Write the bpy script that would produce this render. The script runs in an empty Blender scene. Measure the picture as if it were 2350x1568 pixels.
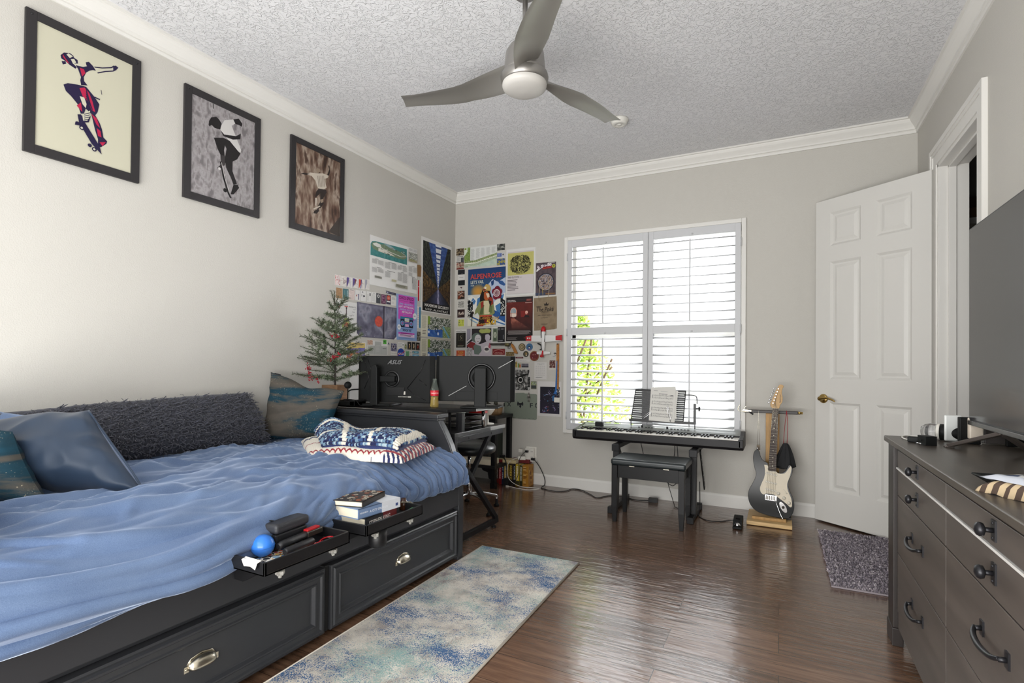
import bpy, bmesh, math, random
from math import sin, cos, pi, sqrt, radians, atan2, exp, floor as fl
from mathutils import Matrix, Vector, noise as mnoise
SC = bpy.context.scene
COL = SC.collection
random.seed(7)

# ---------------------------------------------------------------- camera, world, light, exposure
RW, RD, RH = 4.011, -5.3, 3.0        # room: x 0..RW, y RD..0, z 0..RH
def rotm(y, p, r):
    Rz = Matrix.Rotation(y, 3, 'Z'); Rx = Matrix.Rotation(p, 3, 'X'); Ry = Matrix.Rotation(r, 3, 'Y')
    return Rz @ Rx @ Ry
cam = bpy.data.cameras.new('camera'); camo = bpy.data.objects.new('camera', cam); COL.objects.link(camo)
R3 = rotm(0.4710, 0.0110, -0.0096)
r_, f_, u_ = R3.col[0], R3.col[1], R3.col[2]
cm = Matrix((r_, u_, -f_)).transposed().to_4x4(); cm.translation = Vector((3.1224, -4.7500, 1.1542))
camo.matrix_world = cm
cam.sensor_width = 36.0; cam.lens = 1208.0 / 2350 * 36.0
cam.shift_x = -0.8 / 2350; cam.shift_y = 45.0 / 2350
cam.clip_start = 0.02; cam.clip_end = 200
SC.camera = camo
SC.view_settings.view_transform = 'Standard'; SC.view_settings.look = 'None'
SC.view_settings.gamma = 1.0; SC.view_settings.exposure = 0.0; SC.view_settings.use_curve_mapping = False
wd = bpy.data.worlds.new('sky'); SC.world = wd; wd.use_nodes = True
bg = wd.node_tree.nodes['Background']; bg.inputs[0].default_value = (0.93, 0.97, 1.0, 1); bg.inputs[1].default_value = 2.4
def area(name, loc, rot, sx, sy, power, col=(1, 1, 1), spread=180):
    l = bpy.data.lights.new(name, 'AREA'); l.shape = 'RECTANGLE'; l.size = sx; l.size_y = sy
    l.energy = power; l.color = col; l.spread = radians(spread)
    o = bpy.data.objects.new(name, l); COL.objects.link(o); o.location = loc; o.rotation_euler = rot
    return o
# daylight: open sky above the shuttered window, then two added fill lamps in an assumed rear opening
area('sky_over_garden', (2.07, 2.1, 3.9), (radians(-40), 0, 0), 4.0, 2.6, 260, (0.94, 0.97, 1.0))
area('side_garden_daylight', (4.25, 2.85, 1.9), (Vector((-2.3, -2.85, -.25))).to_track_quat('-Z', 'Y').to_euler(), 1.7, 1.9, 1000, (0.97, 0.98, 1.0))
area('rear_fill', (2.0, RD - 0.12, 1.45), (radians(90), 0, 0), 3.2, 2.3, 70, (1.0, 0.985, 0.96))  # added fill from behind the camera, set in an assumed window
area('ceiling_fill', (2.0, RD - 0.10, 0.55), (radians(128), 0, 0), 3.2, 0.6, 92, (1.0, 0.98, 0.95))  # unseen lamp added to brighten the ceiling from below

# ---------------------------------------------------------------- colour and material helpers
def lin(c):
    if isinstance(c, str):
        c = c.lstrip('#'); c = tuple(int(c[i:i+2], 16) / 255 for i in (0, 2, 4))
    return tuple((x / 12.92 if x <= 0.04045 else ((x + 0.055) / 1.055) ** 2.4) for x in c[:3])
MATS = {}
def M(name, col=(.5, .5, .5), rough=.5, metal=0.0, bump=None, var=None, coat=0.0, sheen=0.0, trans=0.0, ior=1.45, emit=None, spec=.5, stretch=None):
    """bump=(scale,strength,distance[,detail]); var=(scale,amount) brightness variation; stretch scales object coords"""
    if name in MATS: return MATS[name]
    m = bpy.data.materials.new(name); m.use_nodes = True; MATS[name] = m
    nt = m.node_tree; b = nt.nodes['Principled BSDF']
    c = lin(col)
    b.inputs['Base Color'].default_value = (*c, 1); b.inputs['Roughness'].default_value = rough
    b.inputs['Metallic'].default_value = metal; b.inputs['IOR'].default_value = ior
    b.inputs['Specular IOR Level'].default_value = spec
    b.inputs['Coat Weight'].default_value = coat; b.inputs['Coat Roughness'].default_value = .12
    b.inputs['Sheen Weight'].default_value = sheen; b.inputs['Sheen Roughness'].default_value = .4
    b.inputs['Transmission Weight'].default_value = trans
    if emit: b.inputs['Emission Color'].default_value = (*lin(emit[0]), 1); b.inputs['Emission Strength'].default_value = emit[1]
    if bump or var:
        tc = nt.nodes.new('ShaderNodeTexCoord'); src = tc.outputs['Object']
        if stretch:
            mp = nt.nodes.new('ShaderNodeMapping'); mp.inputs['Scale'].default_value = stretch
            nt.links.new(src, mp.inputs[0]); src = mp.outputs[0]
    if var:
        n = nt.nodes.new('ShaderNodeTexNoise'); n.inputs['Scale'].default_value = var[0]; n.inputs['Detail'].default_value = 5
        nt.links.new(src, n.inputs['Vector'])
        mx = nt.nodes.new('ShaderNodeMix'); mx.data_type = 'RGBA'
        a = var[1]
        mx.inputs[6].default_value = (*[max(0, x * (1 - a)) for x in c], 1); mx.inputs[7].default_value = (*[min(1, x * (1 + a)) for x in c], 1)
        rp = nt.nodes.new('ShaderNodeMapRange'); rp.inputs[1].default_value = .3; rp.inputs[2].default_value = .7
        nt.links.new(n.outputs['Fac'], rp.inputs[0]); nt.links.new(rp.outputs[0], mx.inputs[0])
        nt.links.new(mx.outputs[2], b.inputs['Base Color'])
    if bump:
        n = nt.nodes.new('ShaderNodeTexNoise'); n.inputs['Scale'].default_value = bump[0]
        n.inputs['Detail'].default_value = bump[3] if len(bump) > 3 else 3
        nt.links.new(src, n.inputs['Vector'])
        bp = nt.nodes.new('ShaderNodeBump'); bp.inputs['Strength'].default_value = bump[1]; bp.inputs['Distance'].default_value = bump[2]
        nt.links.new(n.outputs['Fac'], bp.inputs['Height']); nt.links.new(bp.outputs[0], b.inputs['Normal'])
    return m
def ramp(nt, stops, src):
    r = nt.nodes.new('ShaderNodeValToRGB'); e = r.color_ramp.elements
    while len(e) > 1: e.remove(e[-1])
    e[0].position = stops[0][0]; e[0].color = (*lin(stops[0][1]), 1)
    for p, c in stops[1:]:
        k = e.new(p); k.color = (*lin(c), 1)
    nt.links.new(src, r.inputs[0]); return r
def colmat(name, rough=.6, bump=None, sheen=0, spec=.4):
    m = M(name, (1, 1, 1), rough, bump=bump, sheen=sheen, spec=spec)
    nt = m.node_tree
    if 'attr' not in nt.nodes:
        a = nt.nodes.new('ShaderNodeAttribute'); a.name = 'attr'; a.attribute_name = 'Col'
        nt.links.new(a.outputs['Color'], nt.nodes['Principled BSDF'].inputs['Base Color'])
    return m

# ---------------------------------------------------------------- mesh builder
class MB:
    def __init__(s, xf=None):
        s.v = []; s.f = []; s.m = []; s.s = []; s.c = []; s.X = xf; s.col = None
    def add(s, vs, fs, mat=0, smooth=False, col=None):
        o = len(s.v)
        if s.X is not None: s.v += [tuple(s.X @ Vector(p)) for p in vs]
        else: s.v += [tuple(p) for p in vs]
        col = col if col is not None else s.col
        for f in fs:
            s.f.append([o + i for i in f]); s.m.append(mat); s.s.append(smooth); s.c.append(col)
        return s
    def box(s, a, b, mat=0, col=None):
        x0, y0, z0 = [min(p, q) for p, q in zip(a, b)]; x1, y1, z1 = [max(p, q) for p, q in zip(a, b)]
        return s.add([(x0, y0, z0), (x1, y0, z0), (x1, y1, z0), (x0, y1, z0), (x0, y0, z1), (x1, y0, z1), (x1, y1, z1), (x0, y1, z1)],
                     [(0, 3, 2, 1), (4, 5, 6, 7), (0, 1, 5, 4), (1, 2, 6, 5), (2, 3, 7, 6), (3, 0, 4, 7)], mat, False, col)
    def obox(s, c, size, rot=(0, 0, 0), mat=0, col=None):
        from mathutils import Euler
        E = Euler(rot).to_matrix(); h = [k / 2 for k in size]; c = Vector(c)
        vs = [c + E @ Vector((x * h[0], y * h[1], z * h[2])) for z in (-1, 1) for (x, y) in ((-1, -1), (1, -1), (1, 1), (-1, 1))]
        return s.add(vs, [(0, 3, 2, 1), (4, 5, 6, 7), (0, 1, 5, 4), (1, 2, 6, 5), (2, 3, 7, 6), (3, 0, 4, 7)], mat, False, col)
    def bar(s, p, q, w, h, up=(0, 0, 1), mat=0, col=None):
        p, q = Vector(p), Vector(q); d = (q - p).normalized(); up = Vector(up)
        sd = d.cross(up)
        if sd.length < 1e-4: sd = d.cross(Vector((1, 0, 0)))
        sd.normalize(); u2 = sd.cross(d)
        vs = []
        for e in (p, q):
            for (a, b) in ((-1, -1), (1, -1), (1, 1), (-1, 1)): vs.append(e + sd * a * w / 2 + u2 * b * h / 2)
        return s.add(vs, [(0, 1, 2, 3), (7, 6, 5, 4), (0, 4, 5, 1), (1, 5, 6, 2), (2, 6, 7, 3), (3, 7, 4, 0)], mat, False, col)
    def tube(s, pts, r, n=8, mat=0, closed=False, caps=True, col=None, smooth=True):
        pts = [Vector(p) for p in pts]; N = len(pts); rs = r if isinstance(r, (list, tuple)) else [r] * N
        vs = []; prev = None
        for i, p in enumerate(pts):
            if closed: d = pts[(i + 1) % N] - pts[i - 1]
            else: d = pts[min(i + 1, N - 1)] - pts[max(i - 1, 0)]
            if d.length < 1e-9: d = Vector((0, 0, 1))
            d.normalize()
            if prev is None:
                a = Vector((0, 0, 1)) if abs(d.z) < .9 else Vector((1, 0, 0)); u = d.cross(a).normalized()
            else:
                u = prev - d * prev.dot(d); u = u.normalized() if u.length > 1e-6 else d.orthogonal().normalized()
            prev = u; w = d.cross(u)
            for k in range(n):
                a = 2 * pi * k / n; vs.append(p + (u * cos(a) + w * sin(a)) * rs[i])
        fs = []
        for i in range(N if closed else N - 1):
            j = (i + 1) % N
            for k in range(n): fs.append((i * n + k, i * n + (k + 1) % n, j * n + (k + 1) % n, j * n + k))
        s.add(vs, fs, mat, smooth, col)
        if caps and not closed:
            o = len(s.v) - N * n
            s.f += [[o + k for k in range(n)][::-1], [o + (N - 1) * n + k for k in range(n)]]; s.m += [mat] * 2; s.s += [False] * 2; s.c += [col if col is not None else s.col] * 2
        return s
    def cyl(s, p, q, r, r2=None, n=20, mat=0, col=None, caps=True):
        return s.tube([p, q], [r, r if r2 is None else r2], n, mat, False, caps, col)
    def lathe(s, prof, c=(0, 0, 0), n=24, mat=0, axis=(0, 0, 1), col=None, smooth=True, sharp=False):
        ax = Vector(axis).normalized(); u = ax.orthogonal().normalized(); w = ax.cross(u); c = Vector(c)
        vs = []
        for (r, z) in prof:
            for k in range(n):
                a = 2 * pi * k / n; vs.append(c + ax * z + (u * cos(a) + w * sin(a)) * max(r, 1e-5))
        fs = [(i * n + k, i * n + (k + 1) % n, (i + 1) * n + (k + 1) % n, (i + 1) * n + k) for i in range(len(prof) - 1) for k in range(n)]
        return s.add(vs, fs, mat, smooth, col)
    def ball(s, c, r, n=16, m=10, mat=0, col=None):
        rx, ry, rz = r if isinstance(r, (list, tuple)) else (r, r, r); c = Vector(c); vs = []
        for i in range(m + 1):
            t = pi * i / m
            for k in range(n):
                a = 2 * pi * k / n; vs.append(c + Vector((rx * sin(t) * cos(a), ry * sin(t) * sin(a), -rz * cos(t))))
        fs = [(i * n + k, i * n + (k + 1) % n, (i + 1) * n + (k + 1) % n, (i + 1) * n + k) for i in range(m) for k in range(n)]
        return s.add(vs, fs, mat, True, col)
    def prism(s, poly, a, b, plane='xy', mat=0, col=None, smooth=False):
        """extrude a 2D polygon between a and b along the axis missing from plane"""
        def mk(p, t): return {'xy': (p[0], p[1], t), 'xz': (p[0], t, p[1]), 'yz': (t, p[0], p[1])}[plane]
        n = len(poly); vs = [mk(p, a) for p in poly] + [mk(p, b) for p in poly]
        ar = sum(poly[i][0] * poly[(i + 1) % n][1] - poly[(i + 1) % n][0] * poly[i][1] for i in range(n))
        flip = (ar > 0) != (plane == 'xz')
        if b < a: flip = not flip
        f1 = list(range(n)); f2 = list(range(n, 2 * n))
        sd = [(i, (i + 1) % n, n + (i + 1) % n, n + i) for i in range(n)]
        if flip: s.add(vs, [f1[::-1], f2], mat, False, col); o = len(s.v) - 2 * n
        else: s.add(vs, [f1, f2[::-1]], mat, False, col); o = len(s.v) - 2 * n; sd = [q[::-1] for q in sd]
        for q in sd: s.f.append([o + i for i in q]); s.m.append(mat); s.s.append(smooth); s.c.append(col if col is not None else s.col)
        return s
    def grid(s, fn, nu, nv, mat=0, smooth=True, col=None, wrapu=False, flip=False):
        vs = [fn(i / nu, j / nv) for j in range(nv + 1) for i in range(nu + (0 if wrapu else 1))]
        W = nu if wrapu else nu + 1
        fs = []
        for j in range(nv):
            for i in range(nu):
                q = (j * W + i, j * W + (i + 1) % W, (j + 1) * W + (i + 1) % W, (j + 1) * W + i)
                fs.append(q[::-1] if flip else q)
        return s.add(vs, fs, mat, smooth, col)
    def build(s, name, mats, parent=None, bevel=0.0, seg=2, subsurf=0, label=None, ang=40, weld=False):
        me = bpy.data.meshes.new(name); me.from_pydata(s.v, [], s.f)
        if not isinstance(mats, (list, tuple)): mats = [mats]
        for m in mats: me.materials.append(m)
        me.polygons.foreach_set('material_index', s.m); me.polygons.foreach_set('use_smooth', s.s)
        if any(c is not None for c in s.c):
            at = me.color_attributes.new('Col', 'FLOAT_COLOR', 'CORNER'); buf = []
            for f, c in zip(s.f, s.c):
                cc = (*lin(c), 1.0) if c is not None else (.8, .8, .8, 1.0)
                buf.extend(cc * len(f))
            at.data.foreach_set('color', buf)
        me.update()
        if weld:
            bm = bmesh.new(); bm.from_mesh(me); bmesh.ops.remove_doubles(bm, verts=bm.verts, dist=1e-5); bm.to_mesh(me); bm.free()
        o = bpy.data.objects.new(name, me); COL.objects.link(o)
        if parent is not None: o.parent = parent
        if bevel > 0:
            bv = o.modifiers.new('bevel', 'BEVEL'); bv.width = bevel; bv.segments = seg; bv.limit_method = 'ANGLE'; bv.angle_limit = radians(ang)
        if subsurf:
            sb = o.modifiers.new('subdivision', 'SUBSURF'); sb.levels = subsurf; sb.render_levels = subsurf
        if label: o['label'] = label
        return o
def tag(o, label=None, cat=None, group=None, kind=None):
    if label: o['label'] = label
    if cat: o['category'] = cat
    if group: o['group'] = group
    if kind: o['kind'] = kind
    return o
def thing(name, label, cat, loc=(0, 0, 0), rotz=0.0, group=None):
    o = bpy.data.objects.new(name, None); COL.objects.link(o); o.location = loc; o.rotation_euler = (0, 0, rotz)
    o.empty_display_size = .05
    return tag(o, label, cat, group)
def struct(o): o['kind'] = 'structure'; return o
def copy_tree(src, loc=None, rotz=None, label=None, group=None):
    r = src.copy(); COL.objects.link(r)
    if loc is not None: r.location = loc
    if rotz is not None: r.rotation_euler = (0, 0, rotz)
    if label: r['label'] = label
    if group: r['group'] = group
    def rec(a, b):
        for ch in list(a.children):
            c = ch.copy(); COL.objects.link(c); c.parent = b; rec(ch, c)
    rec(src, r); return r
def bez(p, n=24):
    """Catmull-Rom through points"""
    P = [Vector(q) for q in p]; out = []
    for i in range(len(P) - 1):
        a = P[max(i - 1, 0)]; b = P[i]; c = P[i + 1]; d = P[min(i + 2, len(P) - 1)]
        k = max(2, n // (len(P) - 1))
        for j in range(k):
            t = j / k
            out.append(.5 * ((2 * b) + (c - a) * t + (2 * a - 5 * b + 4 * c - d) * t * t + (3 * b - a - 3 * c + d) * t ** 3))
    out.append(P[-1]); return out
_TX = {}
def text_geo(s, bold=False):
    """flat geometry of a string at unit size: (verts2d, faces, width)"""
    k = (s, bold)
    if k in _TX: return _TX[k]
    cu = bpy.data.curves.new('t', 'FONT'); cu.body = s; cu.size = 1.0; cu.resolution_u = 2
    if bold: cu.offset = 0.018
    o = bpy.data.objects.new('t', cu); COL.objects.link(o)
    bpy.context.view_layer.update()
    dg = bpy.context.evaluated_depsgraph_get(); me = bpy.data.meshes.new_from_object(o.evaluated_get(dg))
    vs = [(v.co.x, v.co.y) for v in me.vertices]; fs = [list(p.vertices) for p in me.polygons]
    w = max([v[0] for v in vs], default=.1)
    bpy.data.objects.remove(o); bpy.data.curves.remove(cu); bpy.data.meshes.remove(me)
    _TX[k] = (vs, fs, w); return _TX[k]
def fbm(x, y, z=0.0, o=4):
    s = 0; a = 1; t = 0
    for _ in range(o):
        s += a * mnoise.noise(Vector((x, y, z))); t += a; a *= .5; x *= 2; y *= 2; z *= 2
    return s / t
def mixc(a, b, t):
    t = max(0, min(1, t)); return tuple(p + (q - p) * t for p, q in zip(a, b))
def hx(c): c = c.lstrip('#'); return tuple(int(c[i:i+2], 16) / 255 for i in (0, 2, 4))
# ---------------------------------------------------------------- room materials
def wall_mat():
    m = M('painted_wall', '#c1beb7', .75, bump=(160, .35, .0035, 4), spec=.25); return m
WALL = wall_mat()
TRIM = M('white_trim', '#dcdad5', .42, spec=.4)
DOORW = M('white_door_paint', '#cfcdc8', .38, spec=.4)
def ceiling_mat():
    m = bpy.data.materials.new('knockdown_ceiling'); m.use_nodes = True; nt = m.node_tree; b = nt.nodes['Principled BSDF']
    b.inputs['Base Color'].default_value = (*lin('#dddddf'), 1); b.inputs['Roughness'].default_value = .85
    tc = nt.nodes.new('ShaderNodeTexCoord')
    n = nt.nodes.new('ShaderNodeTexNoise'); n.inputs['Scale'].default_value = 34; n.inputs['Detail'].default_value = 3; n.inputs['Roughness'].default_value = .6; n.inputs['Distortion'].default_value = 1.2
    nt.links.new(tc.outputs['Object'], n.inputs['Vector'])
    r = nt.nodes.new('ShaderNodeMapRange'); r.inputs[1].default_value = .46; r.inputs[2].default_value = .54; r.interpolation_type = 'SMOOTHSTEP'
    nt.links.new(n.outputs['Fac'], r.inputs[0])
    bp = nt.nodes.new('ShaderNodeBump'); bp.inputs['Strength'].default_value = .75; bp.inputs['Distance'].default_value = .006
    nt.links.new(r.outputs[0], bp.inputs['Height']); nt.links.new(bp.outputs[0], b.inputs['Normal'])
    return m
CEIL = ceiling_mat()
def floor_mat():
    m = bpy.data.materials.new('hand_scraped_hardwood'); m.use_nodes = True; nt = m.node_tree; b = nt.nodes['Principled BSDF']
    N = nt.nodes.new; L = nt.links.new
    tc = N('ShaderNodeTexCoord')
    br = N('ShaderNodeTexBrick'); br.offset = .37; br.offset_frequency = 2; br.inputs['Scale'].default_value = 1.0
    br.inputs['Brick Width'].default_value = 1.15; br.inputs['Row Height'].default_value = .178
    br.inputs['Mortar Size'].default_value = .0013; br.inputs['Mortar Smooth'].default_value = .1; br.inputs['Bias'].default_value = 0
    br.inputs['Color1'].default_value = (0, 0, 0, 1); br.inputs['Color2'].default_value = (1, 1, 1, 1); br.inputs['Mortar'].default_value = (.5, .5, .5, 1)
    mpb = N('ShaderNodeMapping'); mpb.inputs['Location'].default_value = (.33, .02, 0); L(tc.outputs['Object'], mpb.inputs[0]); L(mpb.outputs[0], br.inputs['Vector'])
    # per plank shift of the grain
    mul = N('ShaderNodeVectorMath'); mul.operation = 'SCALE'; mul.inputs[3].default_value = 7.0; L(br.outputs['Color'], mul.inputs[0])
    ad = N('ShaderNodeVectorMath'); ad.operation = 'ADD'; L(tc.outputs['Object'], ad.inputs[0]); L(mul.outputs[0], ad.inputs[1])
    mp = N('ShaderNodeMapping'); mp.inputs['Scale'].default_value = (2.2, 26, 1); L(ad.outputs[0], mp.inputs[0])
    n1 = N('ShaderNodeTexNoise'); n1.inputs['Scale'].default_value = 1.6; n1.inputs['Detail'].default_value = 7; n1.inputs['Roughness'].default_value = .62; n1.inputs['Distortion'].default_value = .6
    L(mp.outputs[0], n1.inputs['Vector'])
    rp = ramp(nt, [(.2, '#4a3629'), (.48, '#644a39'), (.62, '#735744'), (.85, '#8a6d58')], n1.outputs['Fac'])
    mx = N('ShaderNodeMix'); mx.data_type = 'RGBA'; mx.blend_type = 'MULTIPLY'; mx.inputs[0].default_value = 1.0
    vr = N('ShaderNodeMapRange'); vr.inputs[3].default_value = .72; vr.inputs[4].default_value = 1.18; L(br.outputs['Color'], vr.inputs[0])
    L(rp.outputs[0], mx.inputs[6]); L(vr.outputs[0], mx.inputs[7])
    mm = N('ShaderNodeMix'); mm.data_type = 'RGBA'; mm.inputs[7].default_value = (*lin('#2a1d15'), 1)
    L(br.outputs['Fac'], mm.inputs[0]); L(mx.outputs[2], mm.inputs[6]); L(mm.outputs[2], b.inputs['Base Color'])
    mp2 = N('ShaderNodeMapping'); mp2.inputs['Scale'].default_value = (5.0, 34, 1); L(ad.outputs[0], mp2.inputs[0])
    n2 = N('ShaderNodeTexNoise'); n2.inputs['Scale'].default_value = 1.2; n2.inputs['Detail'].default_value = 3; L(mp2.outputs[0], n2.inputs['Vector'])
    n3 = N('ShaderNodeTexNoise'); n3.inputs['Scale'].default_value = 9; n3.inputs['Detail'].default_value = 2; L(tc.outputs['Object'], n3.inputs['Vector'])
    am = N('ShaderNodeMath'); am.operation = 'MULTIPLY_ADD'; am.inputs[1].default_value = .7; L(n3.outputs['Fac'], am.inputs[0]); L(n2.outputs['Fac'], am.inputs[2])
    sb = N('ShaderNodeMath'); sb.operation = 'MULTIPLY_ADD'; sb.inputs[1].default_value = -.5; L(br.outputs['Fac'], sb.inputs[0]); L(am.outputs[0], sb.inputs[2])
    bp = N('ShaderNodeBump'); bp.inputs['Strength'].default_value = .5; bp.inputs['Distance'].default_value = .005; L(sb.outputs[0], bp.inputs['Height']); L(bp.outputs[0], b.inputs['Normal'])
    b.inputs['Roughness'].default_value = .22; b.inputs['Specular IOR Level'].default_value = .5
    b.inputs['Coat Weight'].default_value = .45; b.inputs['Coat Roughness'].default_value = .13; L(bp.outputs[0], b.inputs['Coat Normal'])
    return m
FLOOR = floor_mat()

# ---------------------------------------------------------------- room shell
WX0, WX1, WZ0, WZ1 = 1.30, 2.835, .565, 2.372      # window opening in the far wall
OY0, OY1, OZ = -1.345, -.56, 2.465                  # closet opening in the right wall
T = .14
f = MB(); f.box((-T, RD - T, -.12), (RW + T, T, 0)); struct(f.build('floor', FLOOR))
c = MB(); c.box((-T, RD - T, RH), (RW + T, T, RH + .12)); struct(c.build('ceiling', CEIL))
w = MB(); w.box((-T, RD - T, 0), (0, T, RH)); struct(w.build('wall_left', WALL))
w = MB(); w.box((0, 0, 0), (WX0, T, RH)); w.box((WX1, 0, 0), (RW, T, RH)); w.box((WX0, 0, 0), (WX1, T, WZ0)); w.box((WX0, 0, WZ1), (WX1, T, RH))
struct(w.build('wall_far', WALL))
w = MB(); w.box((RW, OY1, 0), (RW + T, T, RH)); w.box((RW, RD - T, 0), (RW + T, OY0, RH)); w.box((RW, OY0, OZ), (RW + T, OY1, RH))
struct(w.build('wall_right', WALL))
BX0, BX1, BZ0, BZ1 = .35, 3.65, .25, 2.6
w = MB(); w.box((0, RD - T, 0), (BX0, RD, RH)); w.box((BX1, RD - T, 0), (RW, RD, RH)); w.box((BX0, RD - T, 0), (BX1, RD, BZ0)); w.box((BX0, RD - T, BZ1), (BX1, RD, RH))
struct(w.build('wall_back', WALL))
b = MB()
for x in (BX0, (BX0 + BX1) / 2 - .03, BX1 - .06): b.box((x, RD - .09, BZ0), (x + .06, RD - .03, BZ1))
for z in (BZ0, BZ1 - .06): b.box((BX0, RD - .09, z), (BX1, RD - .03, z + .06))
struct(b.build('assumed_rear_window', TRIM))  # unseen window, assumed in the back wall to let the rear fill in
# crown moulding: profile (distance from wall, drop from ceiling)
CP = [(0, .107), (.010, .107), (.013, .092), (.010, .083), (.020, .080), (.022, .068), (.034, .052), (.048, .036), (.056, .022), (.058, .014), (.070, .012), (.070, 0), (0, 0)]
def crown(name, p, q, nrm, trim=True):
    p, q, nrm = Vector(p), Vector(q), Vector(nrm); d = (q - p).normalized(); m = MB(); n = len(CP); vs = []
    for e, sgn in ((p, 1), (q, -1)):
        for (a, z) in CP: vs.append(e + nrm * a + d * (a * sgn) + Vector((0, 0, -z)))
    fs = [(i, i + 1, n + i + 1, n + i) for i in range(n - 1)]
    m.add(vs, fs); struct(m.build(name, TRIM))
crown('trim_1', (0, RD, RH), (0, 0, RH), (1, 0, 0)); crown('trim_2', (0, 0, RH), (RW, 0, RH), (0, -1, 0)); crown('trim_3', (RW, 0, RH), (RW, RD, RH), (-1, 0, 0)); crown('trim_4', (RW, RD, RH), (0, RD, RH), (0, 1, 0))
def base(name, p, q, nrm):
    p, q, nrm = Vector(p), Vector(q), Vector(nrm); m = MB(); P = [(0, 0), (.014, 0), (.014, .088), (.009, .102), (.005, .107), (0, .107)]; n = len(P)
    vs = [e + nrm * a + Vector((0, 0, z)) for e in (p, q) for (a, z) in P]
    fs = [(i, (i + 1) % n, n + (i + 1) % n, n + i) for i in range(n)] + [tuple(range(n))[::-1], tuple(range(n, 2 * n))]
    m.add(vs, fs); struct(m.build(name, TRIM))
base('baseboard_left', (0, RD, 0), (0, 0, 0), (1, 0, 0)); base('baseboard_far', (0, 0, 0), (RW, 0, 0), (0, -1, 0)); base('baseboard_right', (RW, RD, 0), (RW, OY0 - .12, 0), (-1, 0, 0))
# closet behind the right wall
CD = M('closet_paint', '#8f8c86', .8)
w = MB(); CX = 4.95
w.box((CX, -2.3, 0), (CX + .08, 1.18, RH)); struct(w.build('wall_closet_back', CD))
w = MB(); w.box((RW + T, 1.1, 0), (CX, 1.18, RH)); w.box((RW + T - .08, T, 0), (RW + T, 1.18, RH)); struct(w.build('wall_closet_far', CD))
w = MB(); w.box((RW + T, -2.38, 0), (CX + .08, -2.3, RH)); struct(w.build('wall_closet_near', CD))
w = MB(); w.box((RW + T, -2.38, RH), (CX + .08, 1.18, RH + .1)); struct(w.build('ceiling_closet', CD))
w = MB(); w.box((RW + T, -2.38, -.12), (CX + .08, 1.18, 0)); struct(w.build('floor_closet', FLOOR))
# door casing and jamb
m = MB()
cw = .115
for (i0, i1, d) in ((0, cw - .05, .012), (cw - .05, cw - .03, .018), (cw - .03, cw, .024)):   # face, bead, outer band
    m.box((RW - d, OY1 + i0, 0), (RW + .001, OY1 + i1, OZ + i1)); m.box((RW - d, OY0 - i1, 0), (RW + .001, OY0 - i0, OZ + i1)); m.box((RW - d, OY0 - i0, OZ + i0), (RW + .001, OY1 + i0, OZ + i1))
struct(m.build('trim_5', TRIM))
m = MB()
m.box((RW - .004, OY1 - .02, 0), (RW + T + .01, OY1 + .002, OZ)); m.box((RW - .004, OY0 - .002, 0), (RW + T + .01, OY0 + .02, OZ)); m.box((RW - .004, OY0, OZ - .02), (RW + T + .01, OY1, OZ + .002))
m.box((RW + .045, OY1 - .034, 0), (RW + .085, OY1 - .02, OZ - .02)); m.box((RW + .045, OY0 + .02, 0), (RW + .085, OY0 + .034, OZ - .02)); m.box((RW + .045, OY0 + .02, OZ - .034), (RW + .085, OY1 - .02, OZ - .02))
struct(m.build('trim_6', TRIM, bevel=.002))

# ---------------------------------------------------------------- six panel door, standing open
DW, DH, DT = .775, 2.43, .036
HX, HY = 3.992, -.535
ang = atan2(-.064 - HY, 3.372 - HX)      # direction from the hinge to the free edge
def make_door():
    m = MB(); core = .024
    st, ms = .112, .105; lw = (DW - 2 * st - ms) / 2
    xs = [(st, st + lw), (st + lw + ms, DW - st)]
    zs = [(.24, .90), (1.075, 1.955), (2.075, 2.325)]
    # stiles and rails (full thickness)
    def slab(x0, x1, z0, z1): m.box((x0, -DT / 2, z0), (x1, DT / 2, z1))
    slab(0, st, 0, DH); slab(st + lw, st + lw + ms, 0, DH); slab(DW - st, DW, 0, DH)
    zc = [0, .24, .90, 1.075, 1.955, 2.075, 2.325, DH]
    for (x0, x1) in xs:
        for k in range(0, 8, 2): slab(x0, x1, zc[k], zc[k + 1])
        for (z0, z1) in zs:
            # sloped sticking, flat field and raised centre on both faces
            for sg in (-1, 1):
                o = DT / 2 * sg
                def ring(i, d): return [(x0 + i, o - sg * d, z0 + i), (x1 - i, o - sg * d, z0 + i), (x1 - i, o - sg * d, z1 - i), (x0 + i, o - sg * d, z1 - i)]
                rs = [ring(0, 0), ring(.016, .013), ring(.028, .013), ring(.05, .004)]
                vs = sum(rs, []); fs = []
                for r in range(3):
                    for k in range(4):
                        q = (r * 4 + k, r * 4 + (k + 1) % 4, (r + 1) * 4 + (k + 1) % 4, (r + 1) * 4 + k)
                        fs.append(q if sg < 0 else q[::-1])
                fs.append((12, 13, 14, 15) if sg < 0 else (15, 14, 13, 12))
                m.add(vs, fs)
    return m
door = bpy.data.objects.new('door_1', None); COL.objects.link(door); struct(door)
door.location = (HX, HY, .012); door.rotation_euler = (0, 0, ang)
make_door().build('door_panel', DOORW, door)
BRASS = M('satin_brass', '#b79a5c', .28, metal=1.0)
STEELH = M('painted_hinge', '#c9c5b8', .4, metal=.3)
h = MB()
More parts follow.
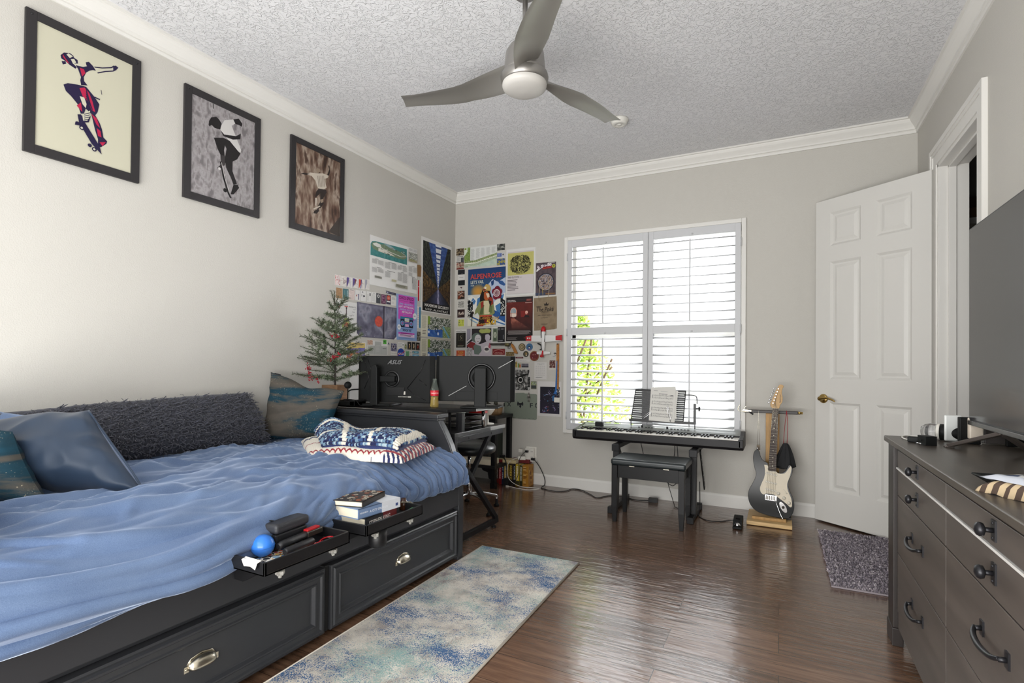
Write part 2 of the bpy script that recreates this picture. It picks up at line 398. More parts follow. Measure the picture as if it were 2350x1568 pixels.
for sg in (-1, 1):
    yb = sg * DT / 2; kx = DW - .065; kz = .925
    h.lathe([(0, 0), (.034, 0), (.034, .006), (.028, .011), (.013, .013), (.012, .04), (.015, .044), (.015, .052), (0, .054)], (kx, yb, kz), 28, axis=(0, sg, 0))
    pts = bez([(kx, yb + sg * .048, kz), (kx - .02, yb + sg * .05, kz + .004), (kx - .06, yb + sg * .05, kz + .006), (kx - .095, yb + sg * .048, kz - .004), (kx - .115, yb + sg * .046, kz - .016)], 16)
    h.tube(pts, [.012 - .007 * i / (len(pts) - 1) for i in range(len(pts))], 10)
h.build('door_handle', BRASS, door)
for z in (.98, 1.63, 2.24):
    g = MB(); g.cyl((-.004, -DT / 2 - .004, z - .05), (-.004, -DT / 2 - .004, z + .05), .0065, n=12)
    for k in (-.03, -.01, .01, .03): g.cyl((-.004, -DT / 2 - .004, z + k - .0015), (-.004, -DT / 2 - .004, z + k + .0015), .0072, n=12)
    g.ball((-.004, -DT / 2 - .004, z + .053), .006, 10, 6)
    g.build('hinge', STEELH, door)
hm = MB()
for z in (.992, 1.642, 2.252): hm.box((RW + .002, OY1 - .0215, z - .048), (RW + .034, OY1 - .0195, z + .048))
struct(hm.build('trim_7', TRIM))

# ---------------------------------------------------------------- window frame, sash and glass
SHW = M('shutter_white', '#c6c7c9', .4, spec=.4)
m = MB()
fx0, fx1, fz0, fz1 = 1.264, 2.868, .527, 2.407
fw = .036
for (x0, x1, z0, z1) in ((fx0, fx0 + fw, fz0, fz1), (fx1 - fw, fx1, fz0, fz1), (fx0 + fw, fx1 - fw, fz1 - fw, fz1), (fx0 + fw, fx1 - fw, fz0, fz0 + fw)):
    m.box((x0, -.022, z0), (x1, .03, z1))
win = struct(m.build('window_1', TRIM, bevel=.004))
m = MB()
for (x0, x1, z0, z1) in ((WX0, WX0 + .05, WZ0, WZ1), (WX1 - .05, WX1, WZ0, WZ1), (2.03, 2.10, WZ0, WZ1), (WX0, WX1, WZ0, WZ0 + .05), (WX0, WX1, WZ1 - .05, WZ1), (WX0, WX1, 1.44, 1.5)):
    m.box((x0, .085, z0), (x1, .125, z1))
m.build('sash', TRIM, win)
GL = M('window_glass', (1, 1, 1), 0, trans=1.0, ior=1.02)
m = MB(); m.box((WX0 + .03, .103, WZ0 + .03), (WX1 - .03, .107, WZ1 - .03)); m.build('glass_pane', GL, win)
# plantation shutters: two hinged panels, each with an upper and a lower bank of louvers
def shutter(x0, x1, label, hinge_left):
    z0, z1 = fz0 + fw + .003, fz1 - fw - .003
    t = thing('plantation_shutter', label, 'shutter', (x0, -.004, z0))
    W = x1 - x0; H = z1 - z0; sw = .045; tr = .068; br = .06; mz0, mz1 = 1.462 - z0, 1.532 - z0; D = .028
    m = MB()
    m.box((0, -D, 0), (sw, 0, H)); m.box((W - sw, -D, 0), (W, 0, H)); m.box((sw, -D, H - tr), (W - sw, 0, H)); m.box((sw, -D, 0), (W - sw, 0, br)); m.box((sw, -D, mz0), (W - sw, 0, mz1))
    m.build('shutter_frame', SHW, t, bevel=.002)
    for (a, b, n) in ((br, mz0, 11), (mz1, H - tr, 10)):
        p = (b - a) / n; lo = a < .2
        tilt = radians(13)
        for k in range(n):
            lm = MB(); zc = a + (k + .5) * p; pr = []
            cw2, th = .036, .0062
            for i in range(12):
                aa = 2 * pi * i / 12; yy, zz = cw2 * cos(aa), th * sin(aa)
                pr.append((-.014 + yy * cos(tilt) - zz * sin(tilt), zc + yy * sin(tilt) + zz * cos(tilt)))
            lm.prism(pr, sw + .002, W - sw - .002, 'yz', smooth=True)
            lm.build('louver', SHW, t)
        rx = W * .475
        r = MB(); r.box((rx - .006, -.066, a + p * .35), (rx + .006, -.054, b - p * .45)); r.build('tilt_rod', SHW, t, bevel=.001)
        kb = MB(); kb.ball((rx + .012, -D - .004, b + .014), .009, 10, 6); kb.build('magnet_catch', SHW, t)
    hx = 0 if hinge_left else W
    for z in (.13, H / 2 + .02, H - .16):
        hg = MB(); hg.cyl((hx, -D - .004, z - .035), (hx, -D - .004, z + .035), .006, n=10); hg.build('hinge', SHW, t)
    return t
shutter(fx0 + fw + .003, 2.066, 'left white louvered shutter, the shrub showing through its slats', True)
shutter(2.070, fx1 - fw - .003, 'right white louvered shutter, nothing but bright sky behind its slats', False)
# ================================================================ daybed and everything on it
def WB(t): return MB(t.matrix_basis.inverted())
def noisemat(name, stops, scale, rough=.8, detail=6, stretch=(1, 1, 1), bump=None, dist=0.0, sheen=0.0, rgh=.6, spec=.3):
    m = M(name, (1, 1, 1), rough, bump=bump, sheen=sheen, spec=spec); nt = m.node_tree
    tc = nt.nodes.new('ShaderNodeTexCoord'); mp = nt.nodes.new('ShaderNodeMapping'); mp.inputs['Scale'].default_value = stretch
    n = nt.nodes.new('ShaderNodeTexNoise'); n.inputs['Scale'].default_value = scale; n.inputs['Detail'].default_value = detail; n.inputs['Distortion'].default_value = dist; n.inputs['Roughness'].default_value = rgh
    nt.links.new(tc.outputs['Object'], mp.inputs[0]); nt.links.new(mp.outputs[0], n.inputs['Vector'])
    r = ramp(nt, stops, n.outputs['Fac']); nt.links.new(r.outputs[0], nt.nodes['Principled BSDF'].inputs['Base Color'])
    return m
BED = M('charcoal_painted_wood', '#2f3033', .38, bump=(55, .08, .002), spec=.5)
NICKEL = M('brushed_nickel', '#d6cfbe', .25, metal=1.0)
bed = thing('daybed', 'charcoal wooden daybed with two storage drawers along the left wall', 'bed', (.72, -3.12, 0))
BX = 1.42; YF, YN = -2.06, -4.19
def end_panel(y0, y1, face):
    m = WB(bed)
    prof = [(.05, 0), (BX, 0), (BX + .003, .30), (BX, .50), (1.412, .535), (1.392, .58), (1.352, .68), (1.312, .755), (1.262, .835), (.05, .835)]
    m.prism(prof, y0, y1, 'xz')
    o = m.build('end_panel', BED, bed, bevel=.006)
    c = WB(bed); c.box((.03, y0 - .03, .835), (1.285, y1 + .03, .862)); c.box((.03, y0 - .016, .82), (1.275, y1 + .016, .836))
    c.build('cap_board', BED, o, bevel=.005)
    # raised beads framing the inset field
    bd = WB(bed); yy = y0 - .004 if face < 0 else y1 + .004
    path = [(.10, yy, .745), (1.13, yy, .745), (1.275, yy, .50), (1.275, yy, .20), (.10, yy, .20)]
    bd.tube(path, .007, 8, closed=True); path2 = [(.125, yy, .722), (1.115, yy, .722), (1.25, yy, .49), (1.25, yy, .22), (.125, yy, .22)]
    bd.tube(path2, .004, 6, closed=True)
    bd.tube([(.125, yy, .60), (1.19, yy, .60)], .003, 6)
    bd.build('moulding', BED, o)
end_panel(-2.092, -2.04, -1); end_panel(-4.245, -4.193, 1)
m = WB(bed); m.box((1.385, YN, .325), (BX, -2.09, .455)); m.build('side_rail', BED, bed, bevel=.004)
m = WB(bed); m.box((.05, YN, .30), (1.385, -2.09, .40)); m.build('slat_deck', BED, bed)
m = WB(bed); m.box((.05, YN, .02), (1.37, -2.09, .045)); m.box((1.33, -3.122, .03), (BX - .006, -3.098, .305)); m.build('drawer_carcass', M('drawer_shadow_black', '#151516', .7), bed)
def drawer(y0, y1):
    m = WB(bed); z0, z1 = .03, .302; x = BX
    def ring(i, d): return [(x + d, y0 + i, z0 + i * 1.0), (x + d, y1 - i, z0 + i), (x + d, y1 - i, z1 - i), (x + d, y0 + i, z1 - i)]
    R = [ring(0, -.03), ring(0, .004), ring(.006, .008), ring(.012, .006), ring(.017, .014), ring(.024, .014), ring(.029, .006), ring(.046, .005), ring(.050, .010), ring(.055, .009), ring(.062, -.004), ring(.066, -.006)]
    vs = sum(R, []); n = len(R); fs = []
    for r in range(n - 1):
        for k in range(4): fs.append((r * 4 + k, r * 4 + (k + 1) % 4, (r + 1) * 4 + (k + 1) % 4, (r + 1) * 4 + k))
    fs.append(tuple((n - 1) * 4 + k for k in range(4)))
    m.add(vs, fs)
    bk = [(x - .45, y0 + .02, z0 + .01), (x - .03, y1 - .02, z1 - .04)]; m.box(*bk)
    d = m.build('drawer', BED, bed)
    # cup pull: half a shell, open below
    p = WB(bed); yc, zc, xf = (y0 + y1) / 2, .172, x - .006
    def cup(u, v):
        a = pi * u; w = .046; t = v * pi / 2
        return (xf + .026 * sin(t) * (1 if 1 else 0) * (.25 + .75 * sin(a) ** .5 if sin(a) > 0 else .25), yc - w * cos(a) * (1 - .12 * (1 - cos(t))), zc - .012 + .034 * cos(t) * sin(a) ** .6 if sin(a) > 0 else zc - .012)
    p.grid(cup, 20, 8); p.obox((xf + .001, yc - .05, zc - .008), (.003, .016, .02)); p.obox((xf + .001, yc + .05, zc - .008), (.003, .016, .02))
    for s in (-1, 1): p.ball((xf + .003, yc + s * .052, zc - .008), .0035, 8, 6)
    p.tube([(xf + .001, yc - .048, zc + .004), (xf + .001, yc - .036, zc + .02), (xf + .001, yc, zc + .028), (xf + .001, yc + .036, zc + .02), (xf + .001, yc + .048, zc + .004)], .003, 6)
    o = p.build('cup_pull', NICKEL, d); sol = o.modifiers.new('thickness', 'SOLIDIFY'); sol.thickness = .0018
drawer(-3.094, -2.112); drawer(-4.17, -3.126)
m = MB(); m.box((.07, -4.18, .405), (1.375, -2.10, .60))
tag(m.build('mattress', M('mattress_fabric', '#3a3d44', .9), bevel=.03), 'dark mattress on the daybed, showing only under the bedspread', 'mattress')

# ---- velvet bedspread
def velvet(name, col, dark, hi):
    m = M(name, col, .72, sheen=.9, spec=.25); nt = m.node_tree; b = nt.nodes['Principled BSDF']
    b.inputs['Sheen Tint'].default_value = (*lin(hi), 1); b.inputs['Sheen Roughness'].default_value = .35
    tc = nt.nodes.new('ShaderNodeTexCoord')
    n = nt.nodes.new('ShaderNodeTexNoise'); n.inputs['Scale'].default_value = 420; n.inputs['Detail'].default_value = 2; nt.links.new(tc.outputs['Object'], n.inputs['Vector'])
    n2 = nt.nodes.new('ShaderNodeTexNoise'); n2.inputs['Scale'].default_value = 5; n2.inputs['Detail'].default_value = 4; nt.links.new(tc.outputs['Object'], n2.inputs['Vector'])
    ad = nt.nodes.new('ShaderNodeMath'); ad.operation = 'MULTIPLY_ADD'; ad.inputs[1].default_value = .5; nt.links.new(n.outputs['Fac'], ad.inputs[0]); 
    m2 = nt.nodes.new('ShaderNodeMath'); m2.operation = 'MULTIPLY'; m2.inputs[1].default_value = .5; nt.links.new(n2.outputs['Fac'], m2.inputs[0]); nt.links.new(m2.outputs[0], ad.inputs[2])
    r = ramp(nt, [(.32, dark), (.68, col)], ad.outputs[0]); nt.links.new(r.outputs[0], b.inputs['Base Color'])
    bp = nt.nodes.new('ShaderNodeBump'); bp.inputs['Strength'].default_value = .15; bp.inputs['Distance'].default_value = .001; nt.links.new(n.outputs['Fac'], bp.inputs['Height']); nt.links.new(bp.outputs[0], b.inputs['Normal'])
    return m
VELV = velvet('blue_velvet', '#6a7d9b', '#4e6183', '#bcc8dd')
SATIN = M('slate_satin', '#2a384b', .45, sheen=.15, var=(6, .12), spec=.4)
prof = [(.10, .660), (.35, .664), (.60, .668), (.85, .672), (1.05, .672), (1.20, .664), (1.31, .640), (1.385, .600), (1.432, .553), (1.452, .508), (1.447, .472), (1.430, .452)]
PB = bez([(x, 0, z) for x, z in prof], 99)
def rid(x, y, z=0.0): return 1 - abs(mnoise.noise(Vector((x, y, z)))) * 2
def crs(x, y, z=0.0, w=.19):
    """narrow crests over broad valleys, about 0..1"""
    return exp(-(mnoise.noise(Vector((x, y, z))) / w) ** 2) - .35
def spread(u, v):
    y = -4.20 + u * (4.20 - 2.055)
    k = v * (len(PB) - 1); i = min(int(k), len(PB) - 2); t = k - i
    p = PB[i].lerp(PB[i + 1], t); d = (PB[i + 1] - PB[i]).normalized(); nr = Vector((-d.z, 0, d.x))
    if nr.z < 0 and v < .5: nr = -nr
    q = Vector((p.x, y, p.z))
    drape = max(0, min(1, (v - .50) / .18)); right = max(0, min(1, (y + 2.95) / .35)); left = 1 - max(0, min(1, (y + 3.60) / .5))
    a = 0; topw = (1 - drape); N2 = lambda a_, b_, c_=0.0: mnoise.noise(Vector((a_, b_, c_)))
    wx = q.x + .07 * N2(q.x * 2.5, y * 2.5, 1); wy = y + .10 * N2(q.x * 3, y * 2, 5)
    # long creases on top, running along the bed, some crossing
    a += topw * (.030 * crs(wx * 4.2 + wy * .8, wy * 1.1, 3.1) + .018 * crs(wx * 7.5 - wy * 1.8, wy * 1.9, 7.7, .14) + .010 * crs(wx * 12 + wy * 4, wy * 4, 1.7) + .012 * N2(wx * 5, wy * 5, 8))
    # gathered vertical folds at the foot end
    yy = y + .05 * N2(v * 7, y * 3, 2) - .12 * (v - .5)
    fold = .030 * ((.5 + .5 * sin(2 * pi * (yy * 11 + .9 * N2(yy * 4, v * 2, 2.2)))) ** 1.6 - .35) * (.55 + .45 * N2(yy * 5, v * 2, 7) * 2) + .007 * sin(2 * pi * (yy * 23 + 1.2 * N2(yy * 7, v * 3, 5))) + .004 * crs(yy * 26, v * 4, 1.5)
    a += drape * right * fold + .55 * topw * right * fold
    # diagonal creases, middle
    mid = (1 - right) * (1 - left); dg = y * 5.5 + v * 8
    a += drape * mid * (.022 * ((.5 + .5 * sin(2 * pi * (dg * .75 + .9 * N2(y * 3, v * 3, 4.4)))) ** 1.6 - .35) + .014 * crs(dg * 1.8, v * 4 - y * 2.4, 8.8, .3) + .010 * N2(y * 7, v * 6, 3))
    # broad sagging horizontal folds near the head
    sg = v + .10 * sin(y * 2.1) + .05 * N2(y * 2.5, v * 3, 4)
    a += drape * left * (.040 * crs(sg * 7.0, y * .7, 6.1) + .018 * crs(sg * 13, y * 1.1, 9.1))
    a += .014 * N2(q.x * 3.4, y * 3.4, v * 2)
    # fuller, puffed edge towards the head of the bed
    puff = exp(-((v - .74) / .17) ** 2)
    a += puff * (.028 * left + .014 * mid)
    # flattened where the folded throws lie
    flat = max(0, 1 - ((q.x - 1.0) / .5) ** 4 - ((y + 2.42) / .34) ** 4)
    fl_ = min(1, flat * 2) * topw
    a = a * (1 - .85 * fl_) - .004 * fl_ - .02 * topw * right * (1 - fl_)
    a *= min(1, (1 - v) / .12 + .12)
    q += nr * a
    if v > .93: q.x -= (v - .93) * .25
    if u > .985: q.z -= (u - .985) / .015 * .02 * (1 - drape)
    if q.x > 1.30 and q.z < .47: q.z = max(q.z, .447)
    return q
def comforter():
    m = MB(); m.grid(spread, 420, 190)
    o = m.build('bedspread', VELV); sol = o.modifiers.new('thickness', 'SOLIDIFY'); sol.thickness = .012; sol.offset = -1
    return tag(o, 'rumpled dusty blue velvet bedspread covering the charcoal daybed', 'bedspread')
comforter()

# ---- pillows from four corners
def pillow_geo(m, C, th, seed, nu=40, nv=30, wr=.012, mats=(0, 0), ax=.36, pinch=.06, dent=None):
    BL, BR, TR, TL = [Vector(c) for c in C]
    nrm = ((BR - BL).cross(TL - BL) + (TR - TL).cross(TR - BR)).normalized()
    def surf(sg):
        def fn(u, v):
            uu, vv = 2 * u - 1, 2 * v - 1
            # sides pulled in between the corners
            pu = uu * (1 - pinch * (1 - vv * vv) * abs(uu)); pv = vv * (1 - pinch * (1 - uu * uu) * abs(vv))
            a, b = (pu + 1) / 2, (pv + 1) / 2
            p = BL * (1 - a) * (1 - b) + BR * a * (1 - b) + TR * a * b + TL * (1 - a) * b
            h = max(0, (1 - uu * uu)) ** ax * max(0, (1 - vv * vv)) ** ax
            edge = h
            w = wr * (rid(p.x * 9 + seed, p.z * 12, p.y * 9) - .45) * (.35 + .65 * (1 - h)) + wr * .8 * mnoise.noise(Vector((p.x * 6, p.y * 6 + seed, p.z * 6)))
            q = p + nrm * sg * (th / 2 * h + w * min(1, h * 3))
            if dent: q = dent(q, u, v, h, sg)
            return q
        return fn
    m.grid(surf(1), nu, nv, mats[0]); m.grid(surf(-1), nu, nv, mats[1], flip=True)
TEAL = noisemat('teal_foil_linen', [(.30, '#4a4641'), (.42, '#57514a'), (.49, '#4d4b46'), (.53, '#133644'), (.62, '#164051'), (.66, '#55504a'), (.75, '#8a8375')], 1.5, .75, 7, (.8, .8, 5.0), bump=(300, .3, .001), dist=.4)
def specks(mat, col, scale, lo, hi):
    nt = mat.node_tree; b = nt.nodes['Principled BSDF']; l = b.inputs['Base Color'].links[0]; src = l.from_socket
    tc = nt.nodes.new('ShaderNodeTexCoord'); n = nt.nodes.new('ShaderNodeTexNoise'); n.inputs['Scale'].default_value = scale; n.inputs['Detail'].default_value = 2
    n2 = nt.nodes.new('ShaderNodeTexNoise'); n2.inputs['Scale'].default_value = 7; n2.inputs['Detail'].default_value = 2
    nt.links.new(tc.outputs['Object'], n.inputs['Vector']); nt.links.new(tc.outputs['Object'], n2.inputs['Vector'])
    mu = nt.nodes.new('ShaderNodeMath'); mu.operation = 'MULTIPLY_ADD'; mu.inputs[1].default_value = .45; nt.links.new(n2.outputs['Fac'], mu.inputs[0]); nt.links.new(n.outputs['Fac'], mu.inputs[2])
    r = nt.nodes.new('ShaderNodeMapRange'); r.inputs[1].default_value = lo; r.inputs[2].default_value = hi; nt.links.new(mu.outputs[0], r.inputs[0])
    mx = nt.nodes.new('ShaderNodeMix'); mx.data_type = 'RGBA'; mx.inputs[7].default_value = (*lin(col), 1); nt.links.new(r.outputs[0], mx.inputs[0]); nt.links.new(src, mx.inputs[6]); nt.links.new(mx.outputs[2], b.inputs['Base Color'])
specks(TEAL, '#a9a189', 150, .90, 1.02)
def dent_r(q, u, v, h, sg):
    q.z -= .032 * exp(-((u - .52) / .16) ** 2) * max(0, v - .35) * 1.5
    return q
pw = thing('throw_pillow', 'teal and brown streaked cushion propped in the corner by the footboard', 'cushion', (.3, -2.28, .68))
m = WB(pw); pillow_geo(m, [(.12, -2.43, .655), (.50, -2.235, .675), (.565, -2.16, .985), (.06, -2.325, 1.105)], .17, 3.0, wr=.016, dent=dent_r); m.build('cushion_cover', TEAL, pw)
m = WB(pw); m.obox((.115, -2.315, 1.088), (.045, .004, .012), (0, radians(14), radians(20))); m.build('sewn_tag', M('black_label', '#1a1a1d', .6), pw)
m = MB(); pillow_geo(m, [(.25, -4.17, .665), (.95, -3.87, .665), (.62, -3.86, .90), (.12, -4.08, .97)], .20, 8.0, wr=.012)
tag(m.build('throw_pillow', TEAL), 'teal foil-flecked cushion at the left edge, in front of the blue pillows', 'cushion')
bp_ = thing('bed_pillow', 'big blue velvet pillow with slate satin back, its corner pointing up', 'pillow', (.6, -3.7, .68))
m = WB(bp_); pillow_geo(m, [(.30, -3.95, .66), (1.05, -3.63, .672), (.655, -3.64, .965), (.05, -3.84, .86)], .24, 1.0, nu=60, nv=40, wr=.02, mats=(1, 0), pinch=.03)
m.build('pillow_case', [VELV, SATIN], bp_)
sm = WB(bp_); sm.tube(bez([(1.05, -3.632, .674), (.955, -3.63, .745), (.82, -3.636, .845), (.657, -3.64, .963)], 20), .004, 6); sm.build('piping', SATIN, bp_)
m = MB(); pillow_geo(m, [(.06, -3.84, .665), (.62, -3.56, .665), (.46, -3.52, .90), (.03, -3.70, .935)], .17, 5.0, wr=.014)
tag(m.build('bed_pillow', VELV), 'blue velvet pillow lying behind the big blue one, mostly hidden', 'pillow')

# ---- shaggy bolster along the wall
bol = thing('bolster', 'long dark grey shaggy body pillow leaning along the left wall', 'body pillow', (.2, -3.15, .66))
BC = [(.215, -3.78, .665), (.235, -2.475, .665), (.085, -2.515, .975), (.065, -3.74, .93)]
DG = M('charcoal_plush', '#3b3c43', .9, sheen=.3, var=(30, .12))
m = WB(bol); pillow_geo(m, BC, .22, 2.0, nu=90, nv=24, wr=.010, pinch=.015, ax=.42); m.build('pillow_body', DG, bol)
sh = WB(bol); rnd = random.Random(4)
BL_, BR_, TR_, TL_ = [Vector(c) for c in BC]; nB = ((BR_ - BL_).cross(TL_ - BL_)).normalized()
if nB.x < 0: nB = -nB
for k in range(5600):
    u, v = rnd.random(), rnd.random() ** .9
    if v > .93: continue
    uu, vv = 2 * u - 1, 2 * v - 1
    h = max(0, 1 - uu * uu) ** .42 * max(0, 1 - vv * vv) ** .42
    p = BL_ * (1 - u) * (1 - v) + BR_ * u * (1 - v) + TR_ * u * v + TL_ * (1 - u) * v + nB * (.11 * h + .001)
    d = (Vector((0, rnd.uniform(-.9, 1.0), rnd.uniform(-1.3, .25))) + nB * rnd.uniform(.25, .8)).normalized(); L = rnd.uniform(.018, .040)
    w = d.cross(nB)
    if w.length < 1e-3: continue
    w = w.normalized() * rnd.uniform(.0016, .003); c2 = d * L * .55 + nB * L * .22; e = d * L + nB * rnd.uniform(-.2, .25) * L
    sh.add([p - w, p + w, p + c2 + w * .9, p + c2 - w * .9, p + e], [(0, 1, 2, 3), (3, 2, 4)], 0, False)
o = sh.build('shag_pile', M('charcoal_shag', '#45464f', .85, sheen=.4), bol); o['kind'] = 'stuff'

# ---- two crocheted throws, folded
YARN = colmat('crochet_yarn', .9, bump=(380, .5, .0015), sheen=.3)
def slab_fn(C, z0, h, seed, tilt=0.0):
    P = [Vector((a, b, 0)) for a, b in C]
    def fn(u, v, lift=0.0):
        p = P[0] * (1 - u) * (1 - v) + P[1] * u * (1 - v) + P[2] * u * v + P[3] * (1 - u) * v
        uu, vv = abs(2 * u - 1), abs(2 * v - 1)
        e = max(0, 1 - uu ** 6) ** .45 * max(0, 1 - vv ** 6) ** .45
        z = z0 + h * e * (1 + .25 * mnoise.noise(Vector((u * 3 + seed, v * 3, 0)))) + tilt * (u - .5) * e
        return Vector((p.x, p.y, z + lift))
    return fn
lower = slab_fn([(.94, -2.79), (1.45, -2.66), (1.31, -2.17), (.46, -2.42)], .668, .062, 1.0)
def zig(u, v):
    WH, RD_, NV = hx('#ddd6c8'), hx('#8e1526'), hx('#232a52')
    t = abs(((u * 17) % 1) - .5) * 2
    k = v * 1.0 + t * .045
    if u > .80: return (NV if (u * 40 + v * 24) % 2 < 1 else WH) if (v * 30) % 3 < 2 else RD_
    if k < .006: return NV
    if .07 < k < .10 or .42 < k < .46: return RD_
    if .70 < k < .76: return NV
    return WH
m = MB(); NU, NV_ = 150, 110
vs = []
for j in range(NV_ + 1):
    for i in range(NU + 1):
        u, v = i / NU, j / NV_; p = lower(u, v); b = .0025 * abs(sin(u * 170)) * abs(sin(v * 95 + 1.5 * abs(((u * 17) % 1) - .5)))
        vs.append(p + Vector((0, 0, b)))
for j in range(NV_):
    for i in range(NU):
        a = j * (NU + 1) + i
        m.v.extend([]) 
        m.f.append([a, a + 1, a + NU + 2, a + NU + 1]); m.m.append(0); m.s.append(True); m.c.append(zig((i + .5) / NU, (j + .5) / NV_))
m.v = [tuple(p) for p in vs]
m.add([tuple(lower(u, v)) for u, v in ((.01, .01), (.99, .01), (.99, .99), (.01, .99))], [(3, 2, 1, 0)], 0, False, (.8, .78, .74))
tag(m.build('crochet_throw', YARN), 'white crocheted throw with red zigzags, folded under the blue one', 'throw blanket')
upper = slab_fn([(.965, -2.72), (1.39, -2.62), (1.26, -2.19), (.52, -2.37)], .716, .072, 4.0, .0)
def upz(u, v):
    p = upper(u, v); p.z += .040 * exp(-((u - .15) / .14) ** 2 - ((v - .85) / .22) ** 2) - .012 * exp(-((u - .42) / .1) ** 2); return p
m = MB(); m.col = hx('#2b3560')
m.grid(lambda u, v: upz(u, v) - Vector((0, 0, .006)), 50, 40)
rnd = random.Random(11); BU, BV = 52, 34
for j in range(BV):
    for i in range(BU):
        u = (i + .5 + (.5 if j % 2 else 0)) / (BU + .5); v = (j + .5) / BV
        p = upz(u, v)
        a, b = (u * 3.05) % 1, (v * 2.6) % 1
        white = a > .84 or b > .84
        if white: c = hx('#d9d3c6')
        else:
            r = rnd.random(); c = hx('#171f47') if r < .46 else hx('#6d8aa0') if r < .74 else hx('#38527c') if r < .9 else hx('#9fb3bd')
        m.ball(p, (rnd.uniform(.0085, .011), rnd.uniform(.009, .011), rnd.uniform(.008, .0105)), 7, 5, 0, c)
tag(m.build('crochet_throw', YARN), 'navy and white bobble crocheted throw, folded on top of the zigzag one', 'throw blanket')

# ================================================================ two clip-on trays with their contents
TRAY = M('black_tray_plastic', '#141416', .42, bump=(90, .1, .001))
CLEAR = M('clear_plastic', '#e8e6df', .12, trans=.75, ior=1.3)
def clip_tray(label, x0, x1, y0, y1, zt, cup=False):
    t = thing('clip_on_tray', label, 'tray', ((x0 + x1) / 2, (y0 + y1) / 2, zt - .045))
    m = WB(t); w = .009
    m.box((x0, y0, zt - .045), (x1, y1, zt - .038))
    m.box((x0, y0, zt - .045), (x0 + w, y1, zt)); m.box((x1 - w, y0, zt - .045), (x1, y1, zt)); m.box((x0, y0, zt - .045), (x1, y0 + w, zt)); m.box((x0, y1 - w, zt - .045), (x1, y1, zt))
    m.build('tray_body', TRAY, t, bevel=.002)
    for yb in (y0 + .07, y1 - .07):
        b = WB(t); P = [(BX + .004, zt - .046), (x1 - .05, zt - .046), (BX + .05, zt - .115), (BX + .004, zt - .115)]
        b.prism(P, yb - .012, yb + .012, 'xz'); b.build('bracket', TRAY, t, bevel=.002)
        k = WB(t); c = Vector((x1 - .02, yb + .005, zt - .058))
        pts = [(c.x + (.017 if i % 2 == 0 else .011) * cos(2 * pi * i / 10), c.y + (.017 if i % 2 == 0 else .011) * sin(2 * pi * i / 10)) for i in range(10)]
        k.prism(pts, c.z - .008, c.z + .006, 'xy'); k.cyl(c - Vector((0, 0, .018)), c - Vector((0, 0, .008)), .006, n=10)
        k.build('thumb_screw', CLEAR, t, bevel=.002)
    if cup:
        c = WB(t); cc = (x1 - .055, y0 + .13)
        c.lathe([(0, zt - .125), (.034, zt - .125), (.037, zt - .12), (.040, zt - .045), (.0375, zt - .045), (.035, zt - .118), (0, zt - .118)], (cc[0], cc[1], 0), 32)
        c.build('cup_holder', TRAY, t)
    return t
T1 = (1.432, 1.655, -3.60, -3.225, .518); T2 = (1.430, 1.655, -3.135, -2.765, .515)
clip_tray('black clip-on tray holding the blue ball, clamped to the bed rail', *T1)
clip_tray('black clip-on tray holding the three stacked books, clamped to the bed rail', *T2, cup=True)
zf = T1[4] - .038
# sheet of stickers lining the tray (plain shapes)
m = MB(); PRINT = colmat('printed_paper', .55)
rnd = random.Random(21); m.box((1.437, -3.585, zf), (1.656, -3.30, zf + .0008), 0, hx('#2b2622'))
cols = ['#e9e4da', '#d8452f', '#e8b62f', '#3b6fa8', '#2a2a2c', '#c7a04f', '#a8283a', '#efe9dc', '#7fa0b8', '#d97a3a']
for k in range(120):
    cx, cy = rnd.uniform(1.455, 1.638), rnd.uniform(-3.565, -3.32); r = rnd.uniform(.008, .024); n = rnd.choice([5, 6, 8, 14]); a0 = rnd.random() * 6
    P = [(cx + r * rnd.uniform(.6, 1.1) * cos(a0 + 2 * pi * i / n), cy + r * rnd.uniform(.6, 1.1) * sin(a0 + 2 * pi * i / n)) for i in range(n)]
    P = [(min(max(x, 1.438), 1.655), min(max(y, -3.584), -3.301)) for x, y in P]
    z = zf + .0009 + k * .00001
    m.add([(x, y, z) for x, y in P], [tuple(range(n))], 0, False, hx('#efebe2') if k % 2 == 0 else hx(rnd.choice(cols)))
    m.add([(cx + (x - cx) * .72, cy + (y - cy) * .72, z + .000005) for x, y in P], [tuple(range(n))], 0, False, hx(rnd.choice(cols)))
tag(m.build('sticker_sheet', PRINT), 'colourful collage of stickers lining the tray under the blue ball', 'stickers')
m = MB(); m.add([(1.55, -3.59, T1[4] + .001), (1.63, -3.592, T1[4] + .001), (1.632, -3.61, T1[4] - .002), (1.628, -3.614, T1[4] - .022), (1.60, -3.611, T1[4] - .016), (1.57, -3.611, T1[4] - .020), (1.552, -3.607, T1[4] - .003), (1.56, -3.55, zf + .002), (1.625, -3.55, zf + .002)], [(0, 1, 2, 6), (6, 2, 3, 4, 5), (7, 8, 1, 0)])
o = m.build('paper_scrap', M('white_paper', '#dedad2', .7)); sol = o.modifiers.new('t', 'SOLIDIFY'); sol.thickness = .0006
tag(o, 'torn white paper scrap folded over the near edge of the ball tray', 'paper')
bl = thing('rubber_ball', 'glossy blue ball resting in the near clip-on tray', 'ball', (1.510, -3.495, zf + .040))
BLU = M('blue_rubber', '#2f6fc4', .28, spec=.5)
m = MB(); m.ball((0, 0, 0), (.040, .038, .038), 40, 26); m.build('ball_body', BLU, bl)
m = MB(); m.tube([(.0400 * cos(a) * .99, .0380 * sin(a) * .99, .004 * sin(a)) for a in [2 * pi * i / 40 for i in range(40)]], .0012, 6, closed=True); m.build('mould_seam', M('blue_seam', '#245aa6', .4), bl)
vs, fs, w = text_geo('VANS'); sc_ = .017 / w
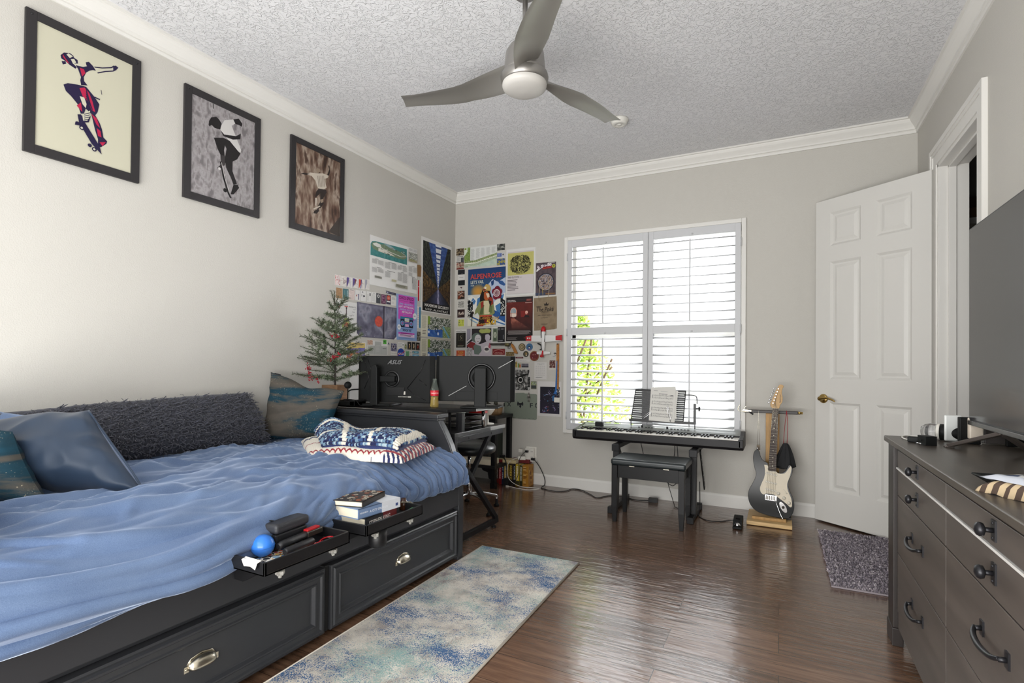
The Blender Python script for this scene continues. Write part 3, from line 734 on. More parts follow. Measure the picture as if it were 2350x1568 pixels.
m = MB()
for f in fs: m.add([Vector((cos(-1.9 + vs[i][0] * sc_ / .045 - .19), sin(-1.9 + vs[i][0] * sc_ / .045 - .19), 0)) * .0468 + Vector((0, 0, vs[i][1] * sc_ - .022)) * 1.0 for i in f], [tuple(range(len(f)))])
LEATHER = M('black_leatherette', '#1c1d20', .45, bump=(200, .2, .001))
m = MB(); m.obox((1.475, -3.375, zf + .083), (.088, .165, .036), (0, 0, radians(6)))
tag(m.build('hard_case', M('dark_grey_case', '#2b2c30', .5, bump=(300, .15, .0006)), bevel=.012, seg=4), 'dark grey rounded case on top of the pile in the ball tray', 'case')
m = MB(); m.obox((1.475, -3.375, zf + .035), (.075, .15, .056), (0, 0, radians(4)))
tag(m.build('storage_box', LEATHER, bevel=.006), 'black box under the grey case in the ball tray', 'box')
pk = thing('folding_knife', 'black folding tool with a red end beside the grey case', 'tool', (1.545, -3.36, zf + .04))
m = WB(pk); m.tube([(1.545, -3.46, zf + .030), (1.545, -3.445, zf + .034), (1.537, -3.335, zf + .037)], [.012, .014, .014], 14); m.build('grip', LEATHER, pk)
m = WB(pk); m.obox((1.533, -3.295, zf + .038), (.03, .08, .022), (0, 0, radians(6))); m.build('head', M('gunmetal', '#4a4640', .35, metal=.7), pk, bevel=.004)
m = WB(pk); m.obox((1.533, -3.30, zf + .052), (.022, .065, .008), (0, 0, radians(6))); m.build('red_insert', M('red_plastic', '#a3151c', .4), pk, bevel=.002, label='red insert')
m = MB(); m.tube([(1.572, -3.455, zf + .014), (1.572, -3.45, zf + .0145), (1.562, -3.325, zf + .0145), (1.561, -3.32, zf + .014)], [.011, .0145, .0145, .011], 16)
tag(m.build('pen_case', LEATHER), 'black cylinder lying on the stickers in front of the folding tool', 'case')
gl_ = thing('eyeglasses', 'red framed glasses lying on the stickers in the ball tray', 'glasses', (1.59, -3.30, zf))
REDP = M('red_glossy_plastic', '#b0141d', .3)
for (cy, nm) in ((-3.325, 0), (-3.268, 1)):
    m = WB(gl_); m.tube([(1.598 - nm * .02 + .021 * cos(a), cy + .027 * sin(a), zf + .006 + .004 * sin(a)) for a in [2 * pi * i / 24 for i in range(24)]], .0028, 8, closed=True); m.build('rim', REDP, gl_)
m = WB(gl_); m.tube([(1.59, -3.30, zf + .009), (1.586, -3.296, zf + .011), (1.582, -3.292, zf + .009)], .0022, 8); m.build('bridge', REDP, gl_)
for (a, b) in (((1.610, -3.348, zf + .005), (1.598, -3.435, zf + .006)), ((1.588, -3.245, zf + .006), (1.545, -3.255, zf + .008))):
    m = WB(gl_); m.tube([a, b], .0022, 8); m.build('temple', M('dark_tortoise', '#3a2a26', .3), gl_)
m = MB(); m.tube(bez([(1.45, -3.59, zf + .045), (1.447, -3.575, zf + .085), (1.455, -3.52, zf + .105), (1.465, -3.45, zf + .108), (1.47, -3.42, zf + .10)], 26), .0032, 8)
tag(m.build('wrist_strap', LEATHER), 'thin black strap arching behind the blue ball', 'strap')
m = MB(); m.tube(bez([(1.47, -3.593, T1[4] + .002), (1.462, -3.585, T1[4] + .02), (1.452, -3.57, T1[4] + .033), (1.455, -3.565, T1[4] + .026)], 16), .0022, 8); m.ball((1.452, -3.57, T1[4] + .033), .006, 10, 6)
tag(m.build('charging_plug', M('white_plastic', '#dcd9d0', .4)), 'short white cord end standing at the corner of the ball tray', 'cord')

# ---- books and remote on the second tray
zg = T2[4] - .038
PAGE = M('page_edges', '#d9cfb8', .8, stretch=(1, 1, 60), bump=(30, .3, .001))
def flat_book(label, c, size, rz, z, cover, spine_txt=None, art=None, spine_face=1):
    """book lying flat; spine on local +x side; pages visible on the -y end"""
    t = thing('book', label, 'book', (c[0], c[1], z), rz)
    w, l, h = size; ct = .003
    m = MB(); m.box((-w / 2 + .002, -l / 2 + .004, ct), (w / 2 - .004, l / 2 - .004, h - ct)); m.build('page_block', PAGE, t)
    m = MB(); cm_ = colmat('book_cover_print', .45); base = hx(cover)
    m.box((-w / 2, -l / 2, 0), (w / 2, l / 2, ct), 0, base); m.box((-w / 2, -l / 2, h - ct), (w / 2, l / 2, h), 0, base); m.box((w / 2 - .004, -l / 2, 0), (w / 2, l / 2, h), 0, base)
    if art: art(m, w, l, h)
    if spine_txt:
        for (s, y0, wd, hh, zc, colr) in spine_txt:
            vs, fs, tw = text_geo(s, True); k = wd / tw; kz = hh
            m.add([(w / 2 + .0006, y0 + x * k, zc + y * kz) for x, y in vs], fs, 0, False, hx(colr))
    m.build('cover', cm_, t); return t
def art_flowers(m, w, l, h):
    rnd = random.Random(5)
    for k in range(46):
        cx, cy = rnd.uniform(-w / 2 + .012, w / 2 - .012), rnd.uniform(-l / 2 + .012, l / 2 - .012); r = rnd.uniform(.006, .013)
        c = hx('#cfc6b4') if k % 3 else hx('#a8552f')
        for q in range(6):
            a = q * pi / 3 + k; px, py = cx + r * .55 * cos(a), cy + r * .55 * sin(a)
            m.add([(px + r * .45 * cos(b), py + r * .45 * sin(b), h + .0004 + k * .00001) for b in [2 * pi * i / 7 for i in range(7)]], [tuple(range(7))], 0, False, c)
        m.add([(cx + r * .3 * cos(b), cy + r * .3 * sin(b), h + .0011) for b in [2 * pi * i / 7 for i in range(7)]], [tuple(range(7))], 0, False, hx('#8a7c62'))
def art_mars(m, w, l, h):
    m.box((w / 2 - .0045, .01, -.0001), (w / 2 + .0004, l / 2, h + .0001), 0, hx('#cfd2d8'))
    m.add([(-w / 2, .03, h + .0003), (w / 2, .005, h + .0003), (w / 2, l / 2, h + .0003), (-w / 2, l / 2, h + .0003)], [(0, 1, 2, 3)], 0, False, hx('#d3d5da'))
    m.add([(w / 2 + .0007, l / 2 - .03, h * .25), (w / 2 + .0007, l / 2 - .015, h * .25), (w / 2 + .0007, l / 2 - .015, h * .55), (w / 2 + .0007, l / 2 - .03, h * .55)], [(0, 1, 2, 3)], 0, False, hx('#3a4a78'))
def art_king(m, w, l, h):
    m.box((w / 2 - .0045, .0, -.0001), (w / 2 + .0004, l / 2 - .02, h + .0001), 0, hx('#6e1f1f'))
    for k in range(12):
        y = -l / 2 + .01 + k * .004; m.add([(w / 2 + .0005, y, .006), (w / 2 + .0005, y + .005, .004), (w / 2 + .0005, y + .004, .011)], [(0, 1, 2)], 0, False, hx('#55632a'))
bz = zg
flat_book('thick black hardback at the bottom of the tray book stack', (1.520, -2.975, 0), (.155, .235, .046), radians(4), bz, '#26272a', [('STEPHEN KING', -.095, .145, .026, .012, '#e7e3da')], art_king)
flat_book('slate blue hardback in the middle of the tray book stack', (1.517, -2.985, 0), (.165, .245, .042), radians(-4), bz + .0465, '#6d82a3', [('A CITY ON MARS', -.06, .105, .014, .016, '#dfe3ea'), ('WEINERSMITH', -.115, .045, .009, .020, '#dfe3ea')], art_mars)
flat_book('dark floral patterned book on top of the tray book stack', (1.492, -3.005, 0), (.145, .20, .024), radians(14), bz + .089, '#2b241f', None, art_flowers)
rc = thing('remote_control', 'black remote control lying beside the bottom book in the tray', 'remote', (1.625, -2.94, zg))
m = WB(rc); m.obox((1.625, -2.94, zg + .009), (.042, .20, .018)); m.build('remote_body', LEATHER, rc, bevel=.004)
m = WB(rc); PBT = colmat('remote_buttons', .5)
for i in range(3):
    for j in range(13):
        c = '#c9c9c9' if (i + j) % 3 else ('#b32d2d' if j < 5 else '#3a5fae' if j < 8 else '#dcdcdc')
        m.obox((1.613 + i * .012, -3.03 + j * .0145, zg + .019), (.007, .009, .003), col=hx(c))
m.build('remote_buttons', PBT, rc)
m = MB(); m.tube(bez([(1.60, -2.80, zg + .012), (1.62, -2.79, zg + .022), (1.635, -2.775, zg + .012), (1.64, -2.76, zg + .02), (1.62, -2.745, zg + .014)], 24), .0045, 8)
tag(m.build('earphone_cord', M('green_cord', '#4f9a63', .4)), 'small green looped cord in the book tray', 'cord')
m = MB(); m.tube([(1.56, -2.80, zg + .045), (1.565, -2.735, zg + .03)], .0035, 8, col=None); m.tube([(1.56, -2.74, zg + .035), (1.59, -2.735, zg + .02)], .003, 8)
tag(m.build('tweezers', M('dull_metal', '#9a9484', .35, metal=.9)), 'metal tweezers leaning in the far end of the book tray', 'tweezers')
m = MB(); m.lathe([(0, 0), (.016, 0), (.018, .004), (.018, .04), (.012, .045), (.012, .055), (0, .055)], (1.545, -2.765, zg), 18)
tag(m.build('amber_bottle', M('amber_glass', '#3a1d0c', .2)), 'small dark amber bottle at the back of the book tray', 'bottle')
# ================================================================ desk corner
BLKM = M('black_powder_coat', '#141416', .42, bump=(250, .1, .0006), spec=.3)
BLKP = M('black_plastic', '#141515', .55, bump=(400, .12, .0004), spec=.25)
BLKW = M('black_laminate', '#1a1a1b', .42, bump=(120, .08, .0005))
SILV = M('silver_edge', '#b8b8b6', .35, metal=.6)
CHROME = M('chrome', '#d8d8da', .08, metal=1.0)
desk = thing('gaming_desk', 'black desk with crossed steel legs and a raised monitor shelf behind the footboard', 'desk', (.72, -1.65, 0))
m = WB(desk); m.prism([(.10, -1.975), (1.312, -1.975), (1.312, -1.31), (.10, -1.31)], .705, .733, 'xy'); m.build('desktop', BLKW, desk, bevel=.003)
m = WB(desk); m.box((1.312, -1.52, .708), (1.318, -1.312, .731)); m.build('edge_trim', SILV, desk)
m = WB(desk); m.prism([(.12, -1.90), (1.20, -1.90), (1.312, -1.72), (1.312, -1.47), (.12, -1.47)], .853, .873, 'xy'); sh_ = m.build('monitor_shelf', BLKW, desk, bevel=.002)
m = WB(desk); m.box((1.312, -1.72, .854), (1.318, -1.47, .872)); m.build('edge_trim', SILV, sh_)
for sx in (1.295, .13):
    m = WB(desk); m.bar((sx, -1.975, .048), (sx, -1.385, .048), .03, .035)
    for yy in (-1.93, -1.43): m.cyl((sx, yy, 0), (sx, yy, .012), .018, n=14); m.cyl((sx, yy, .012), (sx, yy, .032), .006, n=8)
    m.build('foot_rail', BLKM, desk, bevel=.003)
    m = WB(desk); m.bar((sx, -1.40, .062), (sx, -1.975, .64), .03, .032); m.bar((sx - .001, -1.475, .705), (sx - .001, -1.775, .41), .028, .03)
    m.build('leg_brace', BLKM, desk, bevel=.002)
    m = WB(desk); m.bar((sx, -1.96, .60), (sx, -1.96, .705), .032, .032, up=(0, 1, 0)); m.bar((sx, -1.875, .733), (sx, -1.875, .853), .032, .032, up=(0, 1, 0)); m.build('post', BLKM, desk, bevel=.002)
m = WB(desk); m.box((1.27, -1.95, .668), (1.308, -1.33, .704)); m.box((.11, -1.95, .668), (.15, -1.33, .704)); m.box((.15, -1.93, .672), (1.27, -1.90, .702))
for yy in (-1.80, -1.50): m.cyl((1.308, yy, .686), (1.313, yy, .686), .008, n=12)
m.build('under_frame', BLKM, desk, bevel=.002)
m = WB(desk); m.cyl((1.297, -1.60, .733), (1.297, -1.60, .853), .012, n=14); m.build('shelf_support', CHROME, desk)
# letter rack between the desk and the shelf
rk = thing('wire_rack', 'black wire letter rack on the desk under the raised shelf', 'rack', (1.24, -1.75, .733))
for x in (1.175, 1.235): 
    m = WB(rk); m.bar((x, -1.83, .7345), (x, -1.83, .85), .016, .01, up=(0, 1, 0)); m.build('upright', BLKM, rk)
for z in (.75, .786, .822):
    m = WB(rk); m.tube([(1.16, -1.82, z), (1.285, -1.80, z), (1.293, -1.79, z), (1.293, -1.62, z), (1.285, -1.61, z), (1.10, -1.61, z)], .0045, 8)
    m.box((1.12, -1.80, z - .003), (1.285, -1.62, z)); m.build('tier', BLKM, rk)
rb_ = thing('lidded_box', 'grey box with a red lid glimpsed behind the wire rack on the desk', 'box', (1.21, -1.53, .7345))
m = WB(rb_); m.box((1.16, -1.56, .7345), (1.27, -1.50, .826)); m.build('box_body', M('grey_card', '#8d8a84', .6), rb_, bevel=.002)
m = WB(rb_); m.box((1.157, -1.563, .826), (1.273, -1.497, .844)); m.build('lid', M('red_card', '#c1201c', .5), rb_, bevel=.002, label='red lid')
lampd = thing('desk_ornament', 'white curved stand on the desk, behind the wire rack', 'stand', (1.24, -1.42, .733))
WPL = M('white_plastic', '#dcd9d0', .4)
m = WB(lampd); m.lathe([(0, .734), (.05, .734), (.05, .742), (.012, .748), (.010, .80), (.03, .805), (.055, .84), (.06, .875), (.056, .875), (.05, .842), (.02, .812), (0, .81)], (1.22, -1.41, 0), 24); m.build('body', WPL, lampd)
for k, (x, y, w_, h_, c_) in enumerate(((1.05, -1.50, .05, .085, '#c9c6bd'), (.98, -1.52, .05, .07, '#8f8a82'), (.90, -1.48, .09, .06, '#d6d3ca'))):
    m = MB(); m.box((x - w_ / 2, y - .03, .7345), (x + w_ / 2, y + .03, .7345 + h_))
    tag(m.build('desk_box', M('desk_box_%s' % 'abc'[k], c_, .6), bevel=.003), ['pale carton on the desk just behind the wire rack', 'greyish carton on the desk, left of the pale one', 'low white carton on the desk, furthest from the rack'][k], 'box')
# ---- monitors
def monitor(name_label, p0, p1, z0, z1, style):
    p0, p1 = Vector((*p0, 0)), Vector((*p1, 0)); c = (p0 + p1) / 2; d = p1 - p0; W = d.length; rz = atan2(d.y, d.x)
    t = thing('monitor', name_label, 'monitor', (c.x, c.y, .8735), rz); H = z1 - z0; zb = z0 - .8735
    # local: x along width, -y faces the camera (the back)
    m = MB(); m.box((-W / 2, 0, zb), (W / 2, .014, zb + H)); 
    m.prism([(-W / 2 + .0, .0), (W / 2, .0), (W / 2 - .03, -.022), (-W / 2 + .03, -.022)], zb + .0, zb + H, 'xy')
    m.build('back_shell', BLKP, t, bevel=.004)
    m = MB(); m.box((-W / 2 + .006, .0141, zb + .01), (W / 2 - .006, .0155, zb + H - .006)); m.build('screen', M('dark_screen', '#0c0d10', .15), t)
    zc = zb + H * .53
    if style == 0:
        m = MB()
        # angular raised ribs
        for pts in ([(.10, .10), (.20, .22), (.235, .30)], [(-.235, .29), (-.20, .17), (-.235, .09)], [(.10, .10), (.16, .05), (.24, .02)], [(.19, .16), (.245, .12)], [(-.21, .30), (-.185, .23), (-.165, .16), (-.19, .10)]):
            m.tube([(x, -.024, zb + z * H / .325) for x, z in pts], .0022, 6)
        m.prism([(-.06, zb + .05), (.07, zb + .05), (.08, zb + .105), (-.06, zb + .105)], -.026, -.020, 'xz')
        m.lathe([(.062, 0), (.058, .006), (.048, .006), (.044, 0)], (-.02, -.022, zc - .01), 32, axis=(0, -1, 0))
        m.build('back_relief', M('black_gloss_plastic', '#161617', .3), t)
        m = MB(); m.lathe([(0, 0), (.045, 0), (.045, .012), (0, .012)], (-.02, -.022, zc - .01), 28, axis=(0, -1, 0)); m.box((-.11, -.062, zc - .03), (.02, -.03, zc + .012)); m.build('mount', BLKP, t, bevel=.004)
        m = MB(); m.prism([(-.148, .002), (-.088, .002), (-.092, .265), (-.105, .292), (-.13, .285), (-.142, .265)], -.105, -.062, 'xz'); m.build('stand_column', BLKP, t, bevel=.006)
        m = MB(); m.box((-.21, -.10, .0005), (0, .10, .014)); m.build('stand_base', BLKP, t, bevel=.004)
        vs, fs, w = text_geo('ASUS', True); k = .10 / w
        m = MB(); m.add([(-.055 + x * k + y * .022, -.0232, zb + H - .058 + y * k * .95) for x, y in vs], fs); m.build('logo', M('grey_print', '#6f6f70', .5), t, label='grey maker lettering')
        m = MB()
        m.box((.045, -.0232, zb + .055), (.085, -.0225, zb + .078), 0, hx('#c9c6bd'))
        for i in range(10): m.box((.03 + i * .0095, -.0232, zb + .037), (.036 + i * .0095, -.0225, zb + .043), 0, hx('#a5a39c'))
        m.box((.108, -.0232, zb + .036), (.128, -.0225, zb + .044), 0, hx('#c9c6bd'))
        m.build('rating_label', colmat('label_print', .6), t)
    else:
        m = MB(); m.lathe([(.098, 0), (.096, .010), (.086, .012), (.082, .004), (.078, .0), (.05, -.004), (0, -.004)], (.05, -.022, zc), 40, axis=(0, -1, 0)); m.build('mount_ring', M('black_gloss_plastic', '#161617', .3), t)
        m = MB(); m.lathe([(0, 0), (.05, 0), (.045, .03), (0, .03)], (.035, -.022, zc), 28, axis=(0, -1, 0)); m.build('mount', BLKP, t)
        m = MB(); m.box((.012, -.085, .003), (.092, -.052, zc + .065)); m.build('stand_column', BLKP, t, bevel=.004)
        m = MB(); m.box((-.08, -.10, .0005), (.18, .10, .012)); m.build('stand_base', BLKP, t, bevel=.004)
        m = MB()
        sl = .56
        for (xa, xb) in ((-.20, -.055), (.145, .265)): m.bar((xa + .02, -.0225, zc + (xa + .02 - .05) * sl * 1.0), (xb, -.0225, zc + (xb - .05) * sl), .004, .006, up=(0, 1, 0))
        m.build('accent_strip', M('satin_silver', '#8c8c8a', .5, metal=.2), t, label='silver accent strip')
        m = MB(); m.box((-.13, -.0235, zb + .012), (.16, -.021, zb + .068)); m.build('port_cover', BLKP, t, bevel=.001)
    return t
monitor('left monitor seen from behind, with grey lettering and angular relief', (.405, -1.862), (.985, -1.735), .897, 1.224, 0)
monitor('right monitor seen from behind, with a round mount and diagonal silver strip', (.990, -1.73), (1.515, -1.55), .915, 1.226, 1)
# cola bottle
cb = thing('glass_bottle', 'contoured glass bottle with a red label, half full, between the monitors', 'bottle', (1.03, -1.80, .8735))
CGL = M('bottle_glass', '#e4efe6', .03, trans=.95, ior=1.25)
pr = [(0, .002), (.024, 0), (.0275, .004), (.0285, .02), (.0265, .05), (.0255, .062), (.0275, .08), (.0292, .10), (.0288, .115), (.024, .138), (.0165, .160), (.0125, .178), (.0120, .186), (.0135, .188), (.0135, .195), (.0105, .196)]
m = MB(); m.lathe(pr, n=32); m.build('bottle_glass', CGL, cb)
m = MB(); m.lathe([(0, .004)] + [(r - .0022, z) for r, z in pr[2:6]] + [(.0265, .075), (0, .075)], n=28); m.build('drink', M('amber_drink', '#d8ae45', .1, trans=.35, ior=1.2), cb)
m = MB(); m.lathe([(.0280, .080), (.0297, .10), (.0293, .115)], n=32); m.build('label_band', M('red_label', '#c8202f', .4), cb)
vs, fs, w = text_geo('Coca-Cola'); k = .062 / w
m = MB()
for f in fs: m.add([(.0300 * cos(-.95 + (vs[i][0] - w / 2) * k / .0298), .0300 * sin(-.95 + (vs[i][0] - w / 2) * k / .0298), .0935 + vs[i][1] * k * 1.2) for i in f], [tuple(range(len(f)))])
m.build('lettering', M('white_ink', '#efe9e2', .5), cb)
# console / sound bar, microphone
m = MB(); m.box((.125, -2.0, .8735), (.50, -1.885, .905)); m.box((.455, -2.0, .8735), (.50, -1.885, .912))
tag(m.build('sound_bar', BLKP, bevel=.004), 'long black sound bar on the left end of the monitor shelf', 'speaker')
mc = thing('microphone', 'small black desk microphone with round pop filter left of the monitors', 'microphone', (.37, -1.93, .9055))
m = WB(mc); m.lathe([(0, 0), (.03, 0), (.03, .006), (0, .008)], (.37, -1.93, .9055), 20); m.build('base', BLKP, mc)
m = WB(mc); m.cyl((.37, -1.93, .91), (.37, -1.93, .985), .004, n=8); m.tube(bez([(.37, -1.93, .965), (.40, -1.925, .98), (.46, -1.92, .985)], 10), .005, 8); m.build('stem', BLKP, mc)
m = WB(mc); m.lathe([(0, -.005), (.024, -.005), (.026, 0), (.024, .005), (0, .005)], (.375, -1.935, 1.013), 24, axis=(.75, -.65, .12)); m.build('pop_filter', BLKP, mc)
m = MB(); m.tube(bez([(.38, -1.99, .908), (.42, -1.985, .913), (.46, -1.985, .915), (.50, -1.98, .908), (.52, -1.975, .884), (.53, -1.96, .8765), (.60, -1.93, .877)], 40), .003, 6)
tag(m.build('cable', BLKP), 'thin black cable curling over the sound bar', 'cable')

# ---- tabletop tree
tr = thing('tabletop_tree', 'small frosted artificial fir tree with red berries in a wooden box', 'christmas tree', (.262, -1.945, .906))
WOODB = M('rustic_wood', '#8d6c50', .7, var=(14, .3), stretch=(1, 1, 8), bump=(60, .3, .001))
tx, ty = .262, -1.945
m = WB(tr); h0, h1 = .906, 1.012
for (a, b) in (((-.075, -.055), (.075, -.045)), ((-.075, .045), (.075, .055)), ((-.075, -.045), (-.065, .045)), ((.065, -.045), (.075, .045))): m.box((tx + a[0], ty + a[1], h0), (tx + b[0], ty + b[1], h1))
m.box((tx - .065, ty - .045, h0), (tx + .065, ty + .045, h0 + .085)); m.build('planter_box', WOODB, tr, bevel=.002)
m = WB(tr); m.tube(bez([(tx, ty, .99), (tx - .002, ty, 1.2), (tx - .006, ty - .002, 1.45), (tx - .02, ty - .004, 1.66)], 14), [.007 - .005 * i / 12 for i in range(13)], 8); m.build('trunk', M('bark', '#3b3533', .9), tr)
NEED = colmat('frosted_needles', .8); nd = WB(tr); rnd = random.Random(3); tips = []
def twig(p, q, sag=0.0):
    p, q = Vector(p), Vector(q); n = 9; d = (q - p); L = d.length; dn = d.normalized()
    sd = dn.cross(Vector((0, 0, 1))); sd = sd.normalized() if sd.length > 1e-3 else Vector((1, 0, 0)); up = sd.cross(dn)
    nd.tube([p, q], [.0028, .0016], 5, col=hx('#4c4a3c'))
    for i in range(int(L / .0021)):
        t = (i + rnd.random()) * .0021 / L
        a = rnd.random() * 2 * pi; b = p + d * t
        o = (dn * rnd.uniform(.35, .8) + (sd * cos(a) + up * sin(a)) * 1.0).normalized() * rnd.uniform(.017, .026)
        w = o.cross(dn).normalized() * .0016
        r = rnd.random(); c = hx('#4a573f') if r < .35 else hx('#66725a') if r < .65 else hx('#959d89') if r < .8 else hx('#323e2c')
        nd.add([b - w, b + w, b + o * .7 + w * .8, b + o, b + o * .7 - w * .8], [(0, 1, 2, 3, 4)], 0, False, c)
for lv in range(10):
    z = 1.045 + lv * .056; R = .265 * (1 - lv / 10.5) ** .8 + .025; n = 5 if lv < 7 else 4
    for k in range(n):
        a = 2 * pi * k / n + lv * 1.1 + rnd.uniform(-.25, .25); r = R * rnd.uniform(.6, 1.12)
        ex, ey = cos(a) * r, sin(a) * r
        if tx + ex < .02: ex = .02 - tx
        if ty + ey < -2.3: ey = -.3
        p = Vector((tx - .01 * lv / 11, ty, z)); q = Vector((tx + ex, ty + ey, z + r * rnd.uniform(.15, .55 + .08 * lv) - .01 * (lv < 3)))
        twig(p, q); tips.append(q)
        d = q - p
        for s_ in (-1, 1):
            for tt in (.45, .7):
                b = p + d * tt; e = b + d * .30 + Vector((-d.y, d.x, 0)) * s_ * .30
                if e.x > .015: twig(b, e)
for (a, b) in (((tx - .015, ty, 1.60), (tx - .045, ty - .01, 1.70)), ((tx - .015, ty, 1.58), (tx + .02, ty, 1.655)), ((tx - .01, ty, 1.50), (tx + .05, ty - .01, 1.58)), ((tx - .012, ty, 1.60), (tx - .02, ty, 1.69))): twig(a, b)
for (p, q) in (((tx, ty, 1.10), (.15, -2.09, 1.12)), ((tx, ty, 1.07), (.19, -2.10, 1.06)), ((tx, ty, 1.16), (.10, -2.06, 1.155)), ((tx, ty, 1.17), (.40, -2.07, 1.225)), ((tx, ty, 1.33), (.35, -2.03, 1.36))): twig(p, q)
nd.build('needle_branches', NEED, tr)
RB = M('red_berries', '#9e1226', .35); 
for (p, q, n_) in (((.30, -2.02, 1.37), (.37, -2.03, 1.355), 26), ((.34, -2.08, 1.20), (.43, -2.07, 1.235), 30), ((.14, -2.08, 1.13), (.19, -2.10, 1.05), 34), ((.10, -2.06, 1.155), (.15, -2.08, 1.115), 14), ((.27, -2.12, 1.075), (.285, -2.12, 1.04), 10), ((.31, -2.06, 1.185), (.345, -2.08, 1.20), 16)):
    m = WB(tr); p, q = Vector(p), Vector(q)
    for i in range(n_):
        t = rnd.random(); m.ball(p.lerp(q, t) + Vector((rnd.uniform(-.012, .012), rnd.uniform(-.012, .012), rnd.uniform(-.014, .014))), rnd.uniform(.0038, .0052), 7, 5)
    m.tube([p, q], .0012, 5); m.build('berry_sprig', RB, tr, label='red berry sprig')

# ---- stool
st = thing('stool', 'round black padded stool with chrome five-leg base under the desk', 'stool', (.88, -1.10, 0))
PAD = M('black_vinyl_pad', '#22282a', .32, bump=(160, .08, .0006), coat=.1)
m = WB(st); m.lathe([(0, .548), (.10, .548), (.17, .543), (.205, .525), (.218, .498), (.212, .472), (.19, .457), (0, .455)], (.88, -1.10, 0), 48); m.build('seat', PAD, st)
m = WB(st); m.cyl((.88, -1.10, .09), (.88, -1.10, .30), .024, n=20); m.cyl((.88, -1.10, .30), (.88, -1.10, .456), .014, n=16); m.build('gas_lift', CHROME, st)
for k in range(5):
    a = radians(53) + k * 2 * pi / 5 - radians(0); dx, dy = cos(a), sin(a)
    m = WB(st); m.tube(bez([(.88 + .02 * dx, -1.10 + .02 * dy, .125), (.88 + .10 * dx, -1.10 + .10 * dy, .125), (.88 + .20 * dx, -1.10 + .20 * dy, .100), (.88 + .245 * dx, -1.10 + .245 * dy, .085), (.88 + .248 * dx, -1.10 + .248 * dy, .06)], 20), .0125, 10)
    l = m.build('leg', CHROME, st)
    m = WB(st); m.lathe([(.0, .062), (.012, .062), (.012, .02), (.022, .013), (.023, .002), (0, .0005)], (.88 + .248 * dx, -1.10 + .248 * dy, 0), 16); m.build('glide', BLKP, l)
# ---- corner shelf unit with its contents
cu = thing('corner_shelf', 'black two-tier shelf unit with bracketed legs in the far corner', 'shelf unit', (.42, -.22, 0))
for x, y in ((.10, -.36), (.70, -.36), (.70, -.05), (.10, -.05)):
    m = WB(cu); m.box((x - .022, y - .022, 0), (x + .022, y + .022, .66)); m.box((x - .026, y - .026, 0), (x + .026, y + .026, .05)); m.build('leg', BLKM, cu, bevel=.002)
for z in (.655, .185):
    m = WB(cu); m.box((.07, -.39, z), (.73, -.025, z + .03)); m.build('shelf_board', BLKW, cu, bevel=.003)
for z in (.655, .185):
    for x0, s_ in ((.678, -1), (.122, 1)):
        m = WB(cu); m.prism([(x0, z), (x0 + s_ * .10, z), (x0 + s_ * .085, z - .02), (x0 + s_ * .03, z - .035), (x0 + s_ * .02, z - .09), (x0, z - .10)], -.385, -.365, 'xz'); m.build('bracket', BLKM, cu)
for k, (x0, x1, y0, y1, h_, lab) in enumerate(((.45, .68, -.38, -.22, .05, 'thick white paper block on the lower shelf, right end'), (.22, .43, -.385, -.20, .042, 'white paper block on the lower shelf beneath the stool seat'))):
    m = MB(); m.box((x0, y0, .2155), (x1, y1, .2155 + h_)); tag(m.build('paper_block', PAGE, bevel=.002), lab, 'paper')
rnd = random.Random(9)
x = .13
for k, (c_, h_, lab) in enumerate((('#8f2a7a', .10, 'magenta spine among the dark boxes on the low shelf, furthest left'), ('#c9c6c0', .12, 'white striped spine right of the magenta one'), ('#26282b', .17, 'black box right of the white striped spine'), ('#1d1e20', .20, 'second black box from the magenta spine'), ('#2f3133', .19, 'third black box from the magenta spine'), ('#3d423c', .18, 'dark green-grey box at the right end of the low shelf'))):
    w_ = [.06, .07, .09, .12, .07, .10][k]
    m = MB(); m.box((x, -.19, .262 if False else .2155), (x + w_ - .006, -.06, .2155 + h_ + .12)); tag(m.build('media_box', M('media_box_%s' % 'abcdef'[k], c_, .5), bevel=.002), lab, 'box'); x += w_
br_ = thing('barrel_planter', 'wooden half-barrel planter with black hoop on the corner shelf unit', 'planter', (.60, -.20, .6855))
STAVE = M('barrel_staves', '#9a7a55', .7, var=(40, .35), stretch=(3, 3, .3), bump=(40, .4, .002))
m = WB(br_); m.lathe([(0, .6855), (.082, .6855), (.090, .72), (.092, .75), (.085, .76), (.078, .755), (0, .755)], (.60, -.20, 0), 28); m.build('barrel', STAVE, br_)
m = WB(br_); m.lathe([(.091, .756), (.097, .757), (.099, .768), (.093, .775), (.084, .772)], (.60, -.20, 0), 28); m.build('hoop', BLKM, br_)
m = WB(br_); rnd = random.Random(2)
m.tube(bez([(.60, -.20, .755), (.64, -.22, .80), (.625, -.22, .84), (.66, -.21, .88), (.62, -.20, .92)], 40), [.019 - .0001 * i + .003 * sin(i * .9) for i in range(41)], 10)
m.tube(bez([(.60, -.20, .755), (.55, -.22, .79), (.50, -.23, .80), (.47, -.22, .835)], 30), [.014] * 31, 9); m.tube(bez([(.55, -.22, .79), (.56, -.25, .83), (.60, -.25, .845)], 16), .009, 8)
m.build('twisted_stem', M('dark_scaled_bark', '#4b4a42', .7, var=(60, .5), bump=(80, .6, .004)), br_)
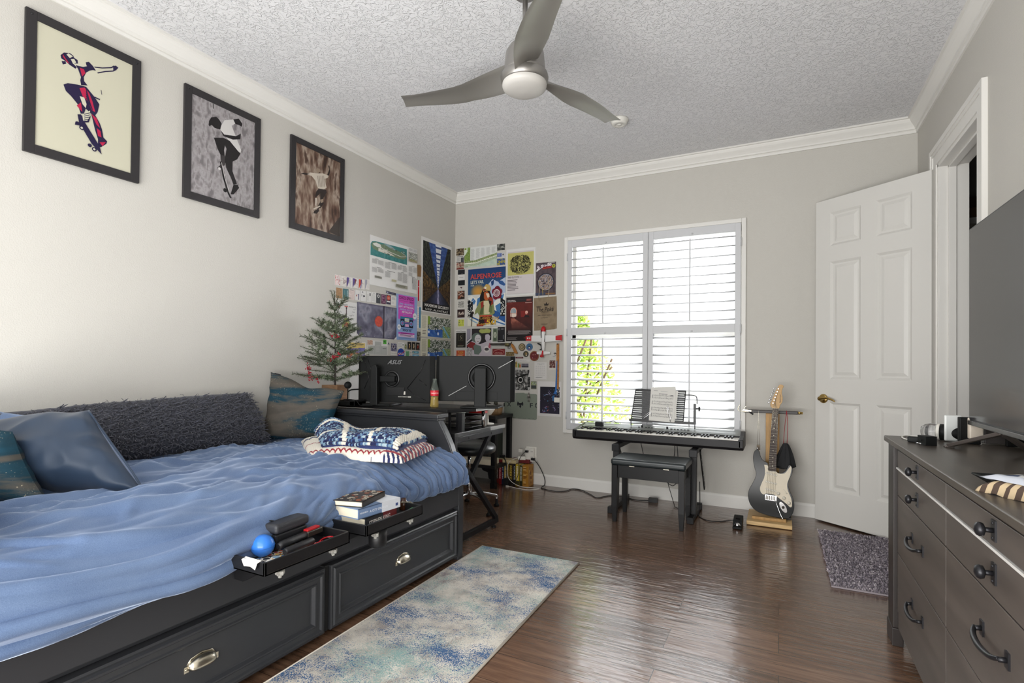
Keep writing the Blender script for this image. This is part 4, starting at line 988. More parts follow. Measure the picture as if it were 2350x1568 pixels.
# ---- row of paperbacks against the far wall
bx = .590; PB_COL = colmat('paperback_print', .45)
books = [('#caa53a', '#1d1b18', .026, .205, 'STEPHEN KING', '#f0eadc', 'yellow and black spine at the left end of the floor paperbacks'),
 ('#3a2420', '#7a2a20', .030, .200, 'STEPHEN KING', '#e9e2d4', 'dark brown spine, second from left in the floor paperbacks'),
 ('#a31a1c', '#7d1416', .030, .206, 'STEPHEN KING', '#f1ece2', 'bright red spine, third from left in the floor paperbacks'),
 ('#23324e', '#1b2236', .026, .206, 'PET SEM', '#c8ccd8', 'narrow navy spine next to the red one'),
 ('#b99a4a', '#8f6f2c', .048, .205, 'THE STAND', '#e9e2d4', 'wide tan spine right of the narrow navy one'),
 ('#3c2f1b', '#171512', .050, .208, 'MISERY', '#d8b84a', 'very dark gold-lettered spine, middle of the floor paperbacks'),
 ('#1e2029', '#14151a', .022, .204, 'CARRIE', '#cfd2da', 'thin black spine half hidden by the power cord'),
 ('#c7a92c', '#3a3620', .040, .206, 'STEPHEN KING', '#f0eadc', 'mustard yellow spine, third from right in the floor paperbacks'),
 ('#4a4a2c', '#2e2f1e', .036, .200, 'STEPHEN KING', '#e4dfcf', 'olive green spine, second from right in the floor paperbacks')]
for k, (c1, c2, w_, h_, tx_, tc, lab) in enumerate(books):
    yb = -.165 + .10 * (bx - .59) * .6
    t = thing('paperback', lab, 'book', (bx, yb, 0.0), 0, 'paperbacks on the floor by the outlet')
    m = MB(); m.box((.002, .002, .003), (w_ - .002, .112, h_ - .003)); m.build('page_block', PAGE, t)
    m = MB(); m.box((0, 0, 0.0005), (w_, .003, h_), 0, hx(c1)); m.box((0, .003, 0.0005), (.0018, .115, h_), 0, hx(c1)); m.box((w_ - .0018, .003, 0.0005), (w_, .115, h_), 0, hx(c1))
    m.box((.0004, -.0006, .004), (w_ - .0004, .0004, h_ * .22), 0, hx(c2))
    vs, fs, tw = text_geo(tx_, True); kk = (h_ * .66) / tw; kh = w_ * .62
    m.add([(w_ * .24 + y * kh, -.0010, h_ * .92 - x_ * kk) for x_, y in vs], fs, 0, False, hx(tc))
    m.build('cover', PB_COL, t); bx += w_ + .0008
t = thing('box_set', 'gold patterned hardback box at the right end of the floor paperbacks', 'book', (bx, -.155, 0))
m = MB(); m.box((0, 0, 0.0005), (.062, .115, .205), 0, hx('#a8752a')); rnd = random.Random(8)
for k in range(16): z = .02 + k * .0108; m.box((.008, -.0008, z), (.008 + rnd.uniform(.025, .05), .0002, z + .005), 0, hx(rnd.choice(['#d9c08a', '#6a3a14', '#c99a4c'])))
for k in range(12): y = rnd.uniform(.005, .09); z = rnd.uniform(.02, .17); m.box((.0618, y, z), (.0626, y + .015, z + .025), 0, hx(rnd.choice(['#c9a24e', '#7a4218', '#8f5c22'])))
m.build('slipcase', PB_COL, t)
t = thing('book', 'tan and red paperback lying on top of the floor paperbacks', 'book', (.72, -.115, .2095), radians(4))
m = MB(); m.box((-.10, -.05, .003), (.108, .055, .033)); m.build('page_block', PAGE, t)
m = MB(); m.box((-.11, -.055, 0), (.11, .055, .003), 0, hx('#8a6a3a')); m.box((-.11, -.055, .033), (.11, .055, .036), 0, hx('#cdbb94')); m.box((-.11, -.055, 0), (-.03, -.051, .036), 0, hx('#6d1a1c')); m.box((-.03, -.055, 0), (.11, -.051, .036), 0, hx('#cbb98e')); m.build('cover', PB_COL, t)
m = MB(); m.obox((.84, -.05, .228), (.20, .075, .034)); tag(m.build('book', M('maroon_cloth', '#6d1f22', .6), bevel=.003), 'maroon hardback lying behind the tan one, against the wall', 'book')
# ---- outlet, adapters, cords
ou = thing('outlet_expander', 'white multi-plug outlet block on the far wall above the paperbacks', 'outlet', (.922, 0, .29))
m = WB(ou); m.box((.872, -.012, .215), (.985, -.0015, .365)); m.box((.880, -.052, .225), (.972, -.010, .355)); m.build('housing', M('outlet_white', '#e3e0d8', .35), ou, bevel=.006, seg=3)
DARKS = M('slot_dark', '#2a2a2a', .7); m = WB(ou)
for z in (.32, .265):
    for x in (.945, .958): m.box((x, -.0526, z), (x + .003, -.0515, z + .010))
m.build('socket_slots', DARKS, ou)
m = MB(); m.obox((.850, -.085, .33), (.04, .03, .03)); tag(m.build('usb_charger', WPL, bevel=.004), 'small white charger cube at the top of the outlet block', 'charger')
m = MB(); m.obox((.865, -.087, .262), (.075, .062, .034), (0, 0, radians(20))); tag(m.build('usb_charger', WPL, bevel=.005), 'wide white charger plugged in low on the outlet block', 'charger')
def cord(label, pts, r, mat, name='floor_cable', plugs=()):
    t = MB(); t.tube(bez(pts, len(pts) * 7), r, 7)
    for (c, s) in plugs: t.obox(c, s)
    o = t.build(name, mat); return tag(o, label, 'cord')
WC = M('white_cord', '#dedbd3', .45); BC_ = M('black_cord', '#1b1b1c', .5)
cord('white charging cord looping from the outlet over the paperbacks to the floor', [(.835, -.09, .262), (.80, -.135, .25), (.765, -.185, .215), (.757, -.19, .12), (.80, -.20, .05), (.90, -.19, .006), (1.02, -.175, .0045), (1.10, -.19, .0045), (1.02, -.275, .0045), (.91, -.27, .0045), (.83, -.245, .0045), (.79, -.24, .005)], .003, WC, 'white_cable', [((.785, -.24, .006), (.03, .012, .009))])
cord('black cord hanging straight from the outlet block past the paperbacks', [(.905, -.072, .325), (.885, -.10, .31), (.875, -.17, .25), (.872, -.18, .12), (.83, -.19, .03), (.80, -.20, .006)], .003, BC_, plugs=[((.905, -.066, .325), (.028, .028, .02))])
cord('black cord running from the outlet along the floor towards the keyboard', [(.975, -.075, .255), (1.0, -.06, .235), (1.04, -.04, .17), (1.085, -.04, .08), (1.10, -.07, .02), (1.09, -.12, .005), (1.13, -.17, .005), (1.27, -.205, .005), (1.353, -.14, .005), (1.37, -.05, .006), (1.454, -.04, .006), (1.592, -.16, .005), (1.684, -.25, .005), (1.758, -.12, .005), (1.875, -.10, .005), (2.0, -.16, .005), (2.11, -.14, .008)], .004, BC_, plugs=[((.975, -.068, .255), (.035, .03, .022)), ((2.15, -.14, .018), (.075, .045, .034))])
cord('black cord draped over the paperbacks to a dark power brick', [(.66, -.12, .262), (.72, -.17, .245), (.745, -.185, .18), (.755, -.195, .07)], .0055, BC_, plugs=[((.64, -.11, .262), (.08, .03, .025)), ((.755, -.20, .035), (.05, .04, .07))])
# ================================================================ posters, cards and keepsakes on the two walls (metres on the wall)
P = {
 'island_map': ('L', -1.317, -0.665, 1.846, 2.272),
 'tick0': ('L', -1.709, -1.647, 1.785, 1.868),
 'tick1': ('L', -1.643, -1.58, 1.787, 1.868),
 'tick2': ('L', -1.583, -1.52, 1.787, 1.87),
 'tick3': ('L', -1.516, -1.452, 1.792, 1.872),
 'tick4': ('L', -1.448, -1.377, 1.792, 1.875),
 'tick5': ('L', -1.372, -1.319, 1.798, 1.885),
 'card0': ('L', -1.692, -1.627, 1.685, 1.767),
 'card1': ('L', -1.62, -1.561, 1.686, 1.769),
 'card2': ('L', -1.557, -1.491, 1.688, 1.774),
 'card3': ('L', -1.485, -1.429, 1.691, 1.778),
 'card4': ('L', -1.425, -1.359, 1.693, 1.781),
 'card5': ('L', -1.352, -1.295, 1.694, 1.784),
 'card6': ('L', -1.292, -1.233, 1.697, 1.786),
 'card7': ('L', -1.233, -1.176, 1.697, 1.782),
 'card8': ('L', -1.167, -1.107, 1.699, 1.782),
 'card9': ('L', -1.1, -1.042, 1.702, 1.785),
 'card10': ('L', -1.037, -0.963, 1.7, 1.781),
 'banner': ('L', -1.113, -0.972, 1.793, 1.821),
 'avocado': ('L', -1.707, -1.458, 1.391, 1.668),
 'balloon': ('L', -1.462, -0.958, 1.393, 1.68),
 'rock101': ('L', -0.965, -0.655, 1.393, 1.814),
 'travel': ('L', -1.58, -1.355, 1.191, 1.349),
 'grey': ('L', -1.332, -1.076, 1.246, 1.37),
 'pinkcard': ('L', -1.337, -1.268, 1.331, 1.372),
 'green': ('L', -1.136, -1.091, 1.344, 1.384),
 'tri': ('L', -1.078, -1.048, 1.34, 1.37),
 'darkposter': ('L', -1.034, -0.948, 1.253, 1.359),
 'drawing': ('L', -0.94, -0.842, 1.307, 1.371),
 'avosticker': ('L', -0.84, -0.803, 1.311, 1.361),
 'blk0': ('L', -0.794, -0.739, 1.308, 1.38),
 'blk1': ('L', -0.729, -0.674, 1.308, 1.381),
 'blk2': ('L', -0.665, -0.609, 1.307, 1.381),
 'nasa': ('L', -0.939, -0.84, 1.233, 1.299),
 'ticket': ('L', -0.825, -0.765, 1.237, 1.297),
 'minitext': ('L', -0.759, -0.727, 1.248, 1.291),
 'blue0': ('L', -0.719, -0.624, 1.274, 1.295),
 'blue1': ('L', -0.718, -0.623, 1.243, 1.264),
 'alcatraz': ('L', -0.601, -0.072, 1.69, 2.421),
 'bag': ('L', -0.663, -0.595, 2.017, 2.135),
 'redstrip': ('L', -0.65, -0.597, 1.784, 1.984),
 'bluestrip': ('L', -0.652, -0.596, 1.52, 1.73),
 'darkphoto': ('L', -0.651, -0.599, 1.399, 1.486),
 'park0': ('L', -0.594, -0.067, 1.442, 1.656),
 'park1': ('L', -0.591, -0.063, 1.212, 1.427),
 'sheet': ('L', -1.533, -1.163, 0.827, 1.217),
 'golf': ('F', 0.118, 0.515, 2.203, 2.415),
 'pl0': ('F', 0.017, 0.113, 2.341, 2.416),
 'pl1': ('F', 0.018, 0.114, 2.264, 2.337),
 'pl2': ('F', 0.021, 0.117, 2.192, 2.264),
 'pr0': ('F', 0.515, 0.608, 2.351, 2.416),
 'pr1': ('F', 0.516, 0.605, 2.284, 2.326),
 'pr2': ('F', 0.517, 0.61, 2.198, 2.266),
 'st0': ('F', 0.04, 0.126, 2.136, 2.187),
 'st1': ('F', 0.041, 0.126, 2.078, 2.133),
 'st2': ('F', 0.044, 0.128, 2.019, 2.073),
 'st3': ('F', 0.072, 0.098, 1.984, 2.003),
 'st4': ('F', 0.038, 0.127, 1.871, 1.961),
 'sq0': ('F', 0.042, 0.127, 1.771, 1.854),
 'sq1': ('F', 0.039, 0.13, 1.675, 1.761),
 'sq2': ('F', 0.047, 0.128, 1.571, 1.658),
 'alpen': ('F', 0.169, 0.618, 1.576, 2.181),
 'olddog': ('F', 0.625, 0.953, 1.874, 2.349),
 'manga': ('F', 0.957, 1.171, 1.861, 2.185),
 'movie': ('F', 0.629, 0.927, 1.416, 1.86),
 'poke': ('F', 0.938, 1.186, 1.515, 1.846),
 'wwow': ('F', 0.018, 0.159, 1.348, 1.547),
 'orange': ('F', 0.032, 0.138, 1.24, 1.325),
 'album': ('F', 0.161, 0.459, 1.255, 1.552),
 'white': ('F', 0.459, 0.62, 1.399, 1.564),
 'dollar': ('F', 0.475, 0.531, 1.413, 1.55),
 'blackcard': ('F', 0.536, 0.617, 1.407, 1.561),
 'redban': ('F', 0.473, 0.619, 1.276, 1.339),
 'smallpic': ('F', 0.63, 0.725, 1.265, 1.307),
 'disc0': ('F', 0.774, 0.85, 1.313, 1.394),
 'disc1': ('F', 0.858, 0.931, 1.317, 1.392),
 'disc2': ('F', 0.826, 0.886, 1.253, 1.315),
 'disc3': ('F', 0.897, 1.001, 1.214, 1.314),
 'plane': ('F', 0.865, 1.25, 1.251, 1.559),
 'wing': ('F', 0.866, 1.249, 1.407, 1.466),
 'tail': ('F', 0.987, 1.132, 1.272, 1.312),
 'pistol': ('F', 0.985, 1.041, 1.322, 1.394),
 'revolver': ('F', 0.452, 0.774, 1.284, 1.4),
 'drawcard': ('F', 1.137, 1.204, 1.244, 1.327),
 'lanyO': ('F', 1.184, 1.216, 0.933, 1.337),
 'lanyB': ('F', 1.156, 1.199, 0.891, 1.216),
 'badge': ('F', 1.169, 1.232, 0.812, 0.863),
 'rstrip': ('F', 0.741, 0.826, 1.241, 1.255),
 'txt': ('F', 0.776, 0.904, 1.207, 1.231),
 'p0': ('F', 0.72, 0.76, 1.15, 1.207),
 'p1': ('F', 0.765, 0.802, 1.144, 1.195),
 'p2': ('F', 0.804, 0.891, 1.146, 1.193),
 'eye': ('F', 0.721, 0.909, 0.919, 1.126),
 'chord': ('F', 0.951, 1.084, 1.033, 1.203),
 'sp': ('F', 1.101, 1.178, 1.127, 1.228),
 'card': ('F', 0.915, 0.975, 0.936, 1.013),
 'fox': ('F', 0.611, 0.982, 0.633, 0.896),
 'keych': ('F', 0.871, 0.924, 0.793, 0.923),
 'night': ('F', 0.989, 1.237, 0.676, 1.015),
 'nin': ('F', 1.015, 1.221, 0.704, 0.989),
}
PAPER = colmat('wall_print', .6, spec=.3)
class Sheet:
    """flat printed sheet on a wall: u 0..1 left-right, v 0..1 top-bottom; layers stack outward"""
    def __init__(s, rect, thick=.0012, off=.0016):
        s.side, s.a0, s.a1, s.z0, s.z1 = rect; s.w = s.a1 - s.a0; s.h = s.z1 - s.z0; s.m = MB(); s.d = off + thick; s.off = off
        s.step = .00012
    def P(s, u, v, d):
        a = s.a0 + u * s.w; z = s.z1 - v * s.h
        return (d, a, z) if s.side == 'L' else (a, -d, z)
    def base(s, c):
        c = hx(c) if isinstance(c, str) else c
        A, B = s.P(0, 1, s.off), s.P(1, 0, s.d); s.m.box(A, B, 0, c); return s
    def poly(s, pts, c, lift=None):
        c = hx(c) if isinstance(c, str) else c
        s.d += s.step; vs = [s.P(u, v, s.d) for u, v in pts]
        ar = sum(pts[i][0] * pts[(i + 1) % len(pts)][1] - pts[(i + 1) % len(pts)][0] * pts[i][1] for i in range(len(pts)))
        f = tuple(range(len(pts)))
        s.m.add(vs, [f[::-1] if ar > 0 else f], 0, False, c); return s
    def rect(s, u0, v0, u1, v1, c): return s.poly([(u0, v0), (u1, v0), (u1, v1), (u0, v1)], c)
    def disc(s, u, v, ru, c, rv=None, n=28):
        rv = ru * s.w / s.h if rv is None else rv
        return s.poly([(u + ru * cos(2 * pi * i / n), v + rv * sin(2 * pi * i / n)) for i in range(n)], c)
    def ring(s, u, v, ru, t, c, rv=None, n=28):
        c = hx(c) if isinstance(c, str) else c; s.d += s.step; rv = ru * s.w / s.h if rv is None else rv; vs = []
        for i in range(n):
            a = 2 * pi * i / n
            vs += [s.P(u + ru * cos(a), v + rv * sin(a), s.d), s.P(u + ru * (1 - t) * cos(a), v + rv * (1 - t) * sin(a), s.d)]
        s.m.add(vs, [(2 * i, 2 * i + 1, (2 * i + 3) % (2 * n), (2 * i + 2) % (2 * n)) for i in range(n)], 0, False, c); return s
    def line(s, pts, t, c):
        """polyline of width t (fraction of sheet width)"""
        c = hx(c) if isinstance(c, str) else c; s.d += s.step; k = s.h / s.w
        for (a, b) in zip(pts[:-1], pts[1:]):
            dx, dy = b[0] - a[0], (b[1] - a[1]) * k; L = sqrt(dx * dx + dy * dy) or 1; nx, ny = -dy / L * t / 2, dx / L * t / 2 / k
            s.m.add([s.P(a[0] + nx, a[1] + ny, s.d), s.P(a[0] - nx, a[1] - ny, s.d), s.P(b[0] - nx, b[1] - ny, s.d), s.P(b[0] + nx, b[1] + ny, s.d)], [(0, 1, 2, 3)], 0, False, c)
        return s
    def text(s, t, u, v, wd, ht, c, bold=True, slant=0.0, arc=None, rot=False):
        """string with its lower-left at (u,v), wd x ht as fractions of the sheet"""
        c = hx(c) if isinstance(c, str) else c; vs, fs, tw = text_geo(t, bold); s.d += s.step
        k = wd / tw; kh = ht / .72
        if rot: pts = [s.P(u + y * wd / .72, v + x * ht / tw, s.d) for x, y in vs]
        else: pts = [s.P(u + x * k + y * slant * kh, v - y * kh, s.d) for x, y in vs]
        s.m.add(pts, fs, 0, False, c); return s
    def lines(s, u0, v0, u1, v1, n, c, fill=.5, seed=1, rag=.2):
        rnd = random.Random(seed); c = hx(c) if isinstance(c, str) else c; s.d += s.step; p = (v1 - v0) / n
        for i in range(n):
            e = u1 - (u1 - u0) * rag * rnd.random(); v = v0 + i * p
            s.m.add([s.P(u0, v + p * fill, s.d), s.P(e, v + p * fill, s.d), s.P(e, v, s.d), s.P(u0, v, s.d)], [(0, 1, 2, 3)], 0, False, c)
        return s
    def img(s, fn, nu, nv, u0=0, v0=0, u1=1, v1=1):
        s.d += s.step; vs = []; fs = []
        for j in range(nv + 1):
            for i in range(nu + 1): vs.append(s.P(u0 + (u1 - u0) * i / nu, v0 + (v1 - v0) * j / nv, s.d))
        o = len(s.m.v); s.m.v += vs
        for j in range(nv):
            for i in range(nu):
                a = o + j * (nu + 1) + i
                c = fn((i + .5) / nu, (j + .5) / nv)
                if c is None: continue
                s.m.f.append([a + nu + 1, a + nu + 2, a + 1, a]); s.m.m.append(0); s.m.s.append(False); s.m.c.append(c)
        return s
    def done(s, name, label, cat='poster', group=None, mat=None):
        o = s.m.build(name, mat or PAPER); return tag(o, label, cat, group)
def noisy(cols, sc, seed=0.0, st=(1, 1)):
    cs = [hx(c) for c in cols]
    def fn(u, v):
        t = max(0, min(.999, (fbm(u * sc * st[0] + seed, v * sc * st[1], seed, 4) * 1.6 + .5))) * (len(cs) - 1)
        i = int(t); return mixc(cs[i], cs[min(i + 1, len(cs) - 1)], t - i)
    return fn
def blocks(cols, sc, seed):
    cs = [hx(c) for c in cols]
    def fn(u, v): return cs[int(abs(mnoise.cell(Vector((u * sc + seed, v * sc + seed * 2, seed)))) * 97) % len(cs)]
    return fn
W_, IV = '#dcdad5', '#e4e2dc'
# ---- left wall
s = Sheet(P['island_map']).base('#dedddb')
SEA = [hx(c) for c in ('#2f6f70', '#4a8a88', '#235a60')]
def sea(u, v):
    y = .16 + .30 * 1
    top = .30 + .10 * u - .17 * (1 - ((u - .35) / .9) ** 2) * 0
    n = fbm(u * 30, v * 2, 3)
    return mixc(SEA[0], SEA[1], .5 + n * 1.2)
s.poly([(.01, .18), (.04, .12), (.10, .10), (.76, .06), (.765, .405), (.01, .405)], '#3f7f7e')
s.img(sea, 60, 16, .012, .24, .765, .405)
isl = [(.02, .20), (.05, .14), (.12, .115), (.22, .13), (.30, .10), (.42, .12), (.52, .15), (.62, .17), (.70, .20), (.75, .24), (.74, .28), (.68, .31), (.58, .32), (.48, .315), (.36, .30), (.25, .295), (.15, .29), (.06, .26)]
s.poly(isl, '#6f8268'); s.poly([(.05, .16), (.12, .125), (.20, .14), (.22, .19), (.14, .21), (.07, .19)], '#d9dad5'); s.poly([(.28, .11), (.36, .08), (.46, .12), (.54, .17), (.42, .16)], '#8fa9b0')
s.poly([(.16, .22), (.30, .225), (.42, .26), (.50, .30), (.36, .295), (.16, .285)], '#d6d3c8'); rnd = random.Random(3)
for k in range(40):
    u, v = rnd.uniform(.05, .70), rnd.uniform(.14, .30); s.poly([(u, v), (u + rnd.uniform(.015, .06), v + rnd.uniform(-.008, .012)), (u + rnd.uniform(.01, .05), v + rnd.uniform(.012, .022))], rnd.choice(['#44583c', '#d4d2c8', '#7b725e', '#5d7357', '#8b8878', '#36463a']))
s.line([(.18, .20), (.36, .235), (.52, .255), (.62, .27), (.72, .24)], .008, '#dcdad2'); s.line([(.62, .17), (.70, .205), (.74, .24)], .008, '#b9b7ac')
for k, (u0, v0, u1, v1, n) in enumerate(((.03, .47, .135, .56, 9), (.15, .47, .26, .56, 9), (.29, .47, .40, .60, 12), (.42, .47, .53, .58, 10), (.55, .47, .64, .56, 8), (.66, .47, .76, .58, 9), (.03, .64, .13, .74, 9), (.15, .64, .26, .72, 8), (.29, .66, .40, .78, 10), (.55, .62, .65, .80, 16), (.66, .62, .765, .82, 17), (.79, .02, .885, .08, 7), (.895, .02, .985, .08, 7), (.79, .42, .88, .54, 10), (.90, .42, .985, .54, 10), (.90, .66, .985, .80, 10), (.79, .56, .88, .64, 8), (.88, .80, .985, .92, 9))):
    s.lines(u0, v0, u1, v1, n, '#b4b3b2', .55, k, .12)
for (u, v, w_) in ((.09, .455, .06), (.35, .455, .16), (.60, .455, .13), (.12, .62, .10), (.33, .64, .16), (.62, .60, .06), (.86, .40, .06), (.86, .64, .08)): s.rect(u, v, u + w_, v + .008, '#6f6e6d')
s.rect(.08, .80, .22, .845, '#8c8a82'); s.lines(.085, .81, .215, .84, 3, '#55544f'); s.rect(.42, .80, .52, .845, '#b5b093'); s.rect(.51, .875, .765, .945, '#9b998a'); s.lines(.52, .89, .75, .93, 3, '#5b5a50')
s.img(noisy(['#30332f', '#8b8f86', '#d7d6d0', '#3a3f38'], 9, 5.0), 24, 20, .785, .105, .985, .27); s.img(noisy(['#5b7a2c', '#87a13e', '#b88bb0', '#5f8030'], 14, 2.0), 24, 7, .785, .255, .985, .315)
s.rect(.875, .655, .887, .79, '#4a4948'); s.line([(.265, .01), (.265, .40)], .002, '#bcbbb8'); s.line([(.77, .0), (.77, 1)], .002, '#b4b3b0')
s.done('wall_map', 'large white illustrated island map sheet, topmost sheet on the left wall')
tick_cols = [('#e3c4c4', '#b04a4a'), ('#d8d0c8', '#5a3a3a'), ('#dcd8d2', '#584a86'), ('#cfc6bd', '#44306f'), ('#d9d4cc', '#c2472b'), ('#dedcd8', '#9a9aa8')]
tl = ['pale pink doodled card, leftmost of the top row', 'white card with grey scribbles, second in the top row', 'white card with a purple wedge, third in the top row', 'white card with a dark purple wedge, fourth in the top row', 'white card with an orange edge, fifth in the top row', 'plain white card with faint sketch, right end of the top row']
for i in range(6):
    s = Sheet(P['tick%d' % i]).base('#dddad6'); rnd = random.Random(i + 40)
    a, b = tick_cols[i]
    s.img(noisy([a, '#e2dfda', a, b], 5, i * 3.3), 12, 18, .06, .06, .94, .94) if i in (0, 1) else s.poly([(.04, .05), (.5, .05), (.35, .55), (.12, .95), (.04, .95)], b)
    if i == 4: s.poly([(.40, .05), (.55, .05), (.42, .95), (.30, .95)], '#3e3a80')
    if i == 3: s.poly([(.45, .10), (.72, .12), (.45, .70), (.30, .8)], '#6d2a34')
    for k in range(7): s.line([(rnd.uniform(.3, .9), rnd.uniform(.05, .5)), (rnd.uniform(.3, .95), rnd.uniform(.4, .95))], .02, rnd.choice(['#5b5a60', '#8e4a55', '#9b9a9c', b]))
    s.done('wall_card', tl[i], 'card', 'doodled cards in the top row')
cl = ['wood-brown card, left end of the second row', 'teal card with vertical white lettering in the second row', 'blush white ticket, third in the second row', 'white ticket with a red and navy stripe in the second row', 'white ticket with a small black emblem in the second row', 'white ticket with a dark patch at its top right', 'white ticket of plain text, just left of the dark grey card', 'dark grey card with a white leaf emblem', 'maroon card with framed square', 'navy card with an orange disc', 'white printed card right of the orange disc card']
cb_ = ['#9b7a58', '#3f6a70', '#d9cdc8', '#dcdad8', '#dcdbd9', '#d8d7d4', '#dbdad7', '#3b3d42', '#4e1d3e', '#33304a', '#dcdad7']
for i in range(11):
    s = Sheet(P['card%d' % i]).base(cb_[i])
    if i == 0: s.img(noisy(['#7b5c3e', '#a88560', '#94714e'], 8, 1.0, (3, .4)), 14, 16)
    elif i == 1: s.text('BETHEL', .72, .12, .2, .72, '#c9d6d4', True, rot=True); s.lines(.25, .15, .35, .8, 10, '#8fb0b0')
    elif i == 2: s.img(noisy(['#dccfca', '#cdb9b4', '#e0d8d4'], 9, 2.0), 12, 16, .05, .05, .95, .95); s.rect(.2, .04, .8, .08, '#6b6365')
    elif i == 3: s.rect(.62, .35, .80, .9, '#514f72'); s.disc(.3, .55, .12, '#a04a4a'); s.text('TOUR', .1, .45, .6, .06, '#6a3a44')
    elif i == 4: s.poly([(.45, .45), (.75, .40), (.85, .55), (.55, .62)], '#33353a'); s.lines(.15, .35, .35, .6, 4, '#8f8e90'); s.disc(.4, .14, .1, '#77777b')
    elif i == 5: s.rect(.62, .15, .88, .40, '#55565a'); s.lines(.1, .3, .5, .9, 9, '#b5b4b3')
    elif i == 6: s.lines(.15, .2, .85, .9, 10, '#bcbbb9'); s.rect(.35, .08, .65, .13, '#8c8b8b')
    elif i == 7: s.disc(.5, .27, .26, '#d6d5d1'); s.poly([(.5, .12), (.62, .3), (.5, .4), (.38, .3)], '#3b3d42')
    elif i == 8: s.ring(.5, .42, .0, 0, '#fff') if False else s.rect(.15, .10, .85, .72, '#a98a9e'); s.rect(.21, .13, .79, .69, '#5b2147'); s.lines(.25, .35, .7, .45, 2, '#c7b2c0'); s.text('TOUR', .22, .88, .6, .07, '#c9b4c2')
    elif i == 9: s.disc(.5, .30, .40, '#c4513a'); s.text('CLUB', .28, .42, .44, .2, '#d9b3a5'); s.rect(.12, .64, .88, .78, '#dcdad7'); 
    else: s.lines(.12, .1, .85, .4, 6, '#a9a8a8'); s.lines(.12, .6, .6, .85, 5, '#c0bfbe')
    s.done('wall_card', cl[i], 'card', 'cards in the second row')
s = Sheet(P['banner']); s.poly([(0, 0), (1, .25), (1, 1), (0, .80), (.10, .45)], '#3a3a4e'); s.line([(.12, .35), (.9, .55)], .012, '#8f90a6'); s.disc(.2, .5, .05, '#a9abc0')
s.done('pennant', 'small dark slate pennant sticker above the pink and blue concert poster', 'sticker')
s = Sheet(P['avocado']).base('#dcdbd9')
s.text('SCHOOL of ROCK', .06, .13, .50, .055, '#1f1f22'); s.text('PRESENTS', .60, .16, .34, .045, '#3a3a3c', False); s.rect(.42, .135, .58, .155, '#c2392f'); s.rect(.08, .17, .24, .19, '#b8473f')
s.poly([(.50, .46), (.58, .50), (.66, .60), (.70, .72), (.66, .84), (.58, .90), (.50, .92), (.42, .90), (.35, .83), (.31, .72), (.36, .60), (.43, .50)], '#7f9a4a'); s.poly([(.50, .49), (.57, .53), (.63, .62), (.66, .72), (.62, .82), (.50, .88), (.39, .82), (.35, .72), (.39, .62), (.44, .53)], '#c3c77e')
s.disc(.505, .70, .11, '#8b4a34'); s.disc(.505, .70, .08, '#b0614a'); s.rect(.485, .20, .52, .48, '#4b3d3e'); s.rect(.475, .16, .53, .21, '#3b3235'); s.rect(.47, .53, .54, .545, '#6a4a3a')
s.text('AVOC', .16, .76, .16, .06, '#3a3a40', False); s.text('AST', .68, .70, .22, .065, '#3a3a40', False); s.text('ToASt', .40, .73, .2, .045, '#d8c9a8', False)
rnd = random.Random(6)
for (u, v) in ((.18, .33), (.17, .48), (.75, .28), (.72, .38), (.62, .40), (.80, .20)):
    pts = [(u + i * .02, v + rnd.uniform(-.02, .02)) for i in range(7)]; s.line(pts, .008, '#4a4a50')
s.done('gig_poster', 'white concert poster with an avocado-shaped guitar, beside the tree')
s = Sheet(P['balloon'])
bf = noisy(['#3d3a4c', '#565568', '#6f6e80', '#8b8a98', '#5a586a'], 2.6, 9.0, (1.4, .8))
def ball_(u, v):
    c = bf(u, v)
    if abs(u - .655) < .022: c = mixc(c, hx('#2b2937'), .75)
    if abs(u - .685) < .008: c = mixc(c, hx('#a3a2ae'), .5)
    e = min(u, 1 - u, v, 1 - v); c = mixc(c, hx('#34324a'), max(0, 1 - e / .06) * .6)
    d = ((u - .53) / .10) ** 2 + ((v - .49) / .165) ** 2
    if d < 1: c = mixc(hx('#d0543a'), hx('#a93a2c'), .5 + fbm(u * 24, v * 16, 2) * 1.2 + (.3 if d > .75 else 0))
    return c
s.base('#4a4858'); s.img(ball_, 96, 70); rnd = random.Random(5)
for k in range(14): s.disc(rnd.uniform(.2, .98), rnd.uniform(.7, .98), .005, '#c9c8d0', n=6)
for (a, b) in ((0, 1), (1, 1)): s.poly([(a, b), (a + (.07 if a == 0 else -.07), b), (a, b - .10)], '#dddbd8')
s.done('painting_print', 'mottled purple-grey painting with an orange ball in the middle')
s = Sheet(P['rock101']).base('#8aa4cf'); PK = '#c64fb4'
s.rect(.10, .015, .86, .54, PK); s.text('SCHOOL OF ROCK', .13, .10, .70, .065, '#1c1a22'); s.text('DALLAS', .62, .155, .2, .035, '#2a2233'); s.rect(.13, .135, .55, .14, '#6a2a68')
for (t, v, c, u0, w_) in (('JIMI HENDRIX', .225, '#9fb3e3', .14, .68), ('LEFT OF THE DIAL', .285, '#e2dcea', .12, .72), ('ARENA ROCK', .345, '#9fb3e3', .16, .62), ('METALLICA', .40, '#e8dcec', .26, .48)): s.text(t, u0, v, w_, .042, c)
s.rect(.32, .43, .70, .46, '#7a8cd0'); s.rect(.34, .437, .68, .46, PK)
s.rect(.19, .48, .80, .72, '#3c5f8c'); s.rect(.19, .48, .80, .53, '#2f7a9a')
for u in (.285, .705): s.rect(u - .085, .54, u + .085, .715, '#191b2a'); s.disc(u, .625, .075, '#7f9fd0'); s.disc(u, .625, .045, '#33445f'); s.disc(u, .625, .025, '#d46fb8')
